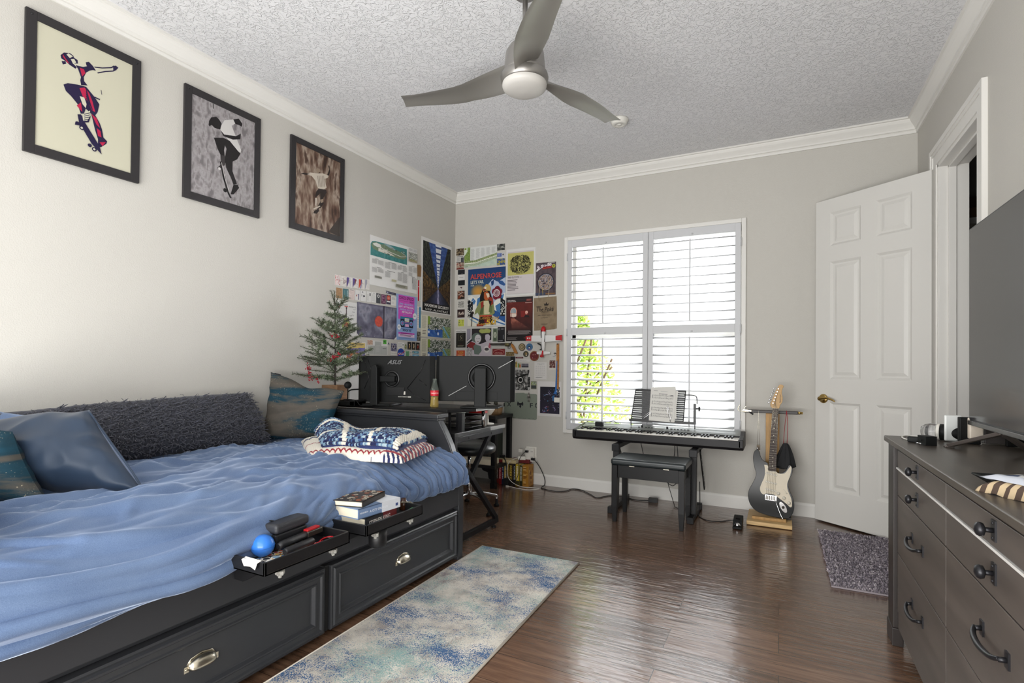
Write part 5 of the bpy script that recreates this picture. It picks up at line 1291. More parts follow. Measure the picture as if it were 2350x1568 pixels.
s.rect(.39, .51, .60, .585, '#d9d2a8'); s.rect(.41, .53, .58, .56, '#a9bcd8'); s.rect(.40, .60, .60, .615, '#c05aac'); s.rect(.41, .64, .59, .70, '#dba8c8'); s.rect(.37, .60, .62, .602, '#c8cfe4')
for (u, v, r) in ((.87, .44, .095), (.13, .72, .08)): s.disc(u, v, r, '#dfe2e6'); s.lines(u - r * .6, v - .012, u + r * .6, v + .016, 3, '#55596a')
s.text('ROCK 101', .30, .80, .40, .042, '#1d2a4a'); s.lines(.22, .745, .78, .765, 1, '#4f68a0'); s.rect(.10, .83, .86, .865, PK); s.lines(.2, .84, .75, .858, 1, '#6a1f62', .8); s.rect(.10, .867, .86, .93, '#dcc6dc'); s.lines(.16, .88, .80, .925, 2, '#6a4a6e'); s.lines(.12, .955, .8, .97, 1, '#5a74a8')
s.done('gig_poster', 'pink and light blue concert poster with a boombox on the left wall')
s = Sheet(P['travel']).base('#dad7d2')
def trav(u, v):
    if v < .28 + .1 * (1 - u): return hx('#cdb46a') if v > .02 else hx('#d9d2c4')
    n = fbm(u * 4, v * 4, 7)
    return mixc(hx('#6a64a4'), hx('#c46a34'), max(0, min(1, (v - .55 + n + .25 * (.5 - u)) * 3)))
s.img(trav, 30, 30, .03, .02, .97, .98); s.lines(.45, .10, .9, .2, 2, '#5a5040')
s.done('travel_print', 'purple and orange travel print half hidden behind the tree and left monitor')
s = Sheet(P['grey']).base('#d6d5d2'); s.rect(.35, .05, .68, .98, '#a9aaa6'); s.rect(.02, .36, .98, .98, '#aaaba7'); s.line([(.34, .36), (.34, .98)], .006, '#8c8d89'); s.line([(.68, .36), (.68, .98)], .006, '#8c8d89'); s.lines(.05, .5, .28, .9, 5, '#9a9b97'); s.lines(.42, .3, .6, .8, 5, '#b7b8b4'); s.lines(.74, .5, .93, .6, 1, '#6f706d')
s.done('cutout', 'grey cross-shaped paper cutout above the left monitor', 'cutout')
for k, lab, cat, cols, sc in (('pinkcard', 'tiny floral card under the left corner of the painting', 'card', ['#d9cfc0', '#c99a8a', '#8f7a62', '#dcd6ca'], 4), ('green', 'bright green sticker under the purple painting', 'sticker', ['#4fb03a', '#66c04a', '#2d6a24'], 3), ('darkposter', 'small navy photo print with white caption strip', 'print', ['#1f2440', '#3c3f5e', '#8b8596', '#23263c'], 4), ('ticket', 'small green ticket right of the round blue sticker', 'ticket', ['#6fa07a', '#8ab892', '#56805f'], 6)):
    s = Sheet(P[k]).base('#d9d6d0'); s.img(noisy(cols, sc, len(k)), 14, 14, .03, .03, .97, .70 if k == 'darkposter' else .97)
    if k == 'green': s.disc(.5, .4, .18, '#1f4a1c'); s.rect(.46, .4, .54, .75, '#1f4a1c')
    if k == 'darkposter': s.disc(.45, .3, .2, '#c8c2c4'); s.disc(.45, .3, .14, '#31263a'); s.text('Outta the Sky', .05, .90, .9, .10, '#55545a', False)
    if k == 'ticket': s.rect(.15, .2, .85, .85, '#5d8f69')
    s.done(cat + '_scrap' if cat == 'print' else 'wall_' + cat, lab, cat)
s = Sheet(P['tri']); s.poly([(.5, 0), (1, .95), (0, .95)], '#8f949a'); s.poly([(.5, .25), (.78, .8), (.22, .8)], '#3a3f48'); s.done('triangle_sticker', 'tiny grey triangle sticker right of the bright green one', 'sticker')
s = Sheet(P['drawing']).base('#d9d8d4'); s.lines(.1, .15, .7, .75, 3, '#8b8a88', .25); s.poly([(.7, .3), (.9, .25), (.8, .5)], '#5a5c50'); s.line([(.1, .85), (.9, .80)], .01, '#77767a'); s.done('wall_card', 'white card with a fine sketch, right of the navy photo print', 'card')
s = Sheet(P['avosticker']); s.poly([(.5, 0), (.8, .3), (1, .7), (.7, 1), (.3, 1), (0, .7), (.2, .3)], '#6d7a50'); s.disc(.5, .65, .3, '#b8b88a'); s.disc(.5, .68, .16, '#5d4030'); s.done('avocado_sticker', 'little green avocado sticker left of the three black cards', 'sticker')
bl_ = ['leftmost of the three small black cards', 'middle one of the three small black cards', 'rightmost of the three small black cards']
for i in range(3):
    s = Sheet(P['blk%d' % i]).base('#25211d'); s.poly([(.4, .25), (.62, .3), (.7, .6), (.55, .8), (.35, .75), (.42, .5)], ['#b08a5a', '#c9b890', '#a83a2c'][i]); s.disc(.5, .32, .12, '#d3bfa0'); s.rect(.2, .86, .8, .90, '#8a7a60'); s.done('wall_card', bl_[i], 'card', 'three black cards')
s = Sheet(P['nasa']); s.disc(.5, .5, .5, '#1d3f9c'); s.text('NASA', .08, .66, .84, .28, '#e6e6ea'); s.line([(.02, .78), (.25, .45), (.5, .6), (.75, .35), (1.05, .12)], .06, '#c4263c'); s.ring(.48, .5, .36, .06, '#dfe0e6', .16); s.done('round_sticker', 'round blue space-agency sticker with white lettering above the left monitor', 'sticker')
s = Sheet(P['minitext']).base('#d8d7d3'); s.lines(.1, .1, .9, .5, 4, '#6a6a68'); s.text('UL', .15, .95, .7, .35, '#2a2a2c'); s.done('wall_card', 'tiny white card with black letters, left of the blue strips', 'card')
for i in range(2):
    s = Sheet(P['blue%d' % i]).base('#2f7f9c' if i == 0 else '#4a8fbc'); s.disc(.15, .5, .06, '#d9c96a') if i == 0 else s.rect(.1, .3, .5, .7, '#7fb4d4'); s.lines(.3, .25, .9, .8, 2, '#bcd8dc'); s.done('bumper_sticker', ['upper teal strip sticker at the right end of the sticker row', 'lower blue strip sticker at the right end of the sticker row'][i], 'sticker')
# the prison corridor poster
s = Sheet(P['alcatraz']).base('#dcdad8')
def alc(u, v):
    cx, cy = .54, .735
    dx, dy = u - cx, v - cy
    if dy > 0 and abs(dx) < dy * 1.75:                      # floor
        t = dy / .14; n = fbm(u * 20, v * 20, 4)
        c = mixc(hx('#6a6d9a'), hx('#20222c'), min(1, abs(dx + .0) / (dy * 1.75 + .02)) * .8 + .2 * t)
        if abs(dx - .005) < .012 + dy * .10: c = mixc(c, hx('#c4c2e0'), .75)
        return mixc(c, hx('#10121a'), .12 + n * .3)
    if dy < 0 and abs(dx) < -dy * .46 + .008:                # ceiling with skylight
        r = -dy
        if abs(dx - .0) < r * .14 + .006: return hx('#dfe3ea') if (math.log(r + .05) * 7) % 1 < .72 else hx('#3a4a78')
        n = fbm(u * 9, v * 14, 1); return mixc(hx('#2a3f7c'), hx('#4f6ea8'), .4 + n + .3 * (((math.log(r + .05)) * 7) % 1 > .75))
    side = abs(dx)                                            # cell tiers
    a = atan2(dy, side); n = fbm(u * 22, v * 22, 6)
    if a > .0: c = mixc(hx('#2c2118'), hx('#5a4027'), .5 + n * 1.4)
    elif a > -.45: c = mixc(hx('#3a2c1a'), hx('#7a5a30'), .35 + n * 2)
    else: c = mixc(hx('#15171a'), hx('#3d4034'), .4 + n * 1.6)
    if (a * 9) % 1 < .12: c = mixc(c, hx('#8a8a78'), .35)
    if (math.log(side + .03) * 9) % 1 < .14 and a > -.5: c = mixc(c, hx('#171310'), .6)
    return c
s.img(alc, 84, 130, .055, .045, .965, .875); s.rect(.055, .868, .965, .985, '#161618'); s.text('MAXIMUM SECURITY', .12, .925, .80, .042, '#e2e0dc'); s.text('U.S.P. ALCATRAZ', .14, .972, .76, .026, '#dad8d4')
s.done('prison_poster', 'tall dark poster of a prison corridor beside the room corner')
s = Sheet(P['bag']); s.poly([(0, .05), (.75, 0), (1, .12), (.95, .95), (.1, 1)], '#8a6a48'); s.lines(.15, .2, .8, .85, 8, '#6b4f33', .2); s.done('tag_label', 'brown paper tag tucked left of the prison poster', 'tag')
s = Sheet(P['redstrip']).base('#d9d7d3'); s.rect(.05, .0, .48, 1, '#b3202c'); s.rect(.12, .3, .38, .33, '#e3dcd8'); s.rect(.7, .05, .95, .95, '#bfc7c2'); s.done('bookmark', 'red and white strip pinned left of the prison poster', 'bookmark')
s = Sheet(P['bluestrip']).base('#d6d2cf'); s.rect(.5, .02, .98, .98, '#3a7a9c'); s.lines(.08, .1, .42, .9, 8, '#c9a0a0', .3); s.done('bookmark', 'blue and white strip below the red one', 'bookmark')
s = Sheet(P['darkphoto']).base('#2b2a26'); s.img(noisy(['#1c1c1a', '#4f4c44', '#a39f92', '#2b2a26'], 4, 3.0), 10, 14, .05, .04, .95, .96); s.done('photo_scrap', 'tiny dark photo right of the pink and blue concert poster', 'photo')
for i in range(2):
    s = Sheet(P['park%d' % i]).base('#d8d5c2' if i == 0 else '#d6d3bf'); s.lines(.03, .04, .18, .62, 18, '#aaa692', .5, i, .25); s.lines(.05, .70, .17, .9, 3, '#77736a', .5)
    rnd = random.Random(17)
    def park(u, v, q=i):
        n = fbm(u * 9, v * 9, 2.0); n2 = fbm(u * 26, v * 26, 5)
        if v > .62 + .03 * sin(u * 9) and u < .64: return mixc(hx('#2a55a4'), hx('#5f8ac0'), .3 + n)
        if u > .64 and v > .42: return mixc(hx('#5d7a3e'), hx('#b9c4a4'), .4 + n2 * 1.6) if abs((u - .66) - (v - .45) * .5) > .04 else hx('#6fa8c4')
        if u < .10 and v < .4: return hx('#7d9a3c')
        t = n2 * 2.2 + n
        return hx('#cfd0cc') if t > .22 else hx('#8d938c') if t > -.02 else hx('#55624c') if t > -.4 else hx('#2f3a35')
    s.img(park, 60, 40, .215, .02, .985, .97); s.ring(.49, .62, .05, .3, '#2a3550'); s.disc(.25, .75, .025, '#dfe3ea'); s.disc(.55, .80, .03, '#cfdcec')
    s.done('park_map', ['upper one of the two matching illustrated park maps', 'lower one of the two matching illustrated park maps, its foot behind the monitors'][i], 'map')
s = Sheet(P['sheet']).base('#d9d8d6'); s.rect(.72, .10, .74, .9, '#a9b0c8'); s.lines(.76, .12, .95, .9, 18, '#bcbec6', .4); s.done('paper_sheet', 'white paper sheet on the left wall, showing left of the left monitor', 'paper')
# ---- far wall
s = Sheet(P['golf']).base('#c9cbb4')
def golf(u, v):
    n = fbm(u * 10, v * 6, 3); n2 = fbm(u * 40, v * 26, 5)
    if u < .19 and v < .68:
        c = mixc(hx('#5a7236'), hx('#93a75a'), .45 + n2 * 1.5)
        return hx('#c9d2bf') if (u < .10 and v < .42 - u * 2.2) else c
    y0 = .74 - max(0, u - .35) * .42
    if v > y0 - .08 and v < y0 + .04: return mixc(hx('#5f7440'), hx('#b8bc98'), .4 + n2 * 1.8)
    if v > y0 + .04 and v < y0 + .07: return hx('#e0dfd2')
    if v >= y0 + .07: return mixc(hx('#b6c0a2'), hx('#8d9c84'), .5 + n2 * 1.6) if v < y0 + .2 else mixc(hx('#bccab6'), hx('#a4b6ac'), .5 + n)
    return hx('#cfd0cc')
s.img(golf, 90, 44, 0, 0, 1, 1)
for k in range(5): s.lines(.21 + k * .158, .09, .335 + k * .158, .66 - .07 * k, 22 - 2 * k, '#a7a8a6', .45, k, .35)
s.rect(.01, .02, .07, .10, '#7a8a32'); s.text('LEGEND', .02, .975, .10, .04, '#4a5a24'); s.done('resort_map', 'wide green and white resort map at the top of the far wall', 'map')
pll = ['dark food photo, top of the three small prints by the corner', 'white text and photo card, middle of the prints by the corner', 'brown photo print with red base, lowest of the prints by the corner']
for i in range(3):
    s = Sheet(P['pl%d' % i]).base('#c4c1ba')
    if i == 1: s.lines(.06, .30, .5, .85, 7, '#8f8f90'); s.rect(.6, .28, .98, .95, '#4a4b4e'); s.rect(.05, .08, .9, .16, '#3a3c48'); s.rect(0, .92, 1, 1, '#2a2a2c')
    else: s.img(noisy([['#1c1916', '#3f342a', '#7a6a4c', '#8d8478'], 0, ['#5a3a32', '#9a8474', '#b4a794', '#7a2a26']][i], 4, i * 2.0), 18, 16)
    if i == 2: s.rect(0, .84, 1, 1, '#6d2422')
    s.done('photo_print', pll[i], 'photo')
prl = ['dark night photo at the right end of the resort map, topmost', 'small blue and white card right of the resort map', 'blue and yellow landscape photo below the blue and white card']
for i in range(3):
    s = Sheet(P['pr%d' % i]).base('#bfbfc0')
    if i == 1: s.rect(.02, .1, .6, .95, '#4a5c94'); s.lines(.08, .2, .5, .8, 5, '#8a98c0'); s.disc(.8, .5, .1, '#5a5a5e')
    else: s.img(noisy([['#1f2122', '#3c3f3d', '#55574f', '#a0a19c'], 0, ['#2a2f2a', '#b8a83a', '#2f4a8c', '#38507c']][i], 3, 4.0 + i), 18, 16)
    s.done('photo_print', prl[i], 'photo')
stl = ['black card directly under the corner prints', 'white card with one small line of text in the corner column', 'plain black card in the corner column', 'tiny dark red heart sticker in the corner column', 'square sticker with guitar photo in the corner column']
for i in range(5):
    if i == 3:
        s = Sheet(P['st3']); s.poly([(.5, .95), (.0, .35), (.15, .05), (.35, .05), (.5, .25), (.65, .05), (.85, .05), (1, .35)], '#4a2030'); s.done('heart_sticker', stl[3], 'sticker'); continue
    s = Sheet(P['st%d' % i]).base(['#202124', '#cfcdc9', '#1e1f22', 0, '#2a2422'][i])
    if i == 0: s.rect(.5, .82, .7, .88, '#8a8a8c'); s.disc(.55, .04, .05, '#6a6a6c')
    if i == 1: s.rect(.2, .48, .8, .54, '#55555a')
    if i == 4: s.img(noisy(['#1e1a18', '#46362c', '#8a4a34', '#a8a090'], 4, 6.0), 16, 18, .03, .03, .97, .97); s.line([(.1, .5), (.8, .15)], .06, '#c9c4b8'); s.poly([(.15, .6), (.45, .55), (.4, .9), (.1, .9)], '#7a3a26')
    s.done('wall_sticker' if i == 4 else 'wall_card', stl[i], 'sticker' if i == 4 else 'card')
sql = ['square grey scribble sticker in the corner column', 'square dark sticker with white slanted lettering', 'square yellow and black sticker at the foot of the corner column']
for i in range(3):
    s = Sheet(P['sq%d' % i]).base(['#cfccc6', '#2a1a1c', '#cdcac0'][i])
    if i == 0: s.img(noisy(['#3b3b38', '#8f8d86', '#c9c7c0', '#55534e'], 9, 2.0), 22, 22, .06, .06, .94, .90)
    if i == 1: s.text('Ruffs', .10, .62, .78, .34, '#cfc0b4', True, .25); s.line([(.1, .72), (.9, .55)], .03, '#b8a89c'); s.rect(.08, .82, .5, .86, '#5a3a3a')
    if i == 2: s.img(noisy(['#2c2d26', '#a8ae3e', '#c4c860', '#3a3b30'], 3, 8.0), 16, 18, .05, .05, .95, .88); s.poly([(.35, .1), (.6, .1), (.55, .6), (.45, .6)], '#c9cc5a')
    s.done('wall_sticker', sql[i], 'sticker')
s = Sheet(P['alpen']).base('#1f4070')
NAVY, SNOW, SKY_ = '#1d3c6c', '#d8d8d0', '#7fa6c4'
def alp(u, v):
    if v < .45: 
        t = max(0, 1 - (((u - .27) / .20) ** 2 + ((v - .40) / .14) ** 2)); c = mixc(hx('#1b3a68'), hx('#3f5f78'), v * 1.6); return mixc(c, hx('#c08a3a'), t ** .7) if t > 0 else c
    return hx('#c9cbc6')
s.img(alp, 30, 40)
s.poly([(.55, .28), (.66, .20), (.80, .25), (1, .18), (1, .62), (.55, .62)], '#a9b6cc'); s.poly([(.62, .24), (.70, .21), (.69, .29), (.64, .32)], NAVY); s.poly([(.78, .22), (.92, .24), (1, .30), (.97, .33), (.85, .29)], '#2a4f86')
for pts in ([(0, .52), (.10, .46), (.22, .52), (.34, .47), (.40, .70), (0, .75)], [(.70, .60), (.85, .50), (1, .44), (1, .80), (.70, .78)]): s.poly(pts, SNOW)
for pts in ([(.14, .50), (.22, .56), (.17, .63), (.10, .55)], [(.26, .52), (.34, .49), (.33, .60), (.24, .66)], [(.86, .50), (.97, .46), (.92, .60)], [(.74, .66), (.90, .60), (1, .70), (.98, .74), (.80, .80)]): s.poly(pts, '#3f6fa0')
s.poly([(.62, .70), (1, .82), (1, .95), (.62, .80)], '#28528c'); s.poly([(0, .78), (.30, .86), (.30, 1), (0, 1)], '#d3cfc0'); s.poly([(0, .79), (.30, .88), (.30, .91), (0, .81)], '#2d558c'); s.poly([(0, .84), (.28, .94), (.28, .96), (.1, .90)], '#7fa0b8')
s.poly([(.62, .86), (1, .95), (1, 1), (.55, 1)], '#c9cdd0'); s.line([(.66, .90), (1, .985)], .03, '#3a6698')
rnd = random.Random(12)
for (u0, u1) in ((.0, .14), (.88, 1.0)):
    s.poly([(u0, .52), (u1, .58), (u1, .84), (u0, .84)], '#16181c')
    for k in range(26): u, v = rnd.uniform(u0, u1), rnd.uniform(.55, .84); s.line([(u, v), (u + rnd.uniform(-.05, .05), v - .022)], .012, '#cfd0c8')
# the skier: plain figure in winter clothes
s.poly([(.34, .48), (.42, .36), (.50, .34), (.60, .40), (.66, .52), (.62, .60), (.45, .62), (.34, .58)], '#1a1614'); s.poly([(.45, .42), (.53, .40), (.60, .46), (.58, .54), (.50, .58), (.45, .52)], '#a8562c'); s.poly([(.50, .44), (.58, .44), (.60, .50), (.55, .52)], '#d3c4ac')
s.poly([(.43, .34), (.50, .28), (.58, .29), (.63, .35), (.62, .40), (.50, .39), (.43, .41)], '#b89a5a'); s.poly([(.43, .36), (.49, .33), (.50, .38), (.44, .40)], '#7a2220'); s.disc(.485, .345, .03, '#d8d2c0')
s.poly([(.33, .58), (.45, .56), (.60, .56), (.70, .62), (.74, .78), (.64, .84), (.34, .84), (.28, .76), (.20, .80), (.22, .72)], '#7d8454'); s.poly([(.44, .57), (.60, .57), (.63, .66), (.60, .80), (.46, .80)], '#c4bd98'); s.poly([(.40, .62), (.46, .64), (.42, .80), (.33, .80)], '#4f5c38'); s.poly([(.60, .64), (.68, .66), (.66, .78), (.58, .76)], '#5d6a40')
s.poly([(.36, .60), (.44, .56), (.44, .66), (.38, .70)], '#8a2e22'); s.poly([(.58, .50), (.68, .52), (.70, .62), (.62, .66)], '#8a3020'); s.poly([(.57, .56), (.66, .58), (.62, .68)], '#2a1c16')
s.poly([(.34, .82), (.66, .82), (.70, .98), (.30, .98)], '#241a17'); s.poly([(.45, .83), (.62, .84), (.60, .97), (.48, .97)], '#6d1c20'); s.rect(.34, .815, .66, .835, '#b8352c'); s.poly([(.26, .96), (.46, .96), (.44, 1), (.26, 1)], '#8a2226'); s.poly([(.50, .95), (.64, .95), (.64, 1), (.50, 1)], '#d3cfc4')
s.disc(.165, .75, .05, '#d8d6cc'); s.disc(.15, .765, .035, '#241c1a'); s.line([(.14, .78), (.115, 1)], .018, '#2b1c18')
# rose
for (u, v) in ((.73, .415), (.80, .375), (.86, .42), (.84, .49), (.76, .505)): s.disc(u, v, .07, '#6d1a2c')
for r in (.085, .055, .028): s.ring(.785, .445, r, .20, '#d0c4c4')
s.text('ALPENROSE', .085, .178, .82, .085, '#c9605c'); s.text('ALPENROSE', .091, .175, .81, .080, '#b8433f'); s.text("LET'S VAIL", .085, .26, .36, .055, '#ccd2c8'); s.text('1974', .085, .305, .10, .03, '#b9c2c0'); s.rect(.24, .283, .40, .288, '#8c9a86')
s.text('Celebrating', .33, .885, .52, .062, '#b88f3c', False, .25); s.text('50', .50, .965, .27, .075, '#d0a52e', True, .3); s.text('Seasons', .28, .985, .50, .05, '#c49a34', False, .25)
s.done('ski_poster', 'blue vintage-style ski poster with a skier and a rose')
s = Sheet(P['olddog']).base('#cfcecb'); s.rect(.05, .055, .94, .10, '#c0b9bb'); s.rect(.05, .085, .94, .565, '#b5b068'); rnd = random.Random(31)
for k in range(620):
    a = rnd.random() * 2 * pi; r = rnd.random() ** .5; u = .49 + .35 * r * (abs(cos(a)) ** .8) * (1 if cos(a) > 0 else -1); v = .335 + .19 * r * (abs(sin(a)) ** .8) * (1 if sin(a) > 0 else -1)
    b = rnd.random() * pi; L = rnd.uniform(.012, .03); pts = [(u - L * cos(b), v - L * .7 * sin(b)), (u + L * .3 * cos(b + 1), v + L * .3 * sin(b + 1)), (u + L * cos(b), v + L * .7 * sin(b))]
    s.d -= s.step * .9; s.line(pts, .011, '#24231a')
s.text('THIS OLD DOG', .37, .54, .21, .012, '#3a3820'); s.rect(.05, .565, .94, .96, '#c4bdbd'); s.text('THIS OLD DOG', .065, .625, .40, .038, '#2f2a2c'); s.text('2017', .49, .622, .07, .016, '#55505a'); s.lines(.06, .66, .44, .90, 8, '#5c5356', .45, 3, .35)
s.done('album_poster', 'pale album poster with black squiggles on a yellow square')
s = Sheet(P['manga']).base('#4a3f44')
s.img(noisy(['#3f353b', '#54484c', '#473c42'], 4, 3.0), 16, 24); s.disc(.5, .60, .42, '#1f1b20'); s.disc(.5, .60, .38, '#7d8290'); s.img(lambda u, v: None if ((u - .5) / .5) ** 2 + ((v - .5) / .5) ** 2 > 1 else noisy(['#2a2528', '#6f6a72', '#b0a8a8', '#7a5a3a', '#8a8590', '#3a3338'], 6, 5.0)(u, v), 30, 34, .14, .37, .86, .84)
KANA = [[(.08, .12), (.16, .14)], [(.07, .16), (.15, .18)], [(.04, .27), (.20, .17)], [(.26, .12), (.38, .10)], [(.27, .155), (.37, .14)], [(.26, .19), (.38, .175)], [(.38, .10), (.38, .18)], [(.44, .10), (.50, .12)], [(.43, .14), (.49, .155)], [(.42, .19), (.56, .11)], [(.58, .08), (.68, .07)], [(.59, .11), (.67, .10)], [(.58, .145), (.68, .135)], [(.68, .07), (.68, .14)], [(.73, .07), (.70, .13), (.76, .14), (.79, .09), (.73, .07)]]
for off, c, t in ((.012, '#7a3f7c', .045), (0, '#d6d2d0', .034)):
    for st_ in KANA: s.line([(u * 1.0 + off, v * .9 - .02 + off * .5) for u, v in st_], t, c)
s.poly([(.02, .25), (.10, .19), (.30, .16), (.06, .27)], '#d6d2d0'); s.poly([(.32, .21), (.38, .13), (.85, .12), (.82, .19)], '#7a2420'); s.line([(.36, .19), (.80, .15)], .02, '#b8453a'); s.disc(.90, .125, .085, '#a8a83e'); s.disc(.90, .125, .04, '#6a6a2a'); s.rect(0, .92, .5, 1, '#3a4258'); s.rect(.5, .94, .98, .975, '#7a5a3a'); s.rect(.62, .02, .95, .035, '#c9c4c4')
s.line([(.35, .78), (.38, .98)], .02, '#b8a04a')
s.done('comic_poster', 'dark comic poster with a round picture and slanted lettering')
s = Sheet(P['movie']).base('#221d1e')
def mov(u, v):
    n = fbm(u * 6, v * 8, 2)
    c = mixc(hx('#5a1f1a'), hx('#2b1615'), max(0, min(1, (v - .1) * 1.4 + n * .3)))
    if v > .70: c = mixc(c, hx('#1e191a'), min(1, (v - .70) * 12))
    du = u - .40; 
    if v > .42 and v < .75:
        y = v - .42; L = .20 + y * 2.4
        if u > .18 + y * .1 and u < .30 + y * 2.2 and v > .42 + max(0, u - .4) * .22: c = mixc(c, hx('#c07a62'), max(0, .85 - y * 2.8) * (.8 + n))
    return c
s.img(mov, 44, 60, .005, .115, .995, .995); s.rect(0, 0, 1, .115, '#262224'); s.line([(.03, .06), (.97, .06)], .003, '#5a4a4a')
s.text('THIRD IMPALA', .04, .085, .31, .022, '#cfc6c2'); s.text('THE SLOW RUSH', .04, .112, .33, .022, '#cfc6c2'); s.rect(.76, .055, .96, .10, '#6a2e2c'); s.lines(.78, .06, .94, .098, 3, '#a8685e', .4); s.rect(.72, .135, .96, .145, '#b89a90'); s.rect(.05, .142, .24, .15, '#8f4a40')
s.poly([(.155, .44), (.155, .30), (.20, .245), (.28, .225), (.36, .24), (.42, .29), (.42, .42)], '#9a4a3c'); s.poly([(.165, .44), (.165, .31), (.205, .26), (.28, .24), (.35, .255), (.39, .30), (.39, .44), (.28, .46)], '#d3c2b4'); s.poly([(.19, .355), (.20, .28), (.28, .25), (.35, .265), (.375, .31), (.37, .36)], '#7d8f98')
for u in (.24, .30): s.line([(u, .26), (u, .36)], .008, '#d3c2b4')
s.line([(.165, .365), (.40, .365)], .014, '#8a4a3c'); s.line([(.215, .365), (.215, .45)], .014, '#8a4a3c'); s.rect(.56, .32, .82, .46, '#74221e'); s.disc(.775, .355, .05, '#d3a898'); s.disc(.765, .38, .035, '#c08a7c'); s.poly([(.66, .47), (.74, .41), (.84, .42), (.90, .47)], '#1c1718')
rnd = random.Random(5)
for k in range(6): s.rect(.05 + rnd.uniform(0, .05), .765 + k * .016, .90 + rnd.uniform(-.1, .05), .773 + k * .016, '#8b8280')
s.lines(.04, .915, .45, .985, 4, '#6f6866'); s.rect(.68, .93, .74, .94, '#a83a30')
s.done('music_poster', 'dark red poster of a sunlit arched window in a room')
s = Sheet(P['poke']); s.poly([(0, .02), (.98, 0), (1, .5), (1, .95), (.9, .97), (.7, .98), (.02, 1), (.0, .5)], '#7d6d57'); s.img(lambda u, v: noisy(['#75654f', '#84745d', '#7b6b55'], 3, 2.0)(u, v), 18, 22, .02, .03, .98, .96)
s.poly([(.46, .26), (.44, .185), (.50, .225), (.545, .155), (.59, .225), (.65, .185), (.63, .26)], '#1f1a17'); s.text('The Poké', .11, .43, .74, .13, '#1f1a17', True, .2); s.line([(.11, .29), (.20, .275), (.34, .30)], .02, '#1f1a17'); s.text('COMPANY', .31, .463, .35, .022, '#2b2420'); s.text('SIMPLE QUALITY BOWLS', .18, .56, .60, .03, '#2b2420'); s.lines(.32, .62, .62, .64, 1, '#4a3f34'); s.lines(.34, .80, .62, .84, 2, '#4a3f34'); s.line([(.0, .50), (1, .485)], .004, '#62543f'); s.line([(.15, .62), (.2, .8), (.3, .93)], .004, '#62543f')
s.done('paper_bag', 'brown flattened takeaway paper bag with a black crown and script', 'paper bag')
m = MB()
for (u, v0) in ((.25, 0), (.66, 0)):
    x = P['poke'][1] + (P['poke'][2] - P['poke'][1]) * u; z = P['poke'][4] - .005
    m.tube(bez([(x - .01, -.006, z), (x, -.008, z + .06), (x + .004, -.008, z + .13), (x - .015, -.006, z + .17)], 12), .0025, 6)
tag(m.build('bag_cord', M('paper_twine', '#b5a58a', .8)), 'pale twine handles lying over the foot of the comic poster', 'twine')
s = Sheet(P['wwow']).base('#cfccc8'); s.rect(.06, .17, .92, .97, '#25241f'); s.text('wwOww', .06, .12, .86, .055, '#33322f'); s.rect(.27, .22, .68, .60, '#6a6250'); s.rect(.29, .23, .66, .59, '#25241f'); s.text('5', .40, .52, .18, .20, '#9a9078', False); s.lines(.2, .84, .8, .92, 2, '#8d8874'); s.rect(.35, .77, .6, .785, '#5a2a26')
s.done('tournament_card', 'white card with a black panel and number five by the corner', 'card')
s = Sheet(P['orange']).base('#b8492f'); s.text('TULSA', .16, .40, .68, .28, '#c9a24a'); s.lines(.14, .52, .86, .75, 2, '#d9b48a'); s.done('wall_card', 'orange-red card low by the corner, just above the right monitor', 'card')
# generic cartoon stand-in
s = Sheet(P['album']).base('#2b2729'); s.poly([(.0, .55), (.25, .42), (.55, .55), (1, .40), (1, 1), (.25, 1)], '#bdb3ba'); s.poly([(0, .0), (.14, .0), (.14, .32), (0, .42)], '#8d8894'); s.poly([(.15, 0), (.20, 0), (.20, .36), (0, .52), (0, .44), (.15, .33)], '#c9c4c6')
s.poly([(.02, .58), (.16, .46), (.34, .50), (.38, .62), (.28, .76), (.02, .62)], '#7d2c2c'); s.disc(.80, .10, .0, '#fff') if False else s.poly([(.50, .08), (.56, .02), (.70, .03), (.82, .01), (.95, .04), (.98, .09), (.93, .16), (.78, .16), (.62, .17), (.53, .14)], '#9aa05a')
s.disc(.40, .32, .20, '#5d6a62', .17); s.disc(.46, .36, .13, '#c9c4c4', .15); s.rect(.40, .35, .44, .365, '#55505a'); s.rect(.48, .35, .53, .365, '#55505a'); s.rect(.42, .45, .50, .47, '#7a3a3e')
s.poly([(.28, .62), (.36, .55), (.58, .62), (.62, .78), (.50, .92), (.32, .90)], '#66736b'); s.disc(.82, .73, .12, '#d3cdcb'); s.disc(.82, .73, .09, '#4a4446', .05); s.poly([(.76, .22), (.88, .20), (.96, .28), (.92, .44), (.80, .46), (.75, .36)], '#b6aeb8'); s.poly([(.93, .50), (.99, .54), (.97, .72), (.88, .66)], '#a8525e'); s.img(noisy(['#c9c5c2', '#8f8a8c', '#d3cfca'], 8, 3.0), 10, 14, .0, .68, .24, 1)
s.done('cartoon_print', 'square print of a hooded cartoon diner at a table, in red, grey and mauve')
s = Sheet(P['white']).base('#cfcdc8'); s.done('paper_sheet', 'white backing sheet behind the green banknote and black case', 'paper')
s = Sheet(P['dollar'], .0012, .0034).base('#5f6d58'); s.rect(.08, .03, .92, .97, '#a7ad98'); s.rect(.14, .05, .86, .95, '#4f5c4a'); s.disc(.5, .5, .30, '#b4b8a4', .22); s.text('ONE', .36, .38, .3, .24, '#4a5644', True, rot=True); s.done('banknote', 'green banknote stuck upright on the white backing sheet', 'banknote')
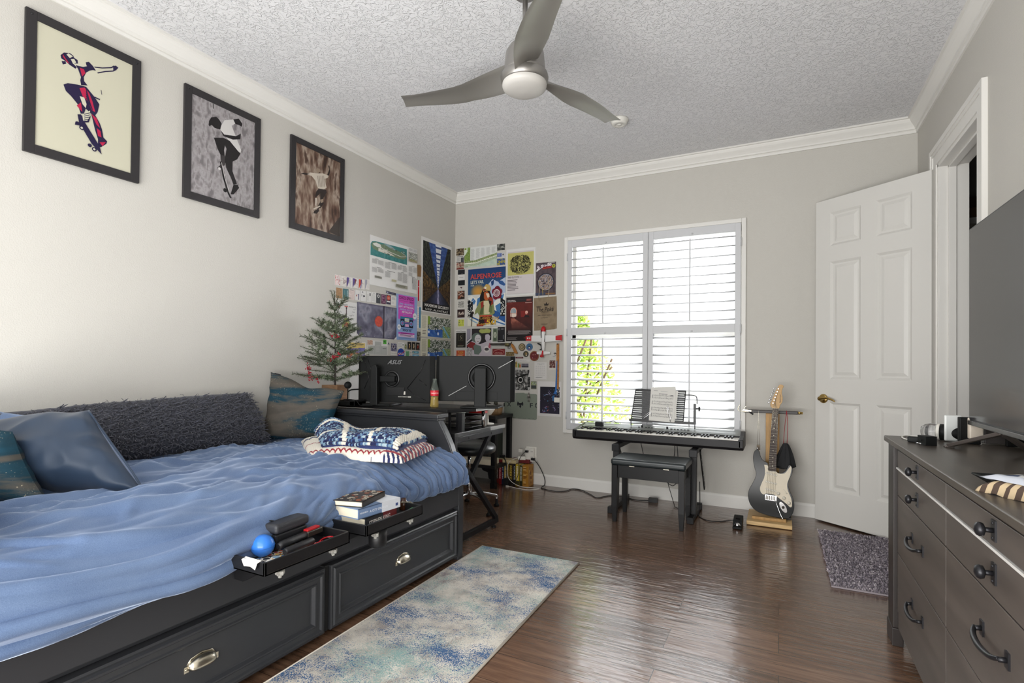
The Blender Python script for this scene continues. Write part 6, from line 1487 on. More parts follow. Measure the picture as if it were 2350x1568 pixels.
s = Sheet(P['blackcard'], .006, .0034).base('#212023'); s.rect(.10, .08, .35, .20, '#77767a'); s.rect(.16, .11, .29, .17, '#212023'); s.rect(.5, .10, .85, .17, '#6a696c'); s.poly([(.75, .55), (.9, .5), (.9, .8), (.75, .8)], '#5a5a60'); s.lines(.12, .88, .8, .95, 2, '#8d8c90'); s.done('phone_case', 'black rounded case stuck beside the green banknote', 'case')
s = Sheet(P['redban']).base('#6d1c20'); s.rect(.03, .05, .97, .95, '#7a2226'); s.ring(.5, .55, .42, .06, '#b88a78', .42); s.text('VINTAGE', .22, .82, .56, .28, '#b4847a'); s.line([(.1, .35), (.5, .12), (.9, .35)], .03, '#b4847a'); s.done('wall_sticker', 'dark red rectangular sticker with pale outline lettering under the revolver', 'sticker')
s = Sheet(P['smallpic']).base('#7d6a44'); s.img(noisy(['#5a4a30', '#a08a58', '#3a3026', '#b8a472'], 5, 4.0), 16, 10, .04, .06, .96, .94); s.done('photo_print', 'small yellow-brown print tucked under the revolver grip', 'photo')
def rdisc(k, cols, label, cat, art=None, th=.004):
    side, a0, a1, z0, z1 = P[k]; c = ((a0 + a1) / 2, 0, (z0 + z1) / 2); r = min(a1 - a0, z1 - z0) / 2
    s = Sheet(P[k]); s.m.lathe([(0, th - .0005), (r * .94, th - .0005), (r, th - .0012), (r, 0)], (c[0], -.0016, c[2]), 32, axis=(0, -1, 0), col=hx(cols[0]), smooth=False); s.d = .0016 + th
    s.ring(.5, .5, .47, .12, cols[1], .47); s.disc(.5, .5, .38, cols[2], .38)
    if art: art(s)
    s.done('round_badge', label, cat)
rdisc('disc0', ('#4a4236', '#5b5140', '#9a8a68'), 'bronze medal with a large letter, below the red poster', 'medal', lambda s: (s.ring(.52, .5, .24, .25, '#574c38', .24), s.rect(.55, .46, .80, .54, '#574c38')))
rdisc('disc1', ('#3c5c7e', '#54789a', '#40668c'), 'round blue mission patch right of the bronze medal', 'patch', lambda s: (s.disc(.5, .55, .2, '#1f2a36', .18), s.disc(.5, .60, .11, '#c4c4c8', .1), s.poly([(.2, .8), (.8, .8), (.6, .9), (.4, .9)], '#7a4a7c')))
rdisc('disc2', ('#33312c', '#45423a', '#55503f'), 'small black and tan round patch under the bronze medal', 'patch', lambda s: (s.poly([(.5, .2), (.7, .4), (.6, .7), (.45, .5)], '#b08a4a'), s.disc(.6, .7, .1, '#c9c4b4', .1)))
rdisc('disc3', ('#5d2420', '#8a5a3a', '#66282a'), 'largest round patch, maroon, with a bite hidden by the model plane tail', 'patch', lambda s: (s.disc(.38, .38, .05, '#b8847a', .05), s.disc(.60, .36, .05, '#b8847a', .05), s.disc(.32, .68, .05, '#9a5a70', .05), s.line([(.3, .8), (.7, .8)], .03, '#9a6a4a')))
for k, lab, base_, art in (('rstrip', 'small dark red strip label right of the monitor corner', '#5a2a30', lambda s: s.lines(.15, .3, .9, .8, 1, '#9a7a7a')), ('txt', 'faint pencilled white slip under the dark red strip', '#cdcac5', lambda s: s.text('Phase', .08, .8, .6, .5, '#a3a1a0', False)), ('p0', 'small yellow print at the right edge of the right monitor', '#a08a3c', lambda s: s.img(noisy(['#8a7430', '#c4ae5a', '#3a3020'], 4, 1.0), 8, 10)), ('p1', 'small green and orange print right of the yellow one', '#b8b49c', lambda s: (s.rect(.1, .1, .5, .9, '#5d8a4a'), s.rect(.5, .3, .95, .9, '#b8603a'))), ('p2', 'tiny bookshelf photo above the eye picture', '#c4c1ba', lambda s: s.img(lambda u, v: hx('#2b2a2e') if (v > .72 or (int(u * 22) % 2 == 0)) else hx('#8d8a96'), 22, 8, .05, .08, .95, .9)), ('sp', 'small polaroid-like photo with dark red picture by the orange lanyard', '#c9c5bd', lambda s: s.img(noisy(['#3a2a26', '#7a3a36', '#5a4a44', '#a89a90'], 5, 2.0), 14, 16, .15, .06, .95, .78)), ('card', 'small grey trading card under the eye picture, at its right', '#6a6a5a', lambda s: (s.img(noisy(['#4a5a48', '#a8b0b0', '#8f9a3a', '#55605a'], 4, 7.0), 12, 8, .06, .06, .94, .5), s.rect(.06, .54, .94, .9, '#3a3f40'))), ('drawcard', 'small ink drawing card tucked behind the orange lanyard', '#bdbab6', lambda s: (s.poly([(.2, .45), (.5, .35), (.95, .48), (.55, .52)], '#2a2a2c'), s.ring(.55, .58, .16, .3, '#3a3a3c'), s.lines(.15, .75, .6, .9, 3, '#8a8a8a')))):
    s = Sheet(P[k]).base(base_); art(s); s.done('wall_card' if k in ('rstrip', 'txt', 'drawcard', 'card') else 'photo_print', lab, 'card' if k in ('rstrip', 'txt', 'drawcard', 'card') else 'photo')
s = Sheet(P['eye']).base('#c6c3bf')
def eye(u, v):
    du, dv = (u - .42) / .95, v - .50
    n = fbm(u * 7, v * 7, 3); n2 = fbm(u * 22, v * 16, 6)
    g = .42 + n * .9 + n2 * .35
    d = sqrt((du * 1.0) ** 2 + (dv * 1.15) ** 2)
    if d < .16:
        g = .80 if d > .115 else .06
    elif abs(dv + .17 + du * .25) < .05 and abs(du) < .45: g = .08 + n2 * .3
    elif d < .22: g = .12 + n2 * .2
    if u > .86 and n > -.1 and .35 < v < .85: g = .12
    if u + v * .3 > .98 and v < .35: g = .76
    g = max(.05, min(.80, g)); return (g, g * .99, g * .97)
s.img(eye, 60, 64, .0, .0, .98, .985); s.done('charcoal_print', 'black and white close-up picture of an eye right of the monitors', 'picture')
s = Sheet(P['chord']).base('#cfccc8'); s.text('GUITAR CHORD', .2, .11, .60, .03, '#3a3a3e'); s.text('Chart', .38, .165, .24, .03, '#4a4a4e', False); rnd = random.Random(3)
for r in range(5):
    for c in range(5): s.lines(.12 + c * .16, .23 + r * .125, .22 + c * .16, .23 + r * .125 + .06, 4, '#8f8e90', .3, r * 5 + c, .5)
s.lines(.12, .86, .7, .92, 2, '#77767a'); s.done('chord_chart', 'white printed chord chart sheet beside the window', 'sheet')
s = Sheet(P['fox'], .003)
s.poly([(.02, .0), (.30, .02), (.62, .0), (.64, .02), (.97, .03), (1, .06), (1, .97), (.96, 1), (.05, .98), (.02, .94)], '#7f877b'); s.img(lambda u, v: None if v < .86 else mixc(hx('#4f564c'), hx('#8a9186'), .5 + 1.4 * fbm(u * 40, v * 6, 2)), 50, 8, .03, .84, .98, .975)
s.text('FOX', -.20, .545, .34, .15, '#26282a') if False else None
s.poly([(.0, .42), (.035, .42), (.035, .55), (.015, .55), (.0, .53)], '#24262a'); s.text('X', .115, .535, .115, .16, '#24262a'); s.text('F', .785, .545, .10, .17, '#24262a'); s.poly([(.955, .40), (1, .36), (1, .40), (.975, .44), (.975, .49), (1, .53), (1, .555), (.955, .52)], '#24262a')
s.poly([(.43, .33), (.475, .39), (.54, .39), (.585, .33), (.60, .42), (.595, .49), (.545, .50), (.51, .60), (.47, .50), (.42, .49), (.415, .42)], '#24262a'); s.poly([(.44, .455), (.495, .475), (.49, .50), (.46, .485)], '#7f877b'); s.poly([(.58, .455), (.525, .475), (.53, .50), (.56, .485)], '#7f877b')
s.done('cloth_banner', 'sage green cloth banner with black fox head and letters', 'banner')
s = Sheet(P['night']).base('#cfccca'); bx_ = (.105, .155, .935, .925)
def night(u, v):
    n = mnoise.cell(Vector((u * 26, v * 30, 1))); c = mixc(hx('#1b1a24'), hx('#2a2636'), v)
    t = fbm(u * 5, v * 4, 8)
    if t > .02 and n > .55 and .08 < v < .97: c = hx(['#3a78b0', '#8a6a9a', '#7f86a4', '#a8584a', '#5aa0c8', '#8d8aa0'][int(n * 917) % 6]) if n > .78 else mixc(c, hx('#6a6484'), .6)
    return c
s.img(night, 40, 52, *bx_); s.poly([(.62, .42), (.72, .38), (.74, .55), (.64, .56)], '#2f5f8c'); s.done('city_print', 'white-bordered dark picture of city lights, lowest beside the window')
# ---- solid keepsakes on the far wall
REDG = M('red_model_paint', '#b3171f', .35); WHT = M('white_model_paint', '#d9d8d6', .35); BLKG = M('black_model_paint', '#1b1b1d', .4)
px0, px1 = 1.012, 1.103; pl = thing('model_airplane', 'white and red model propeller plane hung nose-up on the far wall', 'model plane', (1.055, -.004, 1.40))
cx = 1.056
m = WB(pl); m.lathe([(.001, 1.276), (.010, 1.29), (.017, 1.36), (.021, 1.44), (.022, 1.49), (.020, 1.535), (.012, 1.548), (0, 1.55)], (cx, -.03, 0), 20); m.build('fuselage', WHT, pl)
m = WB(pl); m.lathe([(.0205, 1.50), (.0228, 1.505), (.0225, 1.52), (.021, 1.537), (.0125, 1.5495), (0, 1.5515)], (cx, -.03, 0), 20); m.lathe([(.004, 1.551), (.004, 1.556), (0, 1.562)], (cx, -.03, 0), 10); m.build('nose_cowl', REDG, pl, label='red nose cowl')
m = WB(pl); m.tube([(cx - .012, -.036, 1.44), (cx - .013, -.038, 1.515)], .012, 10); m.tube([(cx + .015, -.035, 1.40), (cx + .015, -.037, 1.475)], .006, 8); m.build('canopy', BLKG, pl)
m = WB(pl); m.prism([(.868, 1.425), (.872, 1.408), (1.05, 1.398), (1.06, 1.398), (1.243, 1.408), (1.249, 1.43), (1.246, 1.456), (1.18, 1.466), (.93, 1.466), (.872, 1.456)], -.034, -.022, 'xz'); w = m.build('wing', WHT, pl, bevel=.004)
for (a, b) in ((.867, .93), (1.186, 1.250)):
    m = WB(pl); m.prism([(a, 1.414), (b, 1.412), (b, 1.467), (a, 1.458)], -.0355, -.0205, 'xz'); m.build('wing_tip', REDG, w, bevel=.003, label='red wing tip')
m = WB(pl); st5 = [(.913 + (.011 if i % 2 == 0 else .0045) * sin(2 * pi * i / 10), 1.440 + (.011 if i % 2 == 0 else .0045) * cos(2 * pi * i / 10)) for i in range(10)]; m.prism(st5, -.0365, -.0357, 'xz'); m.box((.884, -.0365, 1.433), (.897, -.0357, 1.447)); m.build('insignia', WHT, w)
m = WB(pl); m.prism([(.988, 1.283), (1.056, 1.274), (1.128, 1.284), (1.13, 1.305), (1.056, 1.312), (.986, 1.304)], -.034, -.026, 'xz'); m.build('tail_plane', WHT, pl, bevel=.003)
m = WB(pl); m.prism([(-.03, 1.25), (-.062, 1.252), (-.064, 1.27), (-.045, 1.31), (-.030, 1.345)], cx - .006, cx + .006, 'yz'); m.ball((cx - .01, -.055, 1.262), (.014, .012, .014), 12, 8); m.build('tail_fin', REDG, pl, label='red tail fin')
m = WB(pl); m.cyl((cx, -.03, 1.43), (cx, -.0015, 1.43), .004, n=8); m.build('wall_peg', BLKG, pl)
GUNM = M('gunmetal', '#4a4640', .35, metal=.7)
rv = thing('replica_revolver', 'replica revolver with wooden grip mounted on the far wall', 'replica gun', (.62, -.004, 1.36))
m = WB(rv); m.cyl((.455, -.018, 1.388), (.63, -.018, 1.388), .0065, n=12); m.cyl((.47, -.018, 1.376), (.60, -.018, 1.376), .0035, n=8); m.box((.58, -.026, 1.372), (.70, -.010, 1.396)); m.build('barrel', GUNM, rv, bevel=.002)
m = WB(rv); m.lathe([(.0, 0), (.016, 0), (.017, .004), (.017, .038), (.015, .042), (0, .042)], (.632, -.018, 1.380), 18, axis=(1, 0, 0)); m.build('cylinder', M('aged_brass', '#77704c', .4, metal=.7), rv)
m = WB(rv); m.prism([(.695, 1.39), (.715, 1.385), (.735, 1.36), (.772, 1.295), (.768, 1.286), (.738, 1.290), (.722, 1.325), (.700, 1.362)], -.026, -.010, 'xz'); m.build('grip', M('orange_wood_grip', '#a86e2e', .45, var=(30, .2), stretch=(1, 1, 4)), rv, bevel=.003, label='orange-brown wooden grip')
m = WB(rv); m.tube([(.672 + .016 * cos(a), -.018, 1.352 + .014 * sin(a)) for a in [2 * pi * i / 20 for i in range(20)]], .002, 6, closed=True); m.tube([(.672, -.018, 1.37), (.668, -.018, 1.345)], .002, 6); m.prism([(.695, 1.392), (.708, 1.408), (.704, 1.410), (.690, 1.396)], -.022, -.014, 'xz'); m.build('trigger_guard', GUNM, rv)
m = WB(rv); m.cyl((.60, -.012, 1.385), (.60, -.0015, 1.385), .003, n=8); m.build('wall_peg', BLKG, rv)
pi_ = MB(); pi_.tube(bez([(.988, -.012, 1.388), (1.005, -.014, 1.382), (1.025, -.014, 1.368), (1.03, -.014, 1.345), (1.028, -.012, 1.330)], 18), [.008] * 6 + [.0065] * 20, 8) if False else pi_.tube(bez([(.988, -.012, 1.388), (1.005, -.014, 1.382), (1.025, -.014, 1.368), (1.03, -.014, 1.345), (1.028, -.012, 1.330)], 16), .0075, 8)
pi_.tube([(1.012, -.012, 1.326), (1.042, -.012, 1.328)], .005, 8); tag(pi_.build('toy_pistol', BLKG), 'small black curved toy pistol grip left of the plane fuselage', 'toy')
LO = M('orange_webbing', '#a8713a', .7, var=(60, .3), bump=(300, .3, .001)); LB = M('blue_webbing', '#2a62a4', .7, var=(80, .25))
lo = thing('lanyard', 'orange patterned lanyard hanging beside the window', 'lanyard', (1.2, -.004, 1.1))
m = WB(lo); m.box((1.186, -.007, .945), (1.214, -.004, 1.385)); m.box((1.190, -.010, 1.0), (1.210, -.0075, 1.25)); m.build('strap', LO, lo)
m = WB(lo); m.cyl((1.20, -.001, 1.38), (1.20, -.016, 1.38), .006, n=12); m.build('pin', GUNM, lo)
m = WB(lo); m.tube([(1.207 + .011 * cos(a), -.008, .925 + .02 * sin(a)) for a in [2 * pi * i / 16 for i in range(16)]], .002, 6, closed=True); m.tube([(1.207, -.008, .905), (1.213, -.008, .87)], .002, 6); m.build('clip', CHROME, lo)
lb = thing('lanyard', 'bright blue lanyard hanging left of the orange one', 'lanyard', (1.18, -.004, 1.05))
m = WB(lb); m.add([(1.192, -.012, 1.216), (1.198, -.012, 1.216), (1.196, -.012, .93), (1.178, -.012, .93), (1.160, -.012, .895), (1.196, -.012, .893)], [(0, 1, 2, 3), (3, 2, 5, 4)]); o = m.build('strap', LB, lb); sol = o.modifiers.new('t', 'SOLIDIFY'); sol.thickness = .002
for k in range(5):
    m_ = None
m = MB(); m.box((1.172, -.022, .815), (1.230, -.012, .862)); m.lathe([(0, 0), (.006, 0), (.006, .002), (0, .002)], (1.203, -.022, .84), 14, axis=(0, -1, 0)); 
tag(m.build('card_badge', WPL, bevel=.002), 'small white badge hanging at the end of the lanyards', 'badge')
kc = thing('figure_keychain', 'little metal figure keychain hanging over the green banner', 'keychain', (.9, -.008, .86))
m = WB(kc); m.tube([(.897 + .008 * cos(a), -.012, .912 + .012 * sin(a)) for a in [2 * pi * i / 14 for i in range(14)]], .0015, 6, closed=True); m.build('ring', CHROME, kc)
m = WB(kc); m.ball((.897, -.014, .893), (.008, .007, .009), 12, 8); m.tube([(.897, -.014, .886), (.897, -.014, .872), (.898, -.014, .852)], [.006, .010, .008], 10)
for s_ in (-1, 1): m.tube([(.897 + s_ * .009, -.014, .880), (.897 + s_ * .016, -.014, .862), (.897 + s_ * .018, -.016, .845)], .0032, 7); m.tube([(.897 + s_ * .004, -.014, .852), (.897 + s_ * .007, -.014, .830), (.897 + s_ * .007, -.014, .808)], .0038, 7)
m.build('figure', M('pewter', '#8f8a86', .4, metal=.6), kc)

# ---- three framed skateboarding posters, high on the left wall
FR = M('black_poster_frame', '#2c2a2b', .5, spec=.35)
def framed(y0, y1, label, paint):
    t = thing('framed_poster', label, 'framed poster', (0, (y0 + y1) / 2, 2.4635)); z0, z1 = 2.13, 2.797; fw_ = .042
    m = WB(t)
    for (a, b, c, d) in ((y0, y0 + fw_, z0, z1), (y1 - fw_, y1, z0, z1), (y0 + fw_, y1 - fw_, z0, z0 + fw_), (y0 + fw_, y1 - fw_, z1 - fw_, z1)): m.box((.002, a, c), (.020, b, d))
    f_ = m.build('frame', FR, t, bevel=.0015)
    for yy in (y0 + .022, y1 - .022):
        m = WB(t); m.lathe([(0, 0), (.006, 0), (.005, .002), (0, .003)], (.020, yy, z1 - .022), 12, axis=(1, 0, 0)); m.build('screw', BLKG, f_)
    s = Sheet(('L', y0 + fw_, y1 - fw_, z0 + fw_, z1 - fw_), .002, .012); paint(s)
    s.m.v = [tuple(t.matrix_basis.inverted() @ Vector(v)) for v in s.m.v]; s.m.build('print', PAPER, t)
def skate1(s):
    s.base('#bdbaa6'); N, R = '#1e1738', '#a51c40'
    def px(u, v): return ((u - 232) / 590.0, (v - (128 + (u - 232) * .455)) / (775 - (u - 232) * .155))   # photo crop -> sheet
    def pp(*pts): return [px(*p) for p in pts]
    s.poly(pp((366, 335), (385, 318), (420, 320), (440, 335), (445, 348), (466, 362), (470, 385), (440, 385), (462, 408), (455, 418), (420, 395), (395, 372), (370, 355)), N)
    s.poly(pp((372, 372), (395, 372), (400, 388), (380, 394)), N); s.poly(pp((400, 330), (412, 322), (438, 340), (420, 352)), '#bdbaa6'); s.poly(pp((425, 358), (445, 355), (458, 378), (440, 388)), '#bdbaa6'); s.poly(pp((378, 328), (392, 350), (418, 388), (406, 380), (380, 345)), R)
    s.poly(pp((455, 395), (500, 405), (545, 395), (575, 420), (540, 428), (520, 440), (505, 470), (508, 495), (530, 522), (490, 520), (484, 490), (488, 470), (470, 420)), N); s.poly(pp((480, 410), (505, 420), (515, 445), (495, 465)), R)
    s.poly(pp((515, 375), (535, 372), (560, 398), (580, 428), (545, 420), (520, 395)), N)
    s.line(pp((570, 405), (620, 410), (680, 408), (695, 398), (722, 408)), .012, N); s.line(pp((590, 442), (640, 432), (690, 430), (712, 420)), .012, N); s.poly(pp((690, 402), (708, 395), (726, 410), (710, 424), (692, 428)), N)
    s.poly(pp((385, 520), (410, 510), (470, 518), (520, 530), (545, 560), (570, 590), (605, 640), (595, 690), (580, 710), (610, 760), (625, 800), (635, 850), (660, 875), (655, 890), (620, 912), (602, 905), (600, 860), (580, 800), (555, 700), (520, 668), (510, 700), (490, 700), (470, 640), (430, 590), (400, 560)), N)
    s.poly(pp((482, 590), (510, 598), (525, 640), (520, 665), (500, 640)), '#bdbaa6'); s.poly(pp((480, 540), (510, 535), (540, 570), (560, 620), (580, 690), (560, 680), (530, 620), (500, 590)), R); s.poly(pp((465, 650), (490, 630), (500, 690)), R); s.poly(pp((555, 700), (590, 730), (612, 790), (590, 770)), R); s.poly(pp((590, 790), (615, 810), (622, 850), (600, 840)), R); s.poly(pp((610, 880), (650, 880), (630, 905)), R)
    for k in range(5): s.line(pp((520, 545 + k * 14), (548 + k * 4, 640 + k * 10)), .008, N)
    s.poly(pp((470, 705), (490, 705), (520, 745), (545, 690), (550, 720), (540, 755), (515, 755), (610, 905), (625, 958), (560, 890), (500, 790), (480, 775), (455, 770), (460, 750), (480, 755)), N)
    for (u, v) in ((497, 790), (577, 925)): s.disc(*px(u, v), .026, N); s.disc(*px(u, v), .013, '#bdbaa6')
    for (u, v) in ((470, 762), (548, 900)): s.disc(*px(u, v), .022, N)
    s.poly(pp((500, 720), (545, 680), (548, 715), (530, 745), (505, 745)), '#bdbaa6')
    for k in range(4): s.line(pp((510, 705 + k * 12), (545, 695 + k * 13)), .008, N)
    s.line(pp((612, 550), (618, 580)), .007, N); s.line(pp((570, 595), (606, 612)), .014, N)
def skate2(s):
    bg_ = noisy(['#6f6a6c', '#8b8687', '#9d999a', '#7d7879'], 14, 3.0, (1, .7)); s.base('#85807f'); s.img(bg_, 60, 84)
    D, Wt = '#1f1c1d', '#c4c1bf'
    def px(u, v): return ((u - 1192) / 392.0, (v - (575 + (u - 1192) * .475)) / (620 - (u - 1192) * .19))
    def pp(*pts): return [px(*p) for p in pts]
    s.line(pp((1315, 635), (1318, 668)), .012, '#2a2728')
    s.poly(pp((1292, 745), (1305, 722), (1335, 718), (1352, 735), (1368, 760), (1365, 800), (1345, 795), (1325, 788), (1308, 770), (1295, 780), (1290, 770)), D)
    s.poly(pp((1365, 775), (1385, 740), (1440, 735), (1455, 760), (1430, 775), (1462, 850), (1495, 930), (1490, 945), (1460, 930), (1430, 890), (1385, 830), (1360, 800)), Wt)
    s.poly(pp((1440, 735), (1475, 730), (1500, 765), (1495, 782), (1475, 770), (1455, 765)), D); s.poly(pp((1360, 800), (1385, 830), (1460, 840), (1490, 825), (1488, 860), (1440, 862), (1380, 840)), D)
    s.poly(pp((1322, 850), (1380, 850), (1420, 870), (1470, 930), (1490, 950), (1470, 985), (1440, 1000), (1440, 1060), (1470, 1140), (1448, 1145), (1430, 1100), (1400, 1040), (1390, 985), (1400, 920), (1390, 895), (1385, 930), (1395, 1000), (1390, 1025), (1368, 1025), (1365, 960), (1345, 920)), D)
    s.poly(pp((1372, 960), (1392, 965), (1390, 1020), (1355, 1050), (1345, 1040), (1365, 1020)), '#3a3637'); s.poly(pp((1448, 1145), (1475, 1145), (1485, 1165), (1450, 1205), (1430, 1205)), D)
    s.line(pp((1365, 1000), (1385, 1100), (1415, 1195), (1432, 1228)), .028, D); s.line(pp((1370, 1005), (1392, 1100), (1420, 1190)), .008, Wt); s.disc(*px(1395, 1180), .03, D); s.disc(*px(1358, 1045), .02, '#c4c1bf')
def skate3(s):
    bg_ = noisy(['#3a2a22', '#5d463a', '#7d6a5c', '#a39486', '#4a372d'], 7, 8.0, (1.2, .5)); s.base('#5a463a'); s.img(bg_, 56, 80)
    Lg, D = '#c2b8aa', '#2a2320'
    def px(u, v): return ((u - 1838) / 275.0, (v - (880 + (u - 1838) * .49)) / (510 - (u - 1838) * .2))
    def pp(*pts): return [px(*p) for p in pts]
    s.poly(pp((2040, 1440), (2112, 1350), (2112, 1470)), '#3a332e')
    s.poly(pp((1955, 1055), (1965, 1042), (1980, 1045), (1985, 1062), (1970, 1075)), '#8d7d6c'); s.poly(pp((1885, 1080), (1925, 1070), (1960, 1075), (2000, 1075), (2035, 1090), (2030, 1105), (2010, 1110), (2025, 1165), (2000, 1180), (1970, 1165), (1955, 1120), (1930, 1090)), Lg)
    s.poly(pp((1868, 1078), (1885, 1072), (1925, 1078), (1900, 1086)), D); s.poly(pp((2028, 1085), (2040, 1050), (2032, 1025), (2040, 1030), (2046, 1065), (2038, 1092)), D)
    s.poly(pp((1975, 1170), (2022, 1178), (2025, 1195), (2005, 1230), (2008, 1265), (1990, 1290), (1970, 1300), (1968, 1285), (1985, 1255), (1985, 1200), (1965, 1220), (1955, 1228), (1960, 1190)), D)
    s.poly(pp((1955, 1228), (1965, 1230), (1962, 1280), (1955, 1275)), Lg); s.poly(pp((1950, 1310), (1975, 1295), (1980, 1310), (1965, 1328), (1945, 1325)), D); s.line(pp((1945, 1300), (1985, 1280)), .02, Lg); s.poly(pp((1985, 1240), (2005, 1235), (2005, 1255), (1990, 1262)), '#8d7d6c')
    for k in range(5): s.line(pp((1968 + k * 9, 1090), (1975 + k * 9, 1160)), .008, '#6f655a')
framed(-3.628, -3.137, 'nearest of the three framed posters, navy and red skateboarder on cream', skate1)
framed(-2.90, -2.397, 'middle framed poster, black and white skateboarder on a grey wall', skate2)
framed(-2.15, -1.636, 'farthest framed poster, small skateboarder on a rusty brown wall', skate3)
# ================================================================ stage piano, stand, bench
PIB = M('piano_black', '#1d1c1e', .42, bump=(500, .08, .0003), spec=.3); PIG = M('piano_grey_panel', '#8d908c', .38, metal=.25)
KX0, KX1 = 1.512, 2.876; KY0, KY1 = -.425, -.125
pn = thing('stage_piano', 'black 88-key stage piano with grey control panel in front of the window', 'keyboard', (2.194, -.275, .53))
m = WB(pn); m.prism([(KY0 + .02, .535), (KY0, .556), (KY0, .606), (KY0 + .012, .610), (KY0 + .012, .590), (-.262, .590), (-.262, .628), (KY1, .652), (KY1, .535)], KX0 + .022, KX1 - .022, 'yz'); m.build('body', PIB, pn)
for (a, b) in ((KX0, KX0 + .034), (KX1 - .034, KX1)):
    m = WB(pn); m.prism([(KY0 + .02, .535), (KY0, .556), (KY0, .617), (-.27, .632), (KY1, .655), (KY1, .535)], a, b, 'yz'); m.build('end_block', PIB, pn, bevel=.004)
m = WB(pn); m.add([(KX0 + .034, -.258, .6295), (KX1 - .034, -.258, .6295), (KX1 - .034, KY1 + .002, .6535), (KX0 + .034, KY1 + .002, .6535)], [(0, 1, 2, 3)])
o = m.build('control_panel', PIG, pn); sol = o.modifiers.new('t', 'SOLIDIFY'); sol.thickness = .003; sol.offset = 1
def pz(y): return .6325 + (y + .258) * .1806 + .001
m = WB(pn); m.box((2.17, -.20, pz(-.20)), (2.245, -.175, pz(-.175) + .001)); m.build('display', M('white_display', '#dfe2dd', .3), pn, bevel=.001)
for k in range(6):
    m = WB(pn); x = 2.30 + k * .027; m.box((x, -.20, pz(-.2)), (x + .017, -.186, pz(-.19) + .002)); m.build('button', PIB, pn, bevel=.001)
for k, x in enumerate((2.03, 2.09, 2.115, 2.142)):
    m = WB(pn); m.box((x, -.20, pz(-.2)), (x + .014, -.19, pz(-.19) + .003)); m.build('button', PIB, pn, bevel=.001)
for x in (2.063, 2.275):
    m = WB(pn); m.cyl((x, -.195, pz(-.195)), (x, -.199, pz(-.195) + .016), .008, n=14); m.build('knob', PIB, pn)
for (a, b) in ((1.56, 1.86), (2.50, 2.80)):
    m = WB(pn); m.box((a, -.165, pz(-.165)), (b, -.162, pz(-.162) + .0006)); m.box((a, -.235, pz(-.235)), (b, -.232, pz(-.232) + .0006)); m.build('speaker_slot', PIB, pn)
WK = M('white_keys', '#dcd8cf', .3); BK = M('black_keys', '#141415', .3)
x0, x1 = KX0 + .036, KX1 - .036; kw = (x1 - x0) / 52
km = MB(); km.box((.0004, 0, 0), (kw - .0004, .15, .018)); km.box((.0004, -.001, .014), (kw - .0004, 0, .018)); wk0 = km.build('white_key', WK, pn)
bm_ = MB(); bm_.prism([(0, .0), (.008, .011), (.088, .012), (.088, 0)], -.0055, .0055, 'yz'); bk0 = bm_.build('black_key', BK, pn)
nw = nb = 0; L0 = pn.location
for k in range(52):
    o = wk0 if k == 0 else wk0.copy()
    if k: COL.objects.link(o)
    o.location = (x0 + k * kw - L0.x, KY0 + .012 - L0.y, .598 - L0.z)
    if (k - 2) % 7 in (0, 1, 3, 4, 5) and k != 51 or k == 0:
        if k == 0 or (k - 2) % 7 in (0, 1, 3, 4, 5):
            q = bk0 if nb == 0 else bk0.copy()
            if nb: COL.objects.link(q)
            q.location = (x0 + (k + 1) * kw - L0.x, -.352 - L0.y, .616 - L0.z); nb += 1
RST = M('black_wire', '#2a2a2b', .4)
mr = thing('music_rest', 'black ribbed music stand clipped to the back of the piano, holding sheets', 'music stand', (2.2, -.13, .66))
m = WB(mr); N_ = 14
def rz(t): return Vector((0, -.145 + .035 * t, .70 + .265 * t))
P4 = [(1.955, 0), (1.985, 1), (2.41, 1), (2.395, 0)]
for (a, b) in ((0, 1), (1, 2), (2, 3), (3, 0)):
    pa, pb = [rz(P4[i][1]) + Vector((P4[i][0], 0, 0)) for i in (a, b)]; m.tube([pa, pb], .004, 6)
m.build('outline', RST, mr)
m = WB(mr)
for k in range(15):
    t0, t1 = (k + .06) / 15, (k + .90) / 15; a, b = 1.955 + .03 * t0, 2.395 + .015 * t0; c, d = 1.955 + .03 * t1, 2.395 + .015 * t1
    q = [rz(t0) + Vector((a, 0, 0)), rz(t0) + Vector((b, 0, 0)), rz(t1) + Vector((d, 0, 0)), rz(t1) + Vector((c, 0, 0))]
    m.add(q + [p + Vector((0, .003, 0)) for p in q], [(0, 1, 2, 3), (7, 6, 5, 4), (0, 4, 5, 1), (1, 5, 6, 2), (2, 6, 7, 3), (3, 7, 4, 0)])
m.build('slats', RST, mr)
m = WB(mr); m.box((1.945, -.175, .690), (2.50, -.135, .697)); m.box((1.945, -.178, .690), (2.50, -.174, .712)); m.build('ledge', RST, mr)
for x in (1.955, 2.49):
    m = WB(mr); m.cyl((x, -.15, .645), (x, -.15, .695), .004, n=8); m.build('prong', RST, mr)
m = WB(mr); m.box((2.478, -.15, .69), (2.498, -.135, .86)); m.tube(bez([(2.40, -.115, .93), (2.47, -.12, .93), (2.50, -.13, .915), (2.505, -.14, .86)], 16), .004, 7); m.build('side_bracket', RST, mr)
m = WB(mr); m.cyl((2.498, -.142, .82), (2.525, -.142, .82), .006, n=10)
P_ = [(.014 + .008 * cos(3 * 2 * pi * i / 18), 2 * pi * i / 18) for i in range(18)]; m.prism([(-.142 + r * cos(a), .82 + r * sin(a)) for r, a in P_], 2.518, 2.53, 'yz'); m.build('wing_knob', RST, mr)
SH = colmat('sheet_music_print', .7)
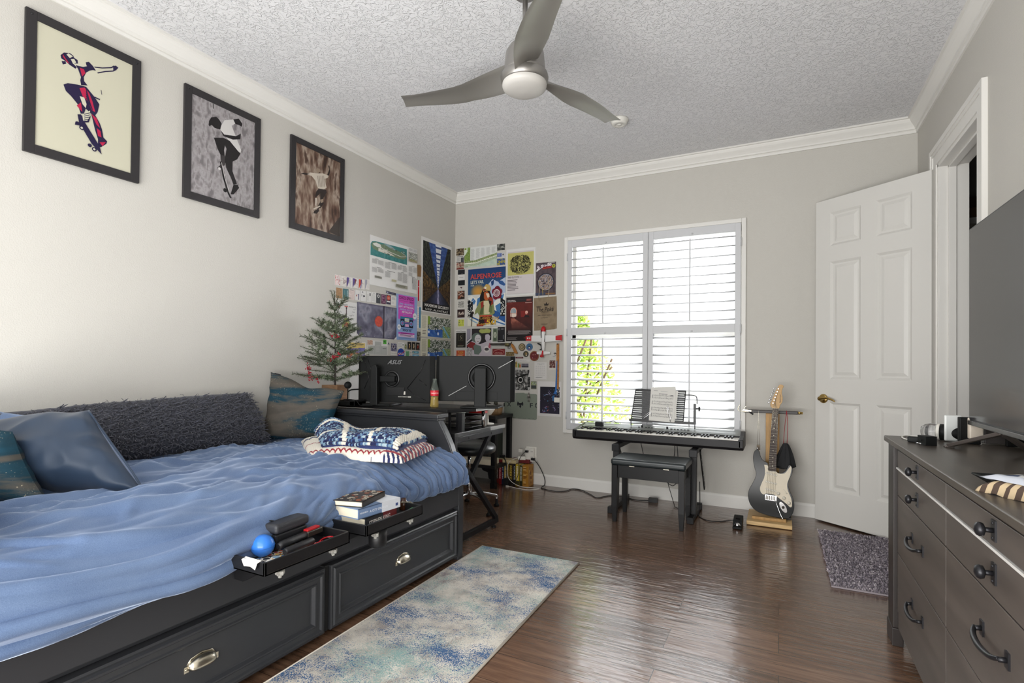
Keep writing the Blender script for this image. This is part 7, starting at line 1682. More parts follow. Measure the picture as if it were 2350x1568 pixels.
def msheet(name_label, c, w, h, rz_, off):
    o = MB(); n = 10
    u = Vector((cos(rz_), 0, sin(rz_))); v = Vector((-sin(rz_) * .99, .13, cos(rz_) * .99)); nn = u.cross(v).normalized(); c = Vector(c) + Vector((0, -off, 0))
    if nn.y > 0: nn = -nn
    def Q(a, b, d=0): return c + u * (a - .5) * w + v * b * h + nn * d
    o.add([Q(0, 0), Q(1, 0), Q(1, 1), Q(0, 1), Q(0, 0, -.0005), Q(1, 0, -.0005), Q(1, 1, -.0005), Q(0, 1, -.0005)], [(0, 1, 2, 3), (7, 6, 5, 4), (0, 4, 5, 1), (1, 5, 6, 2), (2, 6, 7, 3), (3, 7, 4, 0)], 0, False, hx('#d4d2cc'))
    def R(a0, b0, a1, b1, cc, d=.0004): o.add([Q(a0, b0, d), Q(a1, b0, d), Q(a1, b1, d), Q(a0, b1, d)], [(0, 1, 2, 3)], 0, False, hx(cc))
    return o, R, Q
o, R, Q = msheet('', (2.245, -.15, .725), .205, .272, radians(3), .030); tag(o.build('sheet_music', SH), 'rear music sheet, its tilted top edge showing behind the front page', 'sheet music')
o, R, Q = msheet('', (2.232, -.15, .709), .20, .268, radians(-5), .034); tag(o.build('sheet_music', SH), 'middle music sheet leaning right, between the front and rear pages', 'sheet music')
o, R, Q = msheet('', (2.222, -.15, .703), .208, .275, radians(-2), .038)
rnd = random.Random(2)
vs, fs, tw = text_geo('Für Elise', True); o.add([Q(.36 + x * .34 / tw, .845 + y * .034, .0004) for x, y in vs], fs, 0, False, hx('#3a3a3c')) if False else None
R(.34, .845, .68, .86, '#4a4a4c'); R(.12, .93, .28, .945, '#8a8a8c'); R(.40, .93, .68, .938, '#a5a5a6'); R(.80, .80, .92, .83, '#6a6a6c')
for k in range(4):
    y0 = .70 - k * .19
    for st_ in (0, .075):
        for l in range(5): R(.10, y0 + st_ + l * .009, .92, y0 + st_ + l * .009 + .0022, '#8e8d8c')
        for q in range(13): a = .17 + q * .057 + rnd.uniform(-.01, .01); b = y0 + st_ + rnd.uniform(0, .03); R(a, b, a + .02, b + .011, '#2f2f31'); R(a + .017, b, a + .021, b + .035, '#2f2f31')
    R(.075, y0, .09, y0 + .115, '#5a5a5c')
    for q in (.10, .37, .64, .915): R(q, y0, q + .005, y0 + .111, '#6a6a6c')
tag(o.build('sheet_music', SH), 'front page of printed piano music on the ribbed stand', 'sheet music')
for k, (a, b, lab) in enumerate((((2.055, -.19, .712), (2.13, -.188, .775), 'silver page clip leaning left of the front music page'), ((2.30, -.197, .705), (2.275, -.195, .83), 'silver page clip lying over the right side of the front music page'))):
    m = MB(); a, b = Vector(a), Vector(b); d = (b - a).normalized(); s_ = Vector((-d.z, 0, d.x)) * .006
    m.tube([a, a + s_ + d * .02, b + s_, b + d * .008, b - s_, a - s_ + d * .02, a], .0018, 6); tag(m.build('page_clip', CHROME), lab, 'clip')
m = MB(); m.box((1.66, -.255, pz(-.255) + .001), (1.73, -.215, pz(-.215) + .033)); tag(m.build('pocket_amp', BLKP, bevel=.004), 'small black box standing on the left end of the piano', 'box')
m = MB(); m.tube(bez([(1.72, -.22, .665), (1.76, -.20, .672), (1.80, -.15, .680), (1.82, -.128, .66)], 14), .0025, 6); tag(m.build('cable', BLKP), 'thin cable from the small black box on the piano', 'cable')
# stand
sd = thing('piano_stand', 'black steel stand with perforated braces carrying the stage piano', 'keyboard stand', (2.23, -.38, 0))
for x in (1.925, 2.53):
    m = WB(sd); m.bar((x, -.52, .03), (x, -.49, .50), .038, .05, up=(1, 0, 0)); m.build('post', BLKM, sd, bevel=.003)
    m = WB(sd); m.box((x - .02, -.66, .010), (x + .02, -.16, .045)); m.box((x - .023, -.665, 0), (x + .023, -.62, .05)); m.box((x - .023, -.2, 0), (x + .023, -.155, .05)); m.build('foot', BLKM, sd, bevel=.003)
    m = WB(sd); m.box((x - .025, -.52, .495), (x + .025, -.14, .532)); m.box((x - .03, -.535, .475), (x + .03, -.50, .53)); m.build('support_arm', BLKM, sd, bevel=.003)
    sx = .028 if x > 2 else -.028
    a, b = Vector((x + sx, -.34, .50)), Vector((x + sx, -.06, .15)); d = (b - a)
    m = WB(sd); m.bar(a, b, .008, .036, up=(0, 0, 1)); br = m.build('brace', BLKM, sd)
    h_ = WB(sd)
    for k in range(7):
        p = a + d * (.08 + k * .14)
        for s2 in (-1, 1): h_.cyl((p.x + s2 * .0041, p.y, p.z), (p.x + s2 * .0052, p.y, p.z), .006, n=10)
    h_.build('brace_holes', SILV, br)
m = WB(sd); m.box((1.945, -.50, .265), (2.51, -.47, .295)); m.build('cross_bar', BLKM, sd, bevel=.002)

# bench
bn = thing('piano_bench', 'black bench with padded vinyl seat in front of the stage piano', 'bench', (2.255, -.70, 0))
m = WB(bn); b = m.box((1.985, -.875, .425), (2.53, -.535, .475)); m.build('seat_cushion', PAD, bn, bevel=.018, seg=4)
m = WB(bn); m.box((2.02, -.85, .33), (2.50, -.56, .425)); m.build('apron_box', M('satin_black_wood', '#131314', .4, spec=.3), bn, bevel=.003)
for (x, y) in ((2.015, -.852), (2.50, -.852), (2.015, -.56), (2.50, -.56)):
    m = WB(bn); h = .021; hb = .014; vs = []
    for (z, k) in ((.426, h), (.12, h), (.0, hb)): vs += [(x - k, y - k, z), (x + k, y - k, z), (x + k, y + k, z), (x - k, y + k, z)]
    m.add(vs, [(3, 2, 1, 0)][::-1] + [(i, (i + 1) % 4, 4 + (i + 1) % 4, 4 + i)[::-1] for i in range(4)] + [(4 + i, 4 + (i + 1) % 4, 8 + (i + 1) % 4, 8 + i)[::-1] for i in range(4)] + [(8, 9, 10, 11)[::-1]]); m.build('leg', MATS['satin_black_wood'], bn, bevel=.002)
for x in (2.12, 2.37):
    m = WB(bn); m.box((x, -.853, .420), (x + .04, -.849, .427)); m.build('lid_hinge', NICKEL, bn)
# pedal and cords
pd = thing('sustain_pedal', 'black sustain pedal with chrome toe plate on the floor beside the guitar stand', 'pedal', (2.85, -.53, 0))
m = WB(pd); m.prism([(-.635, .004), (-.635, .014), (-.60, .018), (-.575, .05), (-.45, .062), (-.44, .03), (-.44, .004)], 2.818, 2.880, 'yz'); m.build('housing', BLKP, pd, bevel=.003)
m = WB(pd); m.lathe([(0, .052), (.014, .05), (.022, .04), (.024, .03), (0, .03)], (2.849, -.592, -.012), 18); m.obox((2.849, -.56, .045), (.03, .06, .008), (radians(18), 0, 0)); m.build('toe_plate', CHROME, pd)
cord('black cord on the floor from the piano stand to the sustain pedal', [(2.55, -.30, .25), (2.56, -.36, .06), (2.56, -.42, .006), (2.64, -.51, .005), (2.72, -.49, .005), (2.78, -.43, .005), (2.835, -.435, .02)], .0035, BC_)
cord('black cord drooping under the piano behind the bench', [(2.05, -.20, .53), (2.10, -.14, .28), (2.17, -.10, .215), (2.24, -.10, .23), (2.30, -.12, .30), (2.33, -.16, .45), (2.33, -.18, .53)], .003, BC_)
cord('black cord falling from the drooping loop to the floor behind the bench', [(2.24, -.10, .225), (2.25, -.09, .18), (2.31, -.09, .15), (2.36, -.13, .25), (2.35, -.16, .50)], .003, BC_)
cord('black cord trailing along the floor behind the right bench legs', [(2.255, -.095, .20), (2.29, -.12, .10), (2.33, -.18, .02), (2.36, -.25, .005), (2.45, -.27, .005), (2.52, -.36, .005), (2.55, -.40, .006)], .003, BC_)
# ================================================================ guitar on its wooden stand
LW = M('light_pine', '#c8a877', .5, var=(9, .18), stretch=(1, 6, 6)); MW = M('warm_bamboo', '#a8834f', .5, var=(12, .2), stretch=(6, 6, .8)); DKW = M('dark_stained_wood', '#241d1a', .4)
gs = thing('guitar_stand', 'home-made wooden guitar stand with dark crossbar beside the door', 'guitar stand', (3.05, -.28, 0))
m = WB(gs); m.box((2.902, -.468, .004), (3.203, -.10, .032)); m.build('base_board', LW, gs, bevel=.004)
m = WB(gs); m.box((2.935, -.395, .032), (3.165, -.360, .052)); m.build('front_stop', MW, gs, bevel=.003)
m = WB(gs); m.box((3.022, -.175, .032), (3.118, -.15, .82)); m.build('upright', MW, gs, bevel=.002)
m = WB(gs); m.box((2.86, -.20, .812), (3.245, -.175, .836)); m.build('crossbar', DKW, gs, bevel=.004)
m = WB(gs); m.cyl((3.235, -.1875, .824), (3.275, -.1875, .824), .0125, .009, n=14); m.build('brass_tip', BRASS, gs, label='brass end tip')
m = WB(gs); m.box((3.12, -.30, .033), (3.20, -.20, .048)); m.build('rubber_rest', DKW, gs)
g = bpy.data.objects.new('electric_guitar', None); COL.objects.link(g); tag(g, 'black electric guitar with cream pickguard leaning on the wooden stand', 'guitar')
g.location = (3.0575, -.325, .048); g.rotation_euler = (radians(-6.5), radians(1.7), 0)
gx = lambda c: (c - 445) * .000723
gz = lambda r: (1340 - r) * .000824
def gp(pts): return [(gx(a), gz(b)) for a, b in pts]
def smooth2(p, n=6):
    q = bez([(a, 0, b) for a, b in p] + [(p[0][0], 0, p[0][1])], (len(p)) * n); return [(v.x, v.z) for v in q[:-1]]
BODY = gp([(300, 745), (322, 765), (333, 805), (360, 842), (405, 862), (415, 900), (480, 920), (490, 935), (525, 940), (562, 922), (586, 890), (600, 858), (625, 865), (637, 900), (628, 945), (606, 995), (604, 1050), (625, 1105), (650, 1150), (662, 1210), (655, 1270), (628, 1318), (585, 1338), (500, 1338), (400, 1328), (318, 1308), (258, 1260), (230, 1192), (234, 1130), (262, 1070), (290, 1010), (296, 965), (280, 915), (264, 850), (264, 795), (278, 760)])
GB = M('gloss_black_lacquer', '#131415', .14, spec=.16); CREAM = M('cream_plastic', '#cfc4ae', .4); ROSE = M('rosewood', '#33241e', .55, var=(60, .25)); MAPLE = M('maple', '#b8935f', .42, var=(20, .15))
m = MB(); m.prism(smooth2(BODY), -.022, .022, 'xz'); m.build('body', GB, g, bevel=.009, seg=3, ang=50)
m = MB(); m.prism(smooth2(gp([(372, 880), (408, 884), (412, 928), (486, 930), (502, 943), (562, 938), (602, 886), (616, 868), (625, 892), (612, 960), (590, 1030), (602, 1092), (632, 1152), (641, 1214), (626, 1230), (590, 1204), (540, 1174), (498, 1150), (470, 1138), (400, 1138), (378, 1150), (350, 1132), (341, 1095), (354, 1050), (375, 1000), (382, 940)]), 3), -.0245, -.0225, 'xz'); m.build('pickguard', CREAM, g)
fb = gp([(412, 926), (485, 926), (487, 356), (428, 356)])
m = MB(); m.prism(fb, -.034, -.030, 'xz'); nk = m.build('fretboard', ROSE, g)
m = MB(); m.prism(fb, -.030, -.010, 'xz'); m.build('neck', MAPLE, g, bevel=.004)
m = MB(); a0, a1 = gz(926), gz(356)
for k in range(22):
    t = 1 - 2 ** (-k / 12.0); z = a1 - (a1 - a0) * t / (1 - 2 ** (-22 / 12.0)) * .985; f2 = (z - a0) / (a1 - a0); xl = gx(412) + (gx(428) - gx(412)) * f2; xr = gx(485) + (gx(487) - gx(485)) * f2
    m.box((xl, -.0348, z - .0007), (xr, -.0338, z + .0007))
m.build('frets', M('fret_wire', '#8c867c', .5, metal=.6), nk)
m = MB()
for r in (465, 540, 604, 664, 745, 808, 845, 883): m.cyl((gx(450), -.0346, gz(r)), (gx(450), -.0338, gz(r)), .0035, n=12)
m.build('inlays', CREAM, nk)
m = MB(); m.prism(smooth2(gp([(428, 356), (487, 356), (500, 322), (518, 292), (521, 250), (511, 210), (515, 172), (527, 148), (514, 134), (490, 133), (470, 160), (440, 230), (412, 300), (407, 330)]), 3), -.028, -.014, 'xz'); hs = m.build('headstock', MAPLE, g, bevel=.002)
vs, fs, w = text_geo('Spectrum'); k = .062 / w
m = MB(); m.add([(gx(505) - y * k * 1.0, -.0285, gz(300) + x * k) for x, y in vs], fs); m.build('logo', M('dark_decal', '#3a2c20', .5), hs)
for i in range(6):
    r = 165 + i * 27; c_ = 455 - i * 9
    m = MB(); m.cyl((gx(c_ + 22), -.036, gz(r + 8)), (gx(c_ + 22), -.026, gz(r + 8)), .004, n=10); m.cyl((gx(c_), -.021, gz(r)), (gx(c_ - 14), -.021, gz(r + 3)), .0028, n=8); m.ball((gx(c_ - 20), -.021, gz(r + 4)), (.006, .004, .0075), 10, 6); m.build('tuning_peg', CHROME, hs)
for (r0, r1) in ((950, 964), (1028, 1040), (1092, 1110)):
    m = MB(); m.obox((gx(443), -.0275, gz((r0 + r1) / 2)), (.078, .008, .014), (0, radians(7), 0)); p_ = m.build('pickup', M('white_pickup', '#d8d2c4', .4), g, bevel=.003)
    m = MB()
    for k in range(6): m.cyl((gx(405 + k * 15), -.0322, gz((r0 + r1) / 2) - (k - 2.5) * .0013), (gx(405 + k * 15), -.0315, gz((r0 + r1) / 2) - (k - 2.5) * .0013), .002, n=8)
    m.build('pole_pieces', GUNM, p_)
m = MB(); m.box((gx(390), -.034, gz(1195)), (gx(500), -.0225, gz(1145))); br = m.build('bridge', CHROME, g, bevel=.001)
m = MB()
for k in range(6): m.box((gx(397 + k * 16), -.0375, gz(1188)), (gx(408 + k * 16), -.034, gz(1152)))
m.build('saddles', GUNM, br)
m = MB(); m.tube(bez([(gx(492), -.035, gz(1190)), (gx(500), -.045, gz(1215)), (gx(545), -.052, gz(1310)), (gx(590), -.055, gz(1380))], 14), .0028, 8); m.tube([(gx(588), -.055, gz(1376)), (gx(602), -.056, gz(1402))], .005, 8); m.build('whammy_bar', CHROME, g)
for (a, b) in ((513, 1123), (567, 1157), (613, 1195)):
    m = MB(); m.lathe([(.013, 0), (.012, .004), (.0095, .006), (.009, .014), (0, .015)], (gx(a), -.0245, gz(b)), 18, axis=(0, -1, 0)); m.build('control_knob', MATS['white_pickup'], g)
m = MB(); m.tube([(gx(560), -.0255, gz(1080)), (gx(592), -.0255, gz(1115))], .0018, 6); m.ball((gx(588), -.032, gz(1112)), (.004, .006, .004), 8, 6); m.build('pickup_switch', MATS['white_pickup'], g)
m = MB(); m.prism([(gx(562) + .040 * cos(a) * .62 + .022 * sin(a) * .5, gz(1240) - .040 * cos(a) * .85 + .017 * sin(a)) for a in [2 * pi * i / 24 for i in range(24)]], -.0255, -.0225, 'xz'); j = m.build('jack_plate', CHROME, g, bevel=.001)
m = MB(); m.lathe([(0, 0), (.010, 0), (.010, .001), (0, .001)], (gx(562), -.0255, gz(1240)), 16, axis=(0, -1, 0)); m.build('jack_socket', GUNM, j)
for k in range(6):
    m = MB(); xb = gx(403 + k * 16); xt = gx(432 + k * 10); m.tube([(xb, -.0385, gz(1160)), (xt, -.0362, gz(358)), (gx(477 - k * 9) if True else xt, -.036, gz(173 + (5 - k) * 27 if False else 190 + k * 24))], .0006, 4); m.build('string', NICKEL, g)
m = MB(); m.cyl((gx(303), 0, gz(748)), (gx(301), 0, gz(736)), .005, n=10); m.ball((gx(301), 0, gz(736)), .006, 10, 6); m.build('strap_button', CHROME, g)
# hanging odds and ends
cp = thing('capo', 'chrome guitar capo clamped on the left end of the dark crossbar', 'capo', (2.85, -.19, .83))
m = WB(cp); m.tube(bez([(2.838, -.20, .87), (2.826, -.20, .85), (2.828, -.20, .825), (2.86, -.205, .818), (2.91, -.205, .822)], 20), .004, 8); m.build('lower_jaw', NICKEL, cp)
m = WB(cp); m.tube(bez([(2.885, -.205, .862), (2.872, -.205, .85), (2.862, -.205, .83), (2.84, -.205, .818)], 14), .0035, 8); m.obox((2.89, -.205, .829), (.06, .016, .010), (0, radians(6), 0)); m.build('upper_jaw', NICKEL, cp)
m = WB(cp); m.obox((2.922, -.207, .808), (.03, .014, .012), (0, radians(35), 0)); m.build('rubber_pad', BLKP, cp)
pt = thing('pendant', 'small dark tag hanging by a fine chain from the left of the crossbar', 'pendant', (2.972, -.205, .55))
m = WB(pt); m.tube([(2.966, -.205, .565), (2.968, -.206, .70), (2.972, -.203, .838), (2.976, -.206, .70), (2.978, -.205, .565)], .0009, 4); m.build('chain', NICKEL, pt)
m = WB(pt); m.box((2.960, -.209, .525), (2.984, -.201, .565)); m.cyl((2.972, -.210, .545), (2.972, -.209, .545), .006, n=12); m.build('tag', M('bronze_tag', '#4f4538', .4, metal=.5), pt, bevel=.004)
bg_ = thing('drawstring_bag', 'small black drawstring bag hanging by red cords from the crossbar', 'bag', (3.16, -.21, .42))
m = WB(bg_)
for dx in (-.012, .008): m.tube([(3.167, -.20, .840), (3.166 + dx, -.208, .72), (3.160 + dx * 1.2, -.212, .585)], .0022, 6)
m.build('cord', M('red_cord', '#9a2630', .6), bg_, label='red drawcord')
def bag(u, v):
    a = 2 * pi * u; k = v ** .75; w = .012 + .062 * k; d = .012 + .02 * k
    fold = .012 * k * sin(a * 6 + 2 * v) + .004 * sin(a * 11)
    return Vector((3.160 + (w + fold) * cos(a) - .012 * v, -.212 + (d + fold * .4) * sin(a), .59 - .185 * v + .012 * cos(a * 3) * v))
m = WB(bg_); m.grid(bag, 48, 20, wrapu=True, flip=True); m.ball((3.150, -.212, .405), (.062, .026, .012), 16, 6); m.build('pouch', M('black_pouch_cloth', '#1b1c1e', .8, bump=(120, .3, .001)), bg_)
# ================================================================ dresser and what stands on it
DRS = M('dark_oak_laminate', '#524b46', .42, var=(5, .22), stretch=(1, .35, 3), bump=(70, .12, .0008))
DRT = M('dark_oak_top', '#474039', .36, var=(7, .2), stretch=(3, .5, 1), bump=(90, .15, .0008))
IRON = M('dark_iron', '#2d2d30', .35, metal=.6)
dr = thing('dresser', 'dark oak dresser with iron knobs and pulls along the right wall', 'dresser', (3.78, -2.75, 0))
DX, DY0, DY1, DZ = 3.56, -1.93, -3.62, .842
m = WB(dr); m.prism([(3.535, DY0 + .03), (3.535, DY1 - .03), (4.005, DY1 - .03), (4.005, DY0 + .03)], DZ, .866, 'xy'); m.build('top', DRT, dr, bevel=.004)
m = WB(dr); m.box((DX + .012, DY1, .10), (4.0, DY0, DZ)); m.build('carcass', M('dresser_inside', '#2a2624', .5), dr)
for y in (DY0, DY1):
    s_ = 1 if y == DY0 else -1
    for x in (DX - .012, 3.955):
        m = WB(dr); m.box((x, y - .11 if s_ > 0 else y, .075), (x + .032, y + .004 if s_ > 0 else y + .042, DZ)); m.box((x - .004, y - .114 if s_ > 0 else y - .004, 0), (x + .036, y + .008 if s_ > 0 else y + .047, .075)); m.build('corner_post', M('dark_post', '#2c2725', .4), dr, bevel=.003)
yc = [-2.055, -2.775, -3.575]; zr = [.822, .752, .742, .636, .632, .398, .394, .152]
m = WB(dr); m.box((DX - .004, -3.575, .744), (DX + .01, -2.05, .7505)); m.build('edge_strip', M('pale_edge_strip', '#d6d4d0', .3), dr, label='pale polished strip between the upper drawers')
m = WB(dr); m.box((DX + .004, -3.575, .08), (DX + .012, -2.05, .148)); m.build('base_rail', DRS, dr)
def knob(x, y, z):
    k = WB(dr); k.box((x - .004, y - .013, z - .024), (x, y + .013, z + .024)); 
    for s2 in (-.017, .017): k.ball((x - .004, y, z + s2), .003, 8, 5)
    k.cyl((x - .003, y, z), (x - .022, y, z), .006, n=12); k.lathe([(.007, 0), (.0145, .003), (.0165, .010), (.0135, .016), (.006, .019), (0, .0195)], (x - .018, y, z), 20, axis=(-1, 0, 0)); return k
def pull(x, y, z):
    k = WB(dr)
    for s2 in (-1, 1): k.box((x - .004, y + s2 * .080 - .011, z - .018), (x, y + s2 * .080 + .011, z + .018)); k.cyl((x - .003, y + s2 * .080, z), (x - .018, y + s2 * .078, z - .002), .006, n=10)
    pts = bez([(x - .016, y - .082, z + .001), (x - .025, y - .055, z - .008), (x - .029, y, z - .012), (x - .025, y + .055, z - .008), (x - .016, y + .082, z + .001)], 24); n = len(pts)
    k.tube(pts, [.0045 + .0025 * sin(pi * i / (n - 1)) for i in range(n)], 10); return k
for c in range(2):
    for r in range(4):
        z1, z0 = zr[2 * r], zr[2 * r + 1]; y1, y0 = yc[c] - .0022, yc[c + 1] + .0022; ym, zm = (y0 + y1) / 2, (z0 + z1) / 2
        m = WB(dr); m.box((DX, y0, z0), (DX + .018, y1, z1)); d = m.build('drawer', DRS, dr, bevel=.0015)
        (knob(DX, ym, zm + .004) if r < 2 else pull(DX, ym, zm + .02)).build('drawer_knob' if r < 2 else 'drawer_pull', IRON, d)
# television
tv = thing('television', 'large switched-off flat television on the dresser', 'television', (3.80, -2.78, .866))
TVB = M('tv_black_plastic', '#1c1c1e', .4); TX = 3.785
m = WB(tv); m.box((TX, -3.47, .95), (TX + .022, -2.09, 1.715)); m.box((TX + .02, -3.2, .98), (TX + .06, -2.35, 1.45)); m.build('cabinet', TVB, tv, bevel=.003)
m = WB(tv); m.box((TX - .0022, -3.462, .968), (TX - .0002, -2.097, 1.708)); m.build('screen', M('tv_screen', '#3a3a3b', .14, spec=.5), tv)
m = WB(tv); m.box((TX - .006, -3.47, .945), (TX + .026, -2.09, .962)); m.build('lower_bezel', M('dark_silver', '#5c5a58', .35, metal=.7), tv, bevel=.002)
LEGM = M('bronze_grey_metal', '#6a625d', .4, metal=.6)
for (yc_, s2) in ((-2.40, 1), (-3.16, -1)):
    for (dx, dy) in ((-.095, .17 * s2), (.12, .10 * s2)):
        m = WB(tv); a = Vector((TX + .01, yc_, .945)); b = Vector((TX + dx, yc_ + dy, .873)); m.bar(a, b, .020, .013, up=(0, 0, 1)); m.obox((b.x, b.y, .8695), (.03, .02, .007)); m.build('leg', LEGM, tv, bevel=.002)
# devices standing on the dresser behind the television foot
t = thing('tablet_stand_device', 'white slab device standing upright on the dresser beside the fallen globe cup', 'device', (3.755, -2.02, .866))
m = WB(t); m.obox((3.750, -2.02, .922), (.062, .012, .104), (0, 0, radians(18))); m.build('shell', M('white_satin_plastic', '#dcdedb', .35), t, bevel=.005, seg=3)
m = WB(t); m.obox((3.752, -2.011, .922), (.060, .006, .100), (0, 0, radians(18))); m.build('pink_backing', M('pink_plastic', '#c9a29a', .45), t, bevel=.002, label='pink backing')
t = thing('console_dock', 'white and black dock standing right of the white slab on the dresser', 'device', (3.80, -2.07, .866))
m = WB(t); m.obox((3.79, -2.065, .919), (.07, .020, .105), (0, 0, radians(10))); m.build('black_side', BLKP, t, bevel=.003)
m = WB(t); m.obox((3.805, -2.075, .930), (.045, .030, .082), (0, 0, radians(10))); m.build('white_case', M('cream_white_plastic', '#d9cdbd', .4), t, bevel=.004)
m = MB(); m.obox((3.89, -2.02, .918), (.10, .028, .10), (0, 0, radians(12))); tag(m.build('game_console', M('grey_console', '#55504e', .45), bevel=.004), 'grey box standing behind the television foot', 'device')
m = MB(); m.obox((3.94, -2.09, .92), (.10, .012, .105), (0, 0, radians(8))); tag(m.build('tablet', BLKP, bevel=.004), 'black slab standing behind the television, right of the grey box', 'device')
gc = thing('globe_cup', 'clear globe with black base lying on its side on the dresser', 'lamp', (3.70, -1.99, .90))
ax = Vector((.93, -.37, 0)).normalized(); c0 = Vector((3.665, -1.965, .9005))
m = WB(gc); m.lathe([(0, -.012), (.018, -.008), (.029, .006), (.0335, .022), (.033, .04), (.031, .052)], c0, 26, axis=ax); m.build('clear_dome', M('clear_acrylic', '#f2f2f2', .03, trans=.92, ior=1.3), gc)
m = WB(gc); m.lathe([(0, .04), (.031, .042), (.034, .052), (.034, .056), (0, .056)], c0, 26, axis=ax); m.build('white_disc', WPL, gc)
m = WB(gc); m.lathe([(0, .055), (.034, .055), (.0335, .07), (.028, .115), (.026, .118), (0, .118)], c0, 26, axis=ax); m.build('black_base', BLKP, gc)
m = MB(); m.obox((3.632, -2.19, .884), (.04, .05, .036), (0, 0, radians(20))); 
for s2 in (-.008, .008): m.cyl((3.612, -2.20 + s2, .886), (3.608, -2.201 + s2, .886), .003, n=8)
tag(m.build('power_adapter', BLKP, bevel=.004), 'black square power adapter at the front of the dresser, by the television foot', 'adapter')
m = MB(); m.obox((3.612, -2.13, .878), (.06, .028, .022), (0, 0, radians(-20))); tag(m.build('usb_hub', BLKP, bevel=.003), 'small black box left of the square power adapter', 'adapter')
m = MB(); m.tube(bez([(3.625, -2.135, .874), (3.60, -2.09, .8695), (3.585, -2.02, .8695), (3.597, -1.945, .8695), (3.63, -1.905, .8695), (3.68, -1.92, .8695), (3.72, -1.95, .872)], 36), .0028, 7)
tag(m.build('charging_cable', WC), 'white cable looping along the far edge of the dresser', 'cord')
m = MB(); m.tube([(3.598, -2.155, .870), (3.612, -2.205, .870)], .0035, 8); tag(m.build('pen_tip', CHROME), 'short silver stick in front of the black adapters', 'pen')
# tray with folded bandanas
t = thing('valet_tray', 'black flared tray on the dresser, behind the folded bandanas', 'tray', (3.66, -3.02, .866))
m = WB(t); a = [(3.605, -3.055, .867), (3.90, -3.055, .867), (3.90, -3.10, .867), (3.605, -3.10, .867)]; b = [(3.557, -3.025, .898), (3.93, -3.025, .898), (3.93, -3.125, .898), (3.575, -3.125, .898)]
m.add(a + b, [(0, 1, 2, 3), (0, 4, 5, 1), (1, 5, 6, 2), (2, 6, 7, 3), (3, 7, 4, 0)]); o = m.build('tray_body', BLKP, t); sol = o.modifiers.new('t', 'SOLIDIFY'); sol.thickness = .004; sol.offset = 1
CLOTH = colmat('printed_cotton', .85, bump=(300, .3, .0006))
def cloth(C, z0, h, fn, nu, nv, name, label):
    P4_ = [Vector((x, y, 0)) for x, y in C]; m = MB()
    def sf(u, v):
        p = P4_[0] * (1 - u) * (1 - v) + P4_[1] * u * (1 - v) + P4_[2] * u * v + P4_[3] * (1 - u) * v
        e = max(0, 1 - abs(2 * u - 1) ** 8) ** .5 * max(0, 1 - abs(2 * v - 1) ** 8) ** .5
        return Vector((p.x, p.y, z0 + h * e + .004 * mnoise.noise(Vector((p.x * 40, p.y * 25, z0 * 50)))))
    vs = [sf(i / nu, j / nv) for j in range(nv + 1) for i in range(nu + 1)]; m.v = [tuple(q) for q in vs]
    for j in range(nv):
        for i in range(nu):
            k = j * (nu + 1) + i; m.f.append([k, k + 1, k + nu + 2, k + nu + 1]); m.m.append(0); m.s.append(True); m.c.append(fn((i + .5) / nu, (j + .5) / nv))
    m.add([tuple(sf(u, v)) for u, v in ((0, 0), (1, 0), (1, 1), (0, 1))], [(3, 2, 1, 0)], 0, False, (.3, .3, .33))
    return tag(m.build(name, CLOTH), label, 'cloth')
BCo = [(3.540, -3.10), (3.70, -3.37), (3.92, -3.28), (3.74, -3.135)]
cloth(BCo, .8675, .036, lambda u, v: hx('#4a3c33') if (int(u * 22) + int(v * 10)) % 2 else hx('#b5a182'), 64, 36, 'folded_cloth', 'brown and tan checked cloth folded at the front edge of the dresser')
BC2 = [(3.550, -3.105), (3.715, -3.35), (3.90, -3.27), (3.73, -3.14)]
cloth(BC2, .902, .014, lambda u, v: (hx('#24304a') if fbm(u * 14, v * 8, 2) > -.02 else hx('#b9b8b4')) if v > .10 else hx('#a9acb4'), 60, 30, 'folded_cloth', 'navy bandana folded on top of the checked cloth')
# ================================================================ ceiling fan and detector
NIK = M('fan_brushed_nickel', '#8f8c88', .34, metal=.75, bump=(200, .05, .0003)); FBL = M('fan_blade_silver', '#8a8781', .38, metal=.45)
fx, fy, fz = 2.015, -2.475, 2.50
fan = thing('ceiling_fan', 'silver three-blade ceiling fan with a round white light', 'ceiling fan', (fx, fy, 3.0))
m = WB(fan); m.lathe([(0, 3.0), (.07, 3.0), (.072, 2.985), (.055, 2.955), (.02, 2.945), (.016, 2.94)], (fx, fy, 0), 32); m.build('canopy', NIK, fan)
m = WB(fan); m.cyl((fx, fy, 2.70), (fx, fy, 2.95), .0125, n=18); m.build('downrod', NIK, fan)
m = WB(fan); m.lathe([(.013, 2.74), (.03, 2.735), (.045, 2.715), (.075, 2.70), (.092, 2.67), (.096, 2.63), (.100, 2.585), (.104, 2.565), (0, 2.56)], (fx, fy, 0), 44); m.build('motor_housing', NIK, fan)
m = WB(fan); m.lathe([(.112, 2.566), (.116, 2.55), (.112, 2.53), (.104, 2.52), (0, 2.52)], (fx, fy, 0), 44); m.build('hub', NIK, fan)
m = WB(fan); m.lathe([(.106, 2.524), (.108, 2.512), (.103, 2.500), (.085, 2.489), (.05, 2.481), (0, 2.478)], (fx, fy, 0), 44); m.build('light_lens', M('opal_lens', '#b9b6b1', .4, spec=.4), fan)
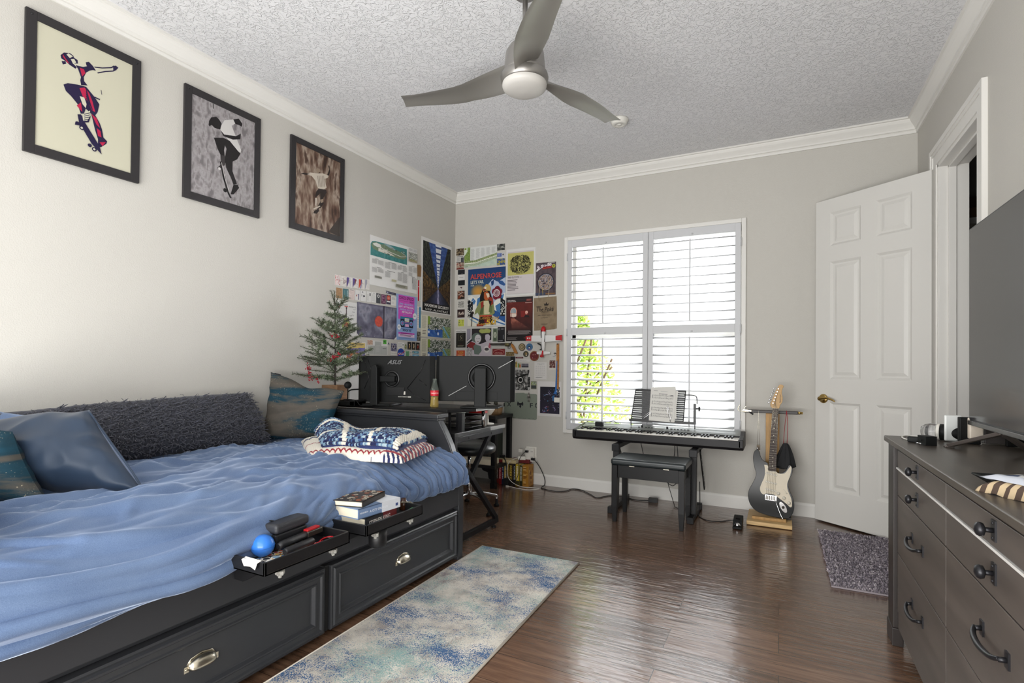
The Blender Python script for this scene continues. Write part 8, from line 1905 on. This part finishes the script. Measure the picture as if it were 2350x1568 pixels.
for a0 in (67, 185, 306):
    a0 = radians(a0); m = WB(fan)
    def surf(sg):
        def fn(u, v):
            r = .05 + u * .63
            w = .125 + .025 * sin(pi * min(1, u / .85)) - .03 * u ** 2
            if u > .97: w *= 1
            sweep = -.030 * sin(pi * u) + .012 * u
            pitch = radians(40 - 35 * min(1, u / .42) ** .8)
            t = (v - .5) * w * (-1)
            camber = .010 * (1 - (2 * v - 1) ** 2)
            th = .0045 * (1 - (2 * v - 1) ** 4) ** .5 if abs(2 * v - 1) < 1 else 0
            x = r + (.03 * (v - .5) if u > .9 else 0) * (u - .9) * 10; y = sweep + t * cos(pitch); z = 2.572 - .030 * min(1, u * 2) + t * sin(pitch) + camber + sg * th + .012 * u
            return Vector((fx + x * cos(a0) - y * sin(a0), fy + x * sin(a0) + y * cos(a0), z))
        return fn
    m.grid(surf(1), 36, 12); m.grid(surf(-1), 36, 12, flip=True)
    for u in (0, 1):
        L_ = [surf(1)(u, i / 12) for i in range(13)] + [surf(-1)(u, i / 12) for i in range(12, -1, -1)]; m.add(L_, [tuple(range(26))])
    m.build('blade', FBL, fan)
sm_ = thing('smoke_detector', 'round white smoke detector on the ceiling beyond the fan', 'smoke detector', (2.05, -.93, 3.0))
m = WB(sm_); m.lathe([(0, 3.0), (.066, 3.0), (.066, 2.985), (.058, 2.978), (.056, 2.966), (.050, 2.960), (.028, 2.958), (.026, 2.962), (.016, 2.962), (.014, 2.956), (0, 2.956)], (2.05, -.93, 0), 36); m.build('housing', M('detector_white', '#d9d7d0', .5), sm_)
# ================================================================ rugs
def rugmat():
    m = M('distressed_rug', (1, 1, 1), .95, spec=.1); nt = m.node_tree; b = nt.nodes['Principled BSDF']; N = nt.nodes.new; L = nt.links.new
    tc = N('ShaderNodeTexCoord')
    def nz(sc, det, st=(1, 1, 1), off=0.0):
        mp = N('ShaderNodeMapping'); mp.inputs['Scale'].default_value = st; mp.inputs['Location'].default_value = (off, off, 0); L(tc.outputs['Object'], mp.inputs[0]); n = N('ShaderNodeTexNoise'); n.inputs['Scale'].default_value = sc; n.inputs['Detail'].default_value = det; n.inputs['Roughness'].default_value = .65; L(mp.outputs[0], n.inputs['Vector']); return n
    base = ramp(nt, [(.35, '#a39c95'), (.5, '#c9c3b8'), (.65, '#d8d3c8')], nz(6, 5).outputs['Fac'])
    def layer(prev, col, sc, lo, hi, st, off, spk=.35):
        n = nz(sc, 6, st, off); s_ = nz(240, 2, (1, 1, 1), off * 3)
        ad = N('ShaderNodeMath'); ad.operation = 'MULTIPLY_ADD'; ad.inputs[1].default_value = spk; L(s_.outputs['Fac'], ad.inputs[0]); L(n.outputs['Fac'], ad.inputs[2])
        r = N('ShaderNodeMapRange'); r.inputs[1].default_value = lo + spk * .5; r.inputs[2].default_value = hi + spk * .5; L(ad.outputs[0], r.inputs[0])
        mx = N('ShaderNodeMix'); mx.data_type = 'RGBA'; mx.inputs[7].default_value = (*lin(col), 1); L(r.outputs[0], mx.inputs[0]); L(prev, mx.inputs[6]); return mx.outputs[2]
    c = layer(base.outputs[0], '#86a5a1', 2.4, .53, .68, (1, 1, 1), 3.0, .8)
    c = layer(c, '#8d8380', 3.0, .55, .68, (1.5, 1, 1), 9.0)
    c = layer(c, '#3d5f88', 3.4, .55, .63, (.8, 1.5, 1), 5.3, .9)
    c = layer(c, '#6a635f', 60, .62, .72, (1, 1, 1), 1.0, .3)
    L(c, b.inputs['Base Color']); bp = N('ShaderNodeBump'); bp.inputs['Strength'].default_value = .6; bp.inputs['Distance'].default_value = .003; L(nz(260, 2).outputs['Fac'], bp.inputs['Height']); L(bp.outputs[0], b.inputs['Normal']); return m
ru = thing('runner_rug', 'blue and ivory distressed runner rug on the floor beside the daybed', 'rug', (1.78, -2.84, 0))
RC = [(1.43, -1.822), (2.071, -1.797), (2.135, -3.86), (1.485, -3.885)]
m = WB(ru); m.prism(RC, .001, .010, 'xy'); m.build('pile', rugmat(), ru, bevel=.002)
m = WB(ru); m.tube([(x, y, .0065) for x, y in RC], .0055, 8, closed=True); m.build('bound_edge', M('ivory_binding', '#b5ada1', .9), ru)
mt = thing('shag_mat', 'small grey-mauve shaggy mat on the floor between the door and dresser', 'rug', (3.58, -.95, 0))
MC = [(3.372, -.448), (3.775, -.425), (3.775, -1.47), (3.368, -1.475)]
m = WB(mt); m.prism(MC, .001, .010, 'xy'); m.build('backing', M('mat_backing', '#8d8589', .95), mt)
m = WB(mt); rnd = random.Random(6); m.col = hx('#8b8288')
for k in range(15000):
    x, y = rnd.uniform(3.370, 3.775), rnd.uniform(-1.472, -.43); a = rnd.random() * 2 * pi; l = rnd.uniform(.008, .016); h = rnd.uniform(.012, .024); w = rnd.uniform(.0015, .003)
    dx, dy = cos(a) * l, sin(a) * l; c = hx(rnd.choice(['#8d848b', '#a49ba1', '#77707a', '#b8b0b4', '#5d565e', '#948b92']))
    m.add([(x - dy / l * w, y + dx / l * w, .009), (x + dy / l * w, y - dx / l * w, .009), (x + dx * .6 + dy / l * w, y + dy * .6 - dx / l * w, .009 + h), (x + dx - dy / l * w, y + dy + dx / l * w, .006 + h)], [(0, 1, 2, 3)], 0, False, c)
o = m.build('shag_pile', colmat('shag_fibre', .9, sheen=.3), mt); o['kind'] = 'stuff'
# ================================================================ closet contents
m = MB(); m.box((4.16, .72, 2.375), (4.94, 1.095, 2.40)); m.box((4.16, .72, 2.35), (4.94, .74, 2.378)); struct(m.build('trim_8', TRIM))
for k, (x0, x1, z0, z1, c_, lab) in enumerate(((4.30, 4.68, 2.402, 2.50, '#6d4f38', 'brown carton on the closet shelf, lower of two'), (4.28, 4.66, 2.5005, 2.59, '#4a3626', 'dark brown carton on the closet shelf, upper of two'))):
    m = MB(); m.box((x0, .80, z0), (x1, 1.07, z1)); tag(m.build('carton', M('carton_%s' % 'ab'[k], c_, .8)), lab, 'box')
m = MB(); m.cyl((4.16, .85, 2.28), (4.94, .85, 2.28), .016, n=12); tag(m.build('closet_rod', CHROME), 'closet rod just below the closet shelf', 'rod')
m = MB(); m.cyl((4.16, .85, 1.02), (4.62, .85, 1.02), .016, n=12); tag(m.build('closet_rod', CHROME), 'lower closet rod holding the black hangers', 'rod')
m = MB(); m.box((4.47, .56, 0), (4.50, 1.09, 1.20)); tag(m.build('closet_divider', TRIM), 'white upright panel inside the closet', 'panel')
DKC = M('dark_clothes', '#17171a', .9)
for k in range(6):
    x = 4.19 + k * .045
    t = thing('hanging_garment', 'dark garment on a black hanger in the closet', 'clothes', (x, .85, 1.02), 0, 'dark clothes on the lower closet rod')
    m = WB(t); m.tube(bez([(x, .85, 1.04), (x, .872, 1.045), (x, .875, 1.01), (x, .85, .985)], 10), .0025, 6); m.tube([(x, .66, .90), (x, .85, .985), (x, 1.04, .90), (x, .66, .90)], .004, 6); m.build('hanger', BLKP, t)
    m = WB(t); m.prism([(.66, .895), (.85, .98), (1.04, .895), (1.05, .30), (.65, .30)], x - .014, x + .014, 'yz'); m.build('cloth', DKC, t, bevel=.008)
# ================================================================ outside the window
GR = M('garden_ground', '#dcdbd2', .95, var=(2, .3)); m = MB(); m.box((-12, .2, -.35), (16, 30, -.25)); o = m.build('garden_ground', GR); o['kind'] = 'structure'
LEAF = colmat('leaf_green', .6)
sb_ = thing('shrub', 'leafy green shrub outside the window, behind the left shutter', 'shrub', (1.05, 1.15, -.25))
m = WB(sb_)
rnd = random.Random(14)
for k in range(9): m.tube(bez([(1.0 + rnd.uniform(-.1, .1), 1.15, -.25), (1.0 + rnd.uniform(-.3, .3), 1.15 + rnd.uniform(-.2, .2), .6), (1.0 + rnd.uniform(-.5, .5), 1.15 + rnd.uniform(-.3, .3), rnd.uniform(1.1, 1.7))], 12), .012, 6)
m.build('stem', M('shrub_wood', '#5b4a38', .9), sb_)
m = WB(sb_)
for k in range(5200):
    z = -.2 + 1.95 * rnd.random(); R_ = .72 * (1 - max(0, (z - .35) / 1.45)) ** .9 + .03; a = rnd.random() * 2 * pi; r = R_ * rnd.random() ** .5
    p = Vector((1.0 + r * cos(a), 1.18 + r * sin(a) * .65, z)); d = Vector((rnd.uniform(-1, 1), rnd.uniform(-1, 1), rnd.uniform(-.5, .8))).normalized(); w = d.orthogonal().normalized() * rnd.uniform(.012, .02); L_ = rnd.uniform(.04, .07)
    c = hx(rnd.choice(['#9db848', '#b4c860', '#7f9f3c', '#cbd67a', '#8ca846', '#a8b86a']))
    m.add([p, p + d * L_ * .4 + w, p + d * L_, p + d * L_ * .4 - w], [(0, 1, 2, 3)], 0, False, c)
m.build('foliage', LEAF, sb_)
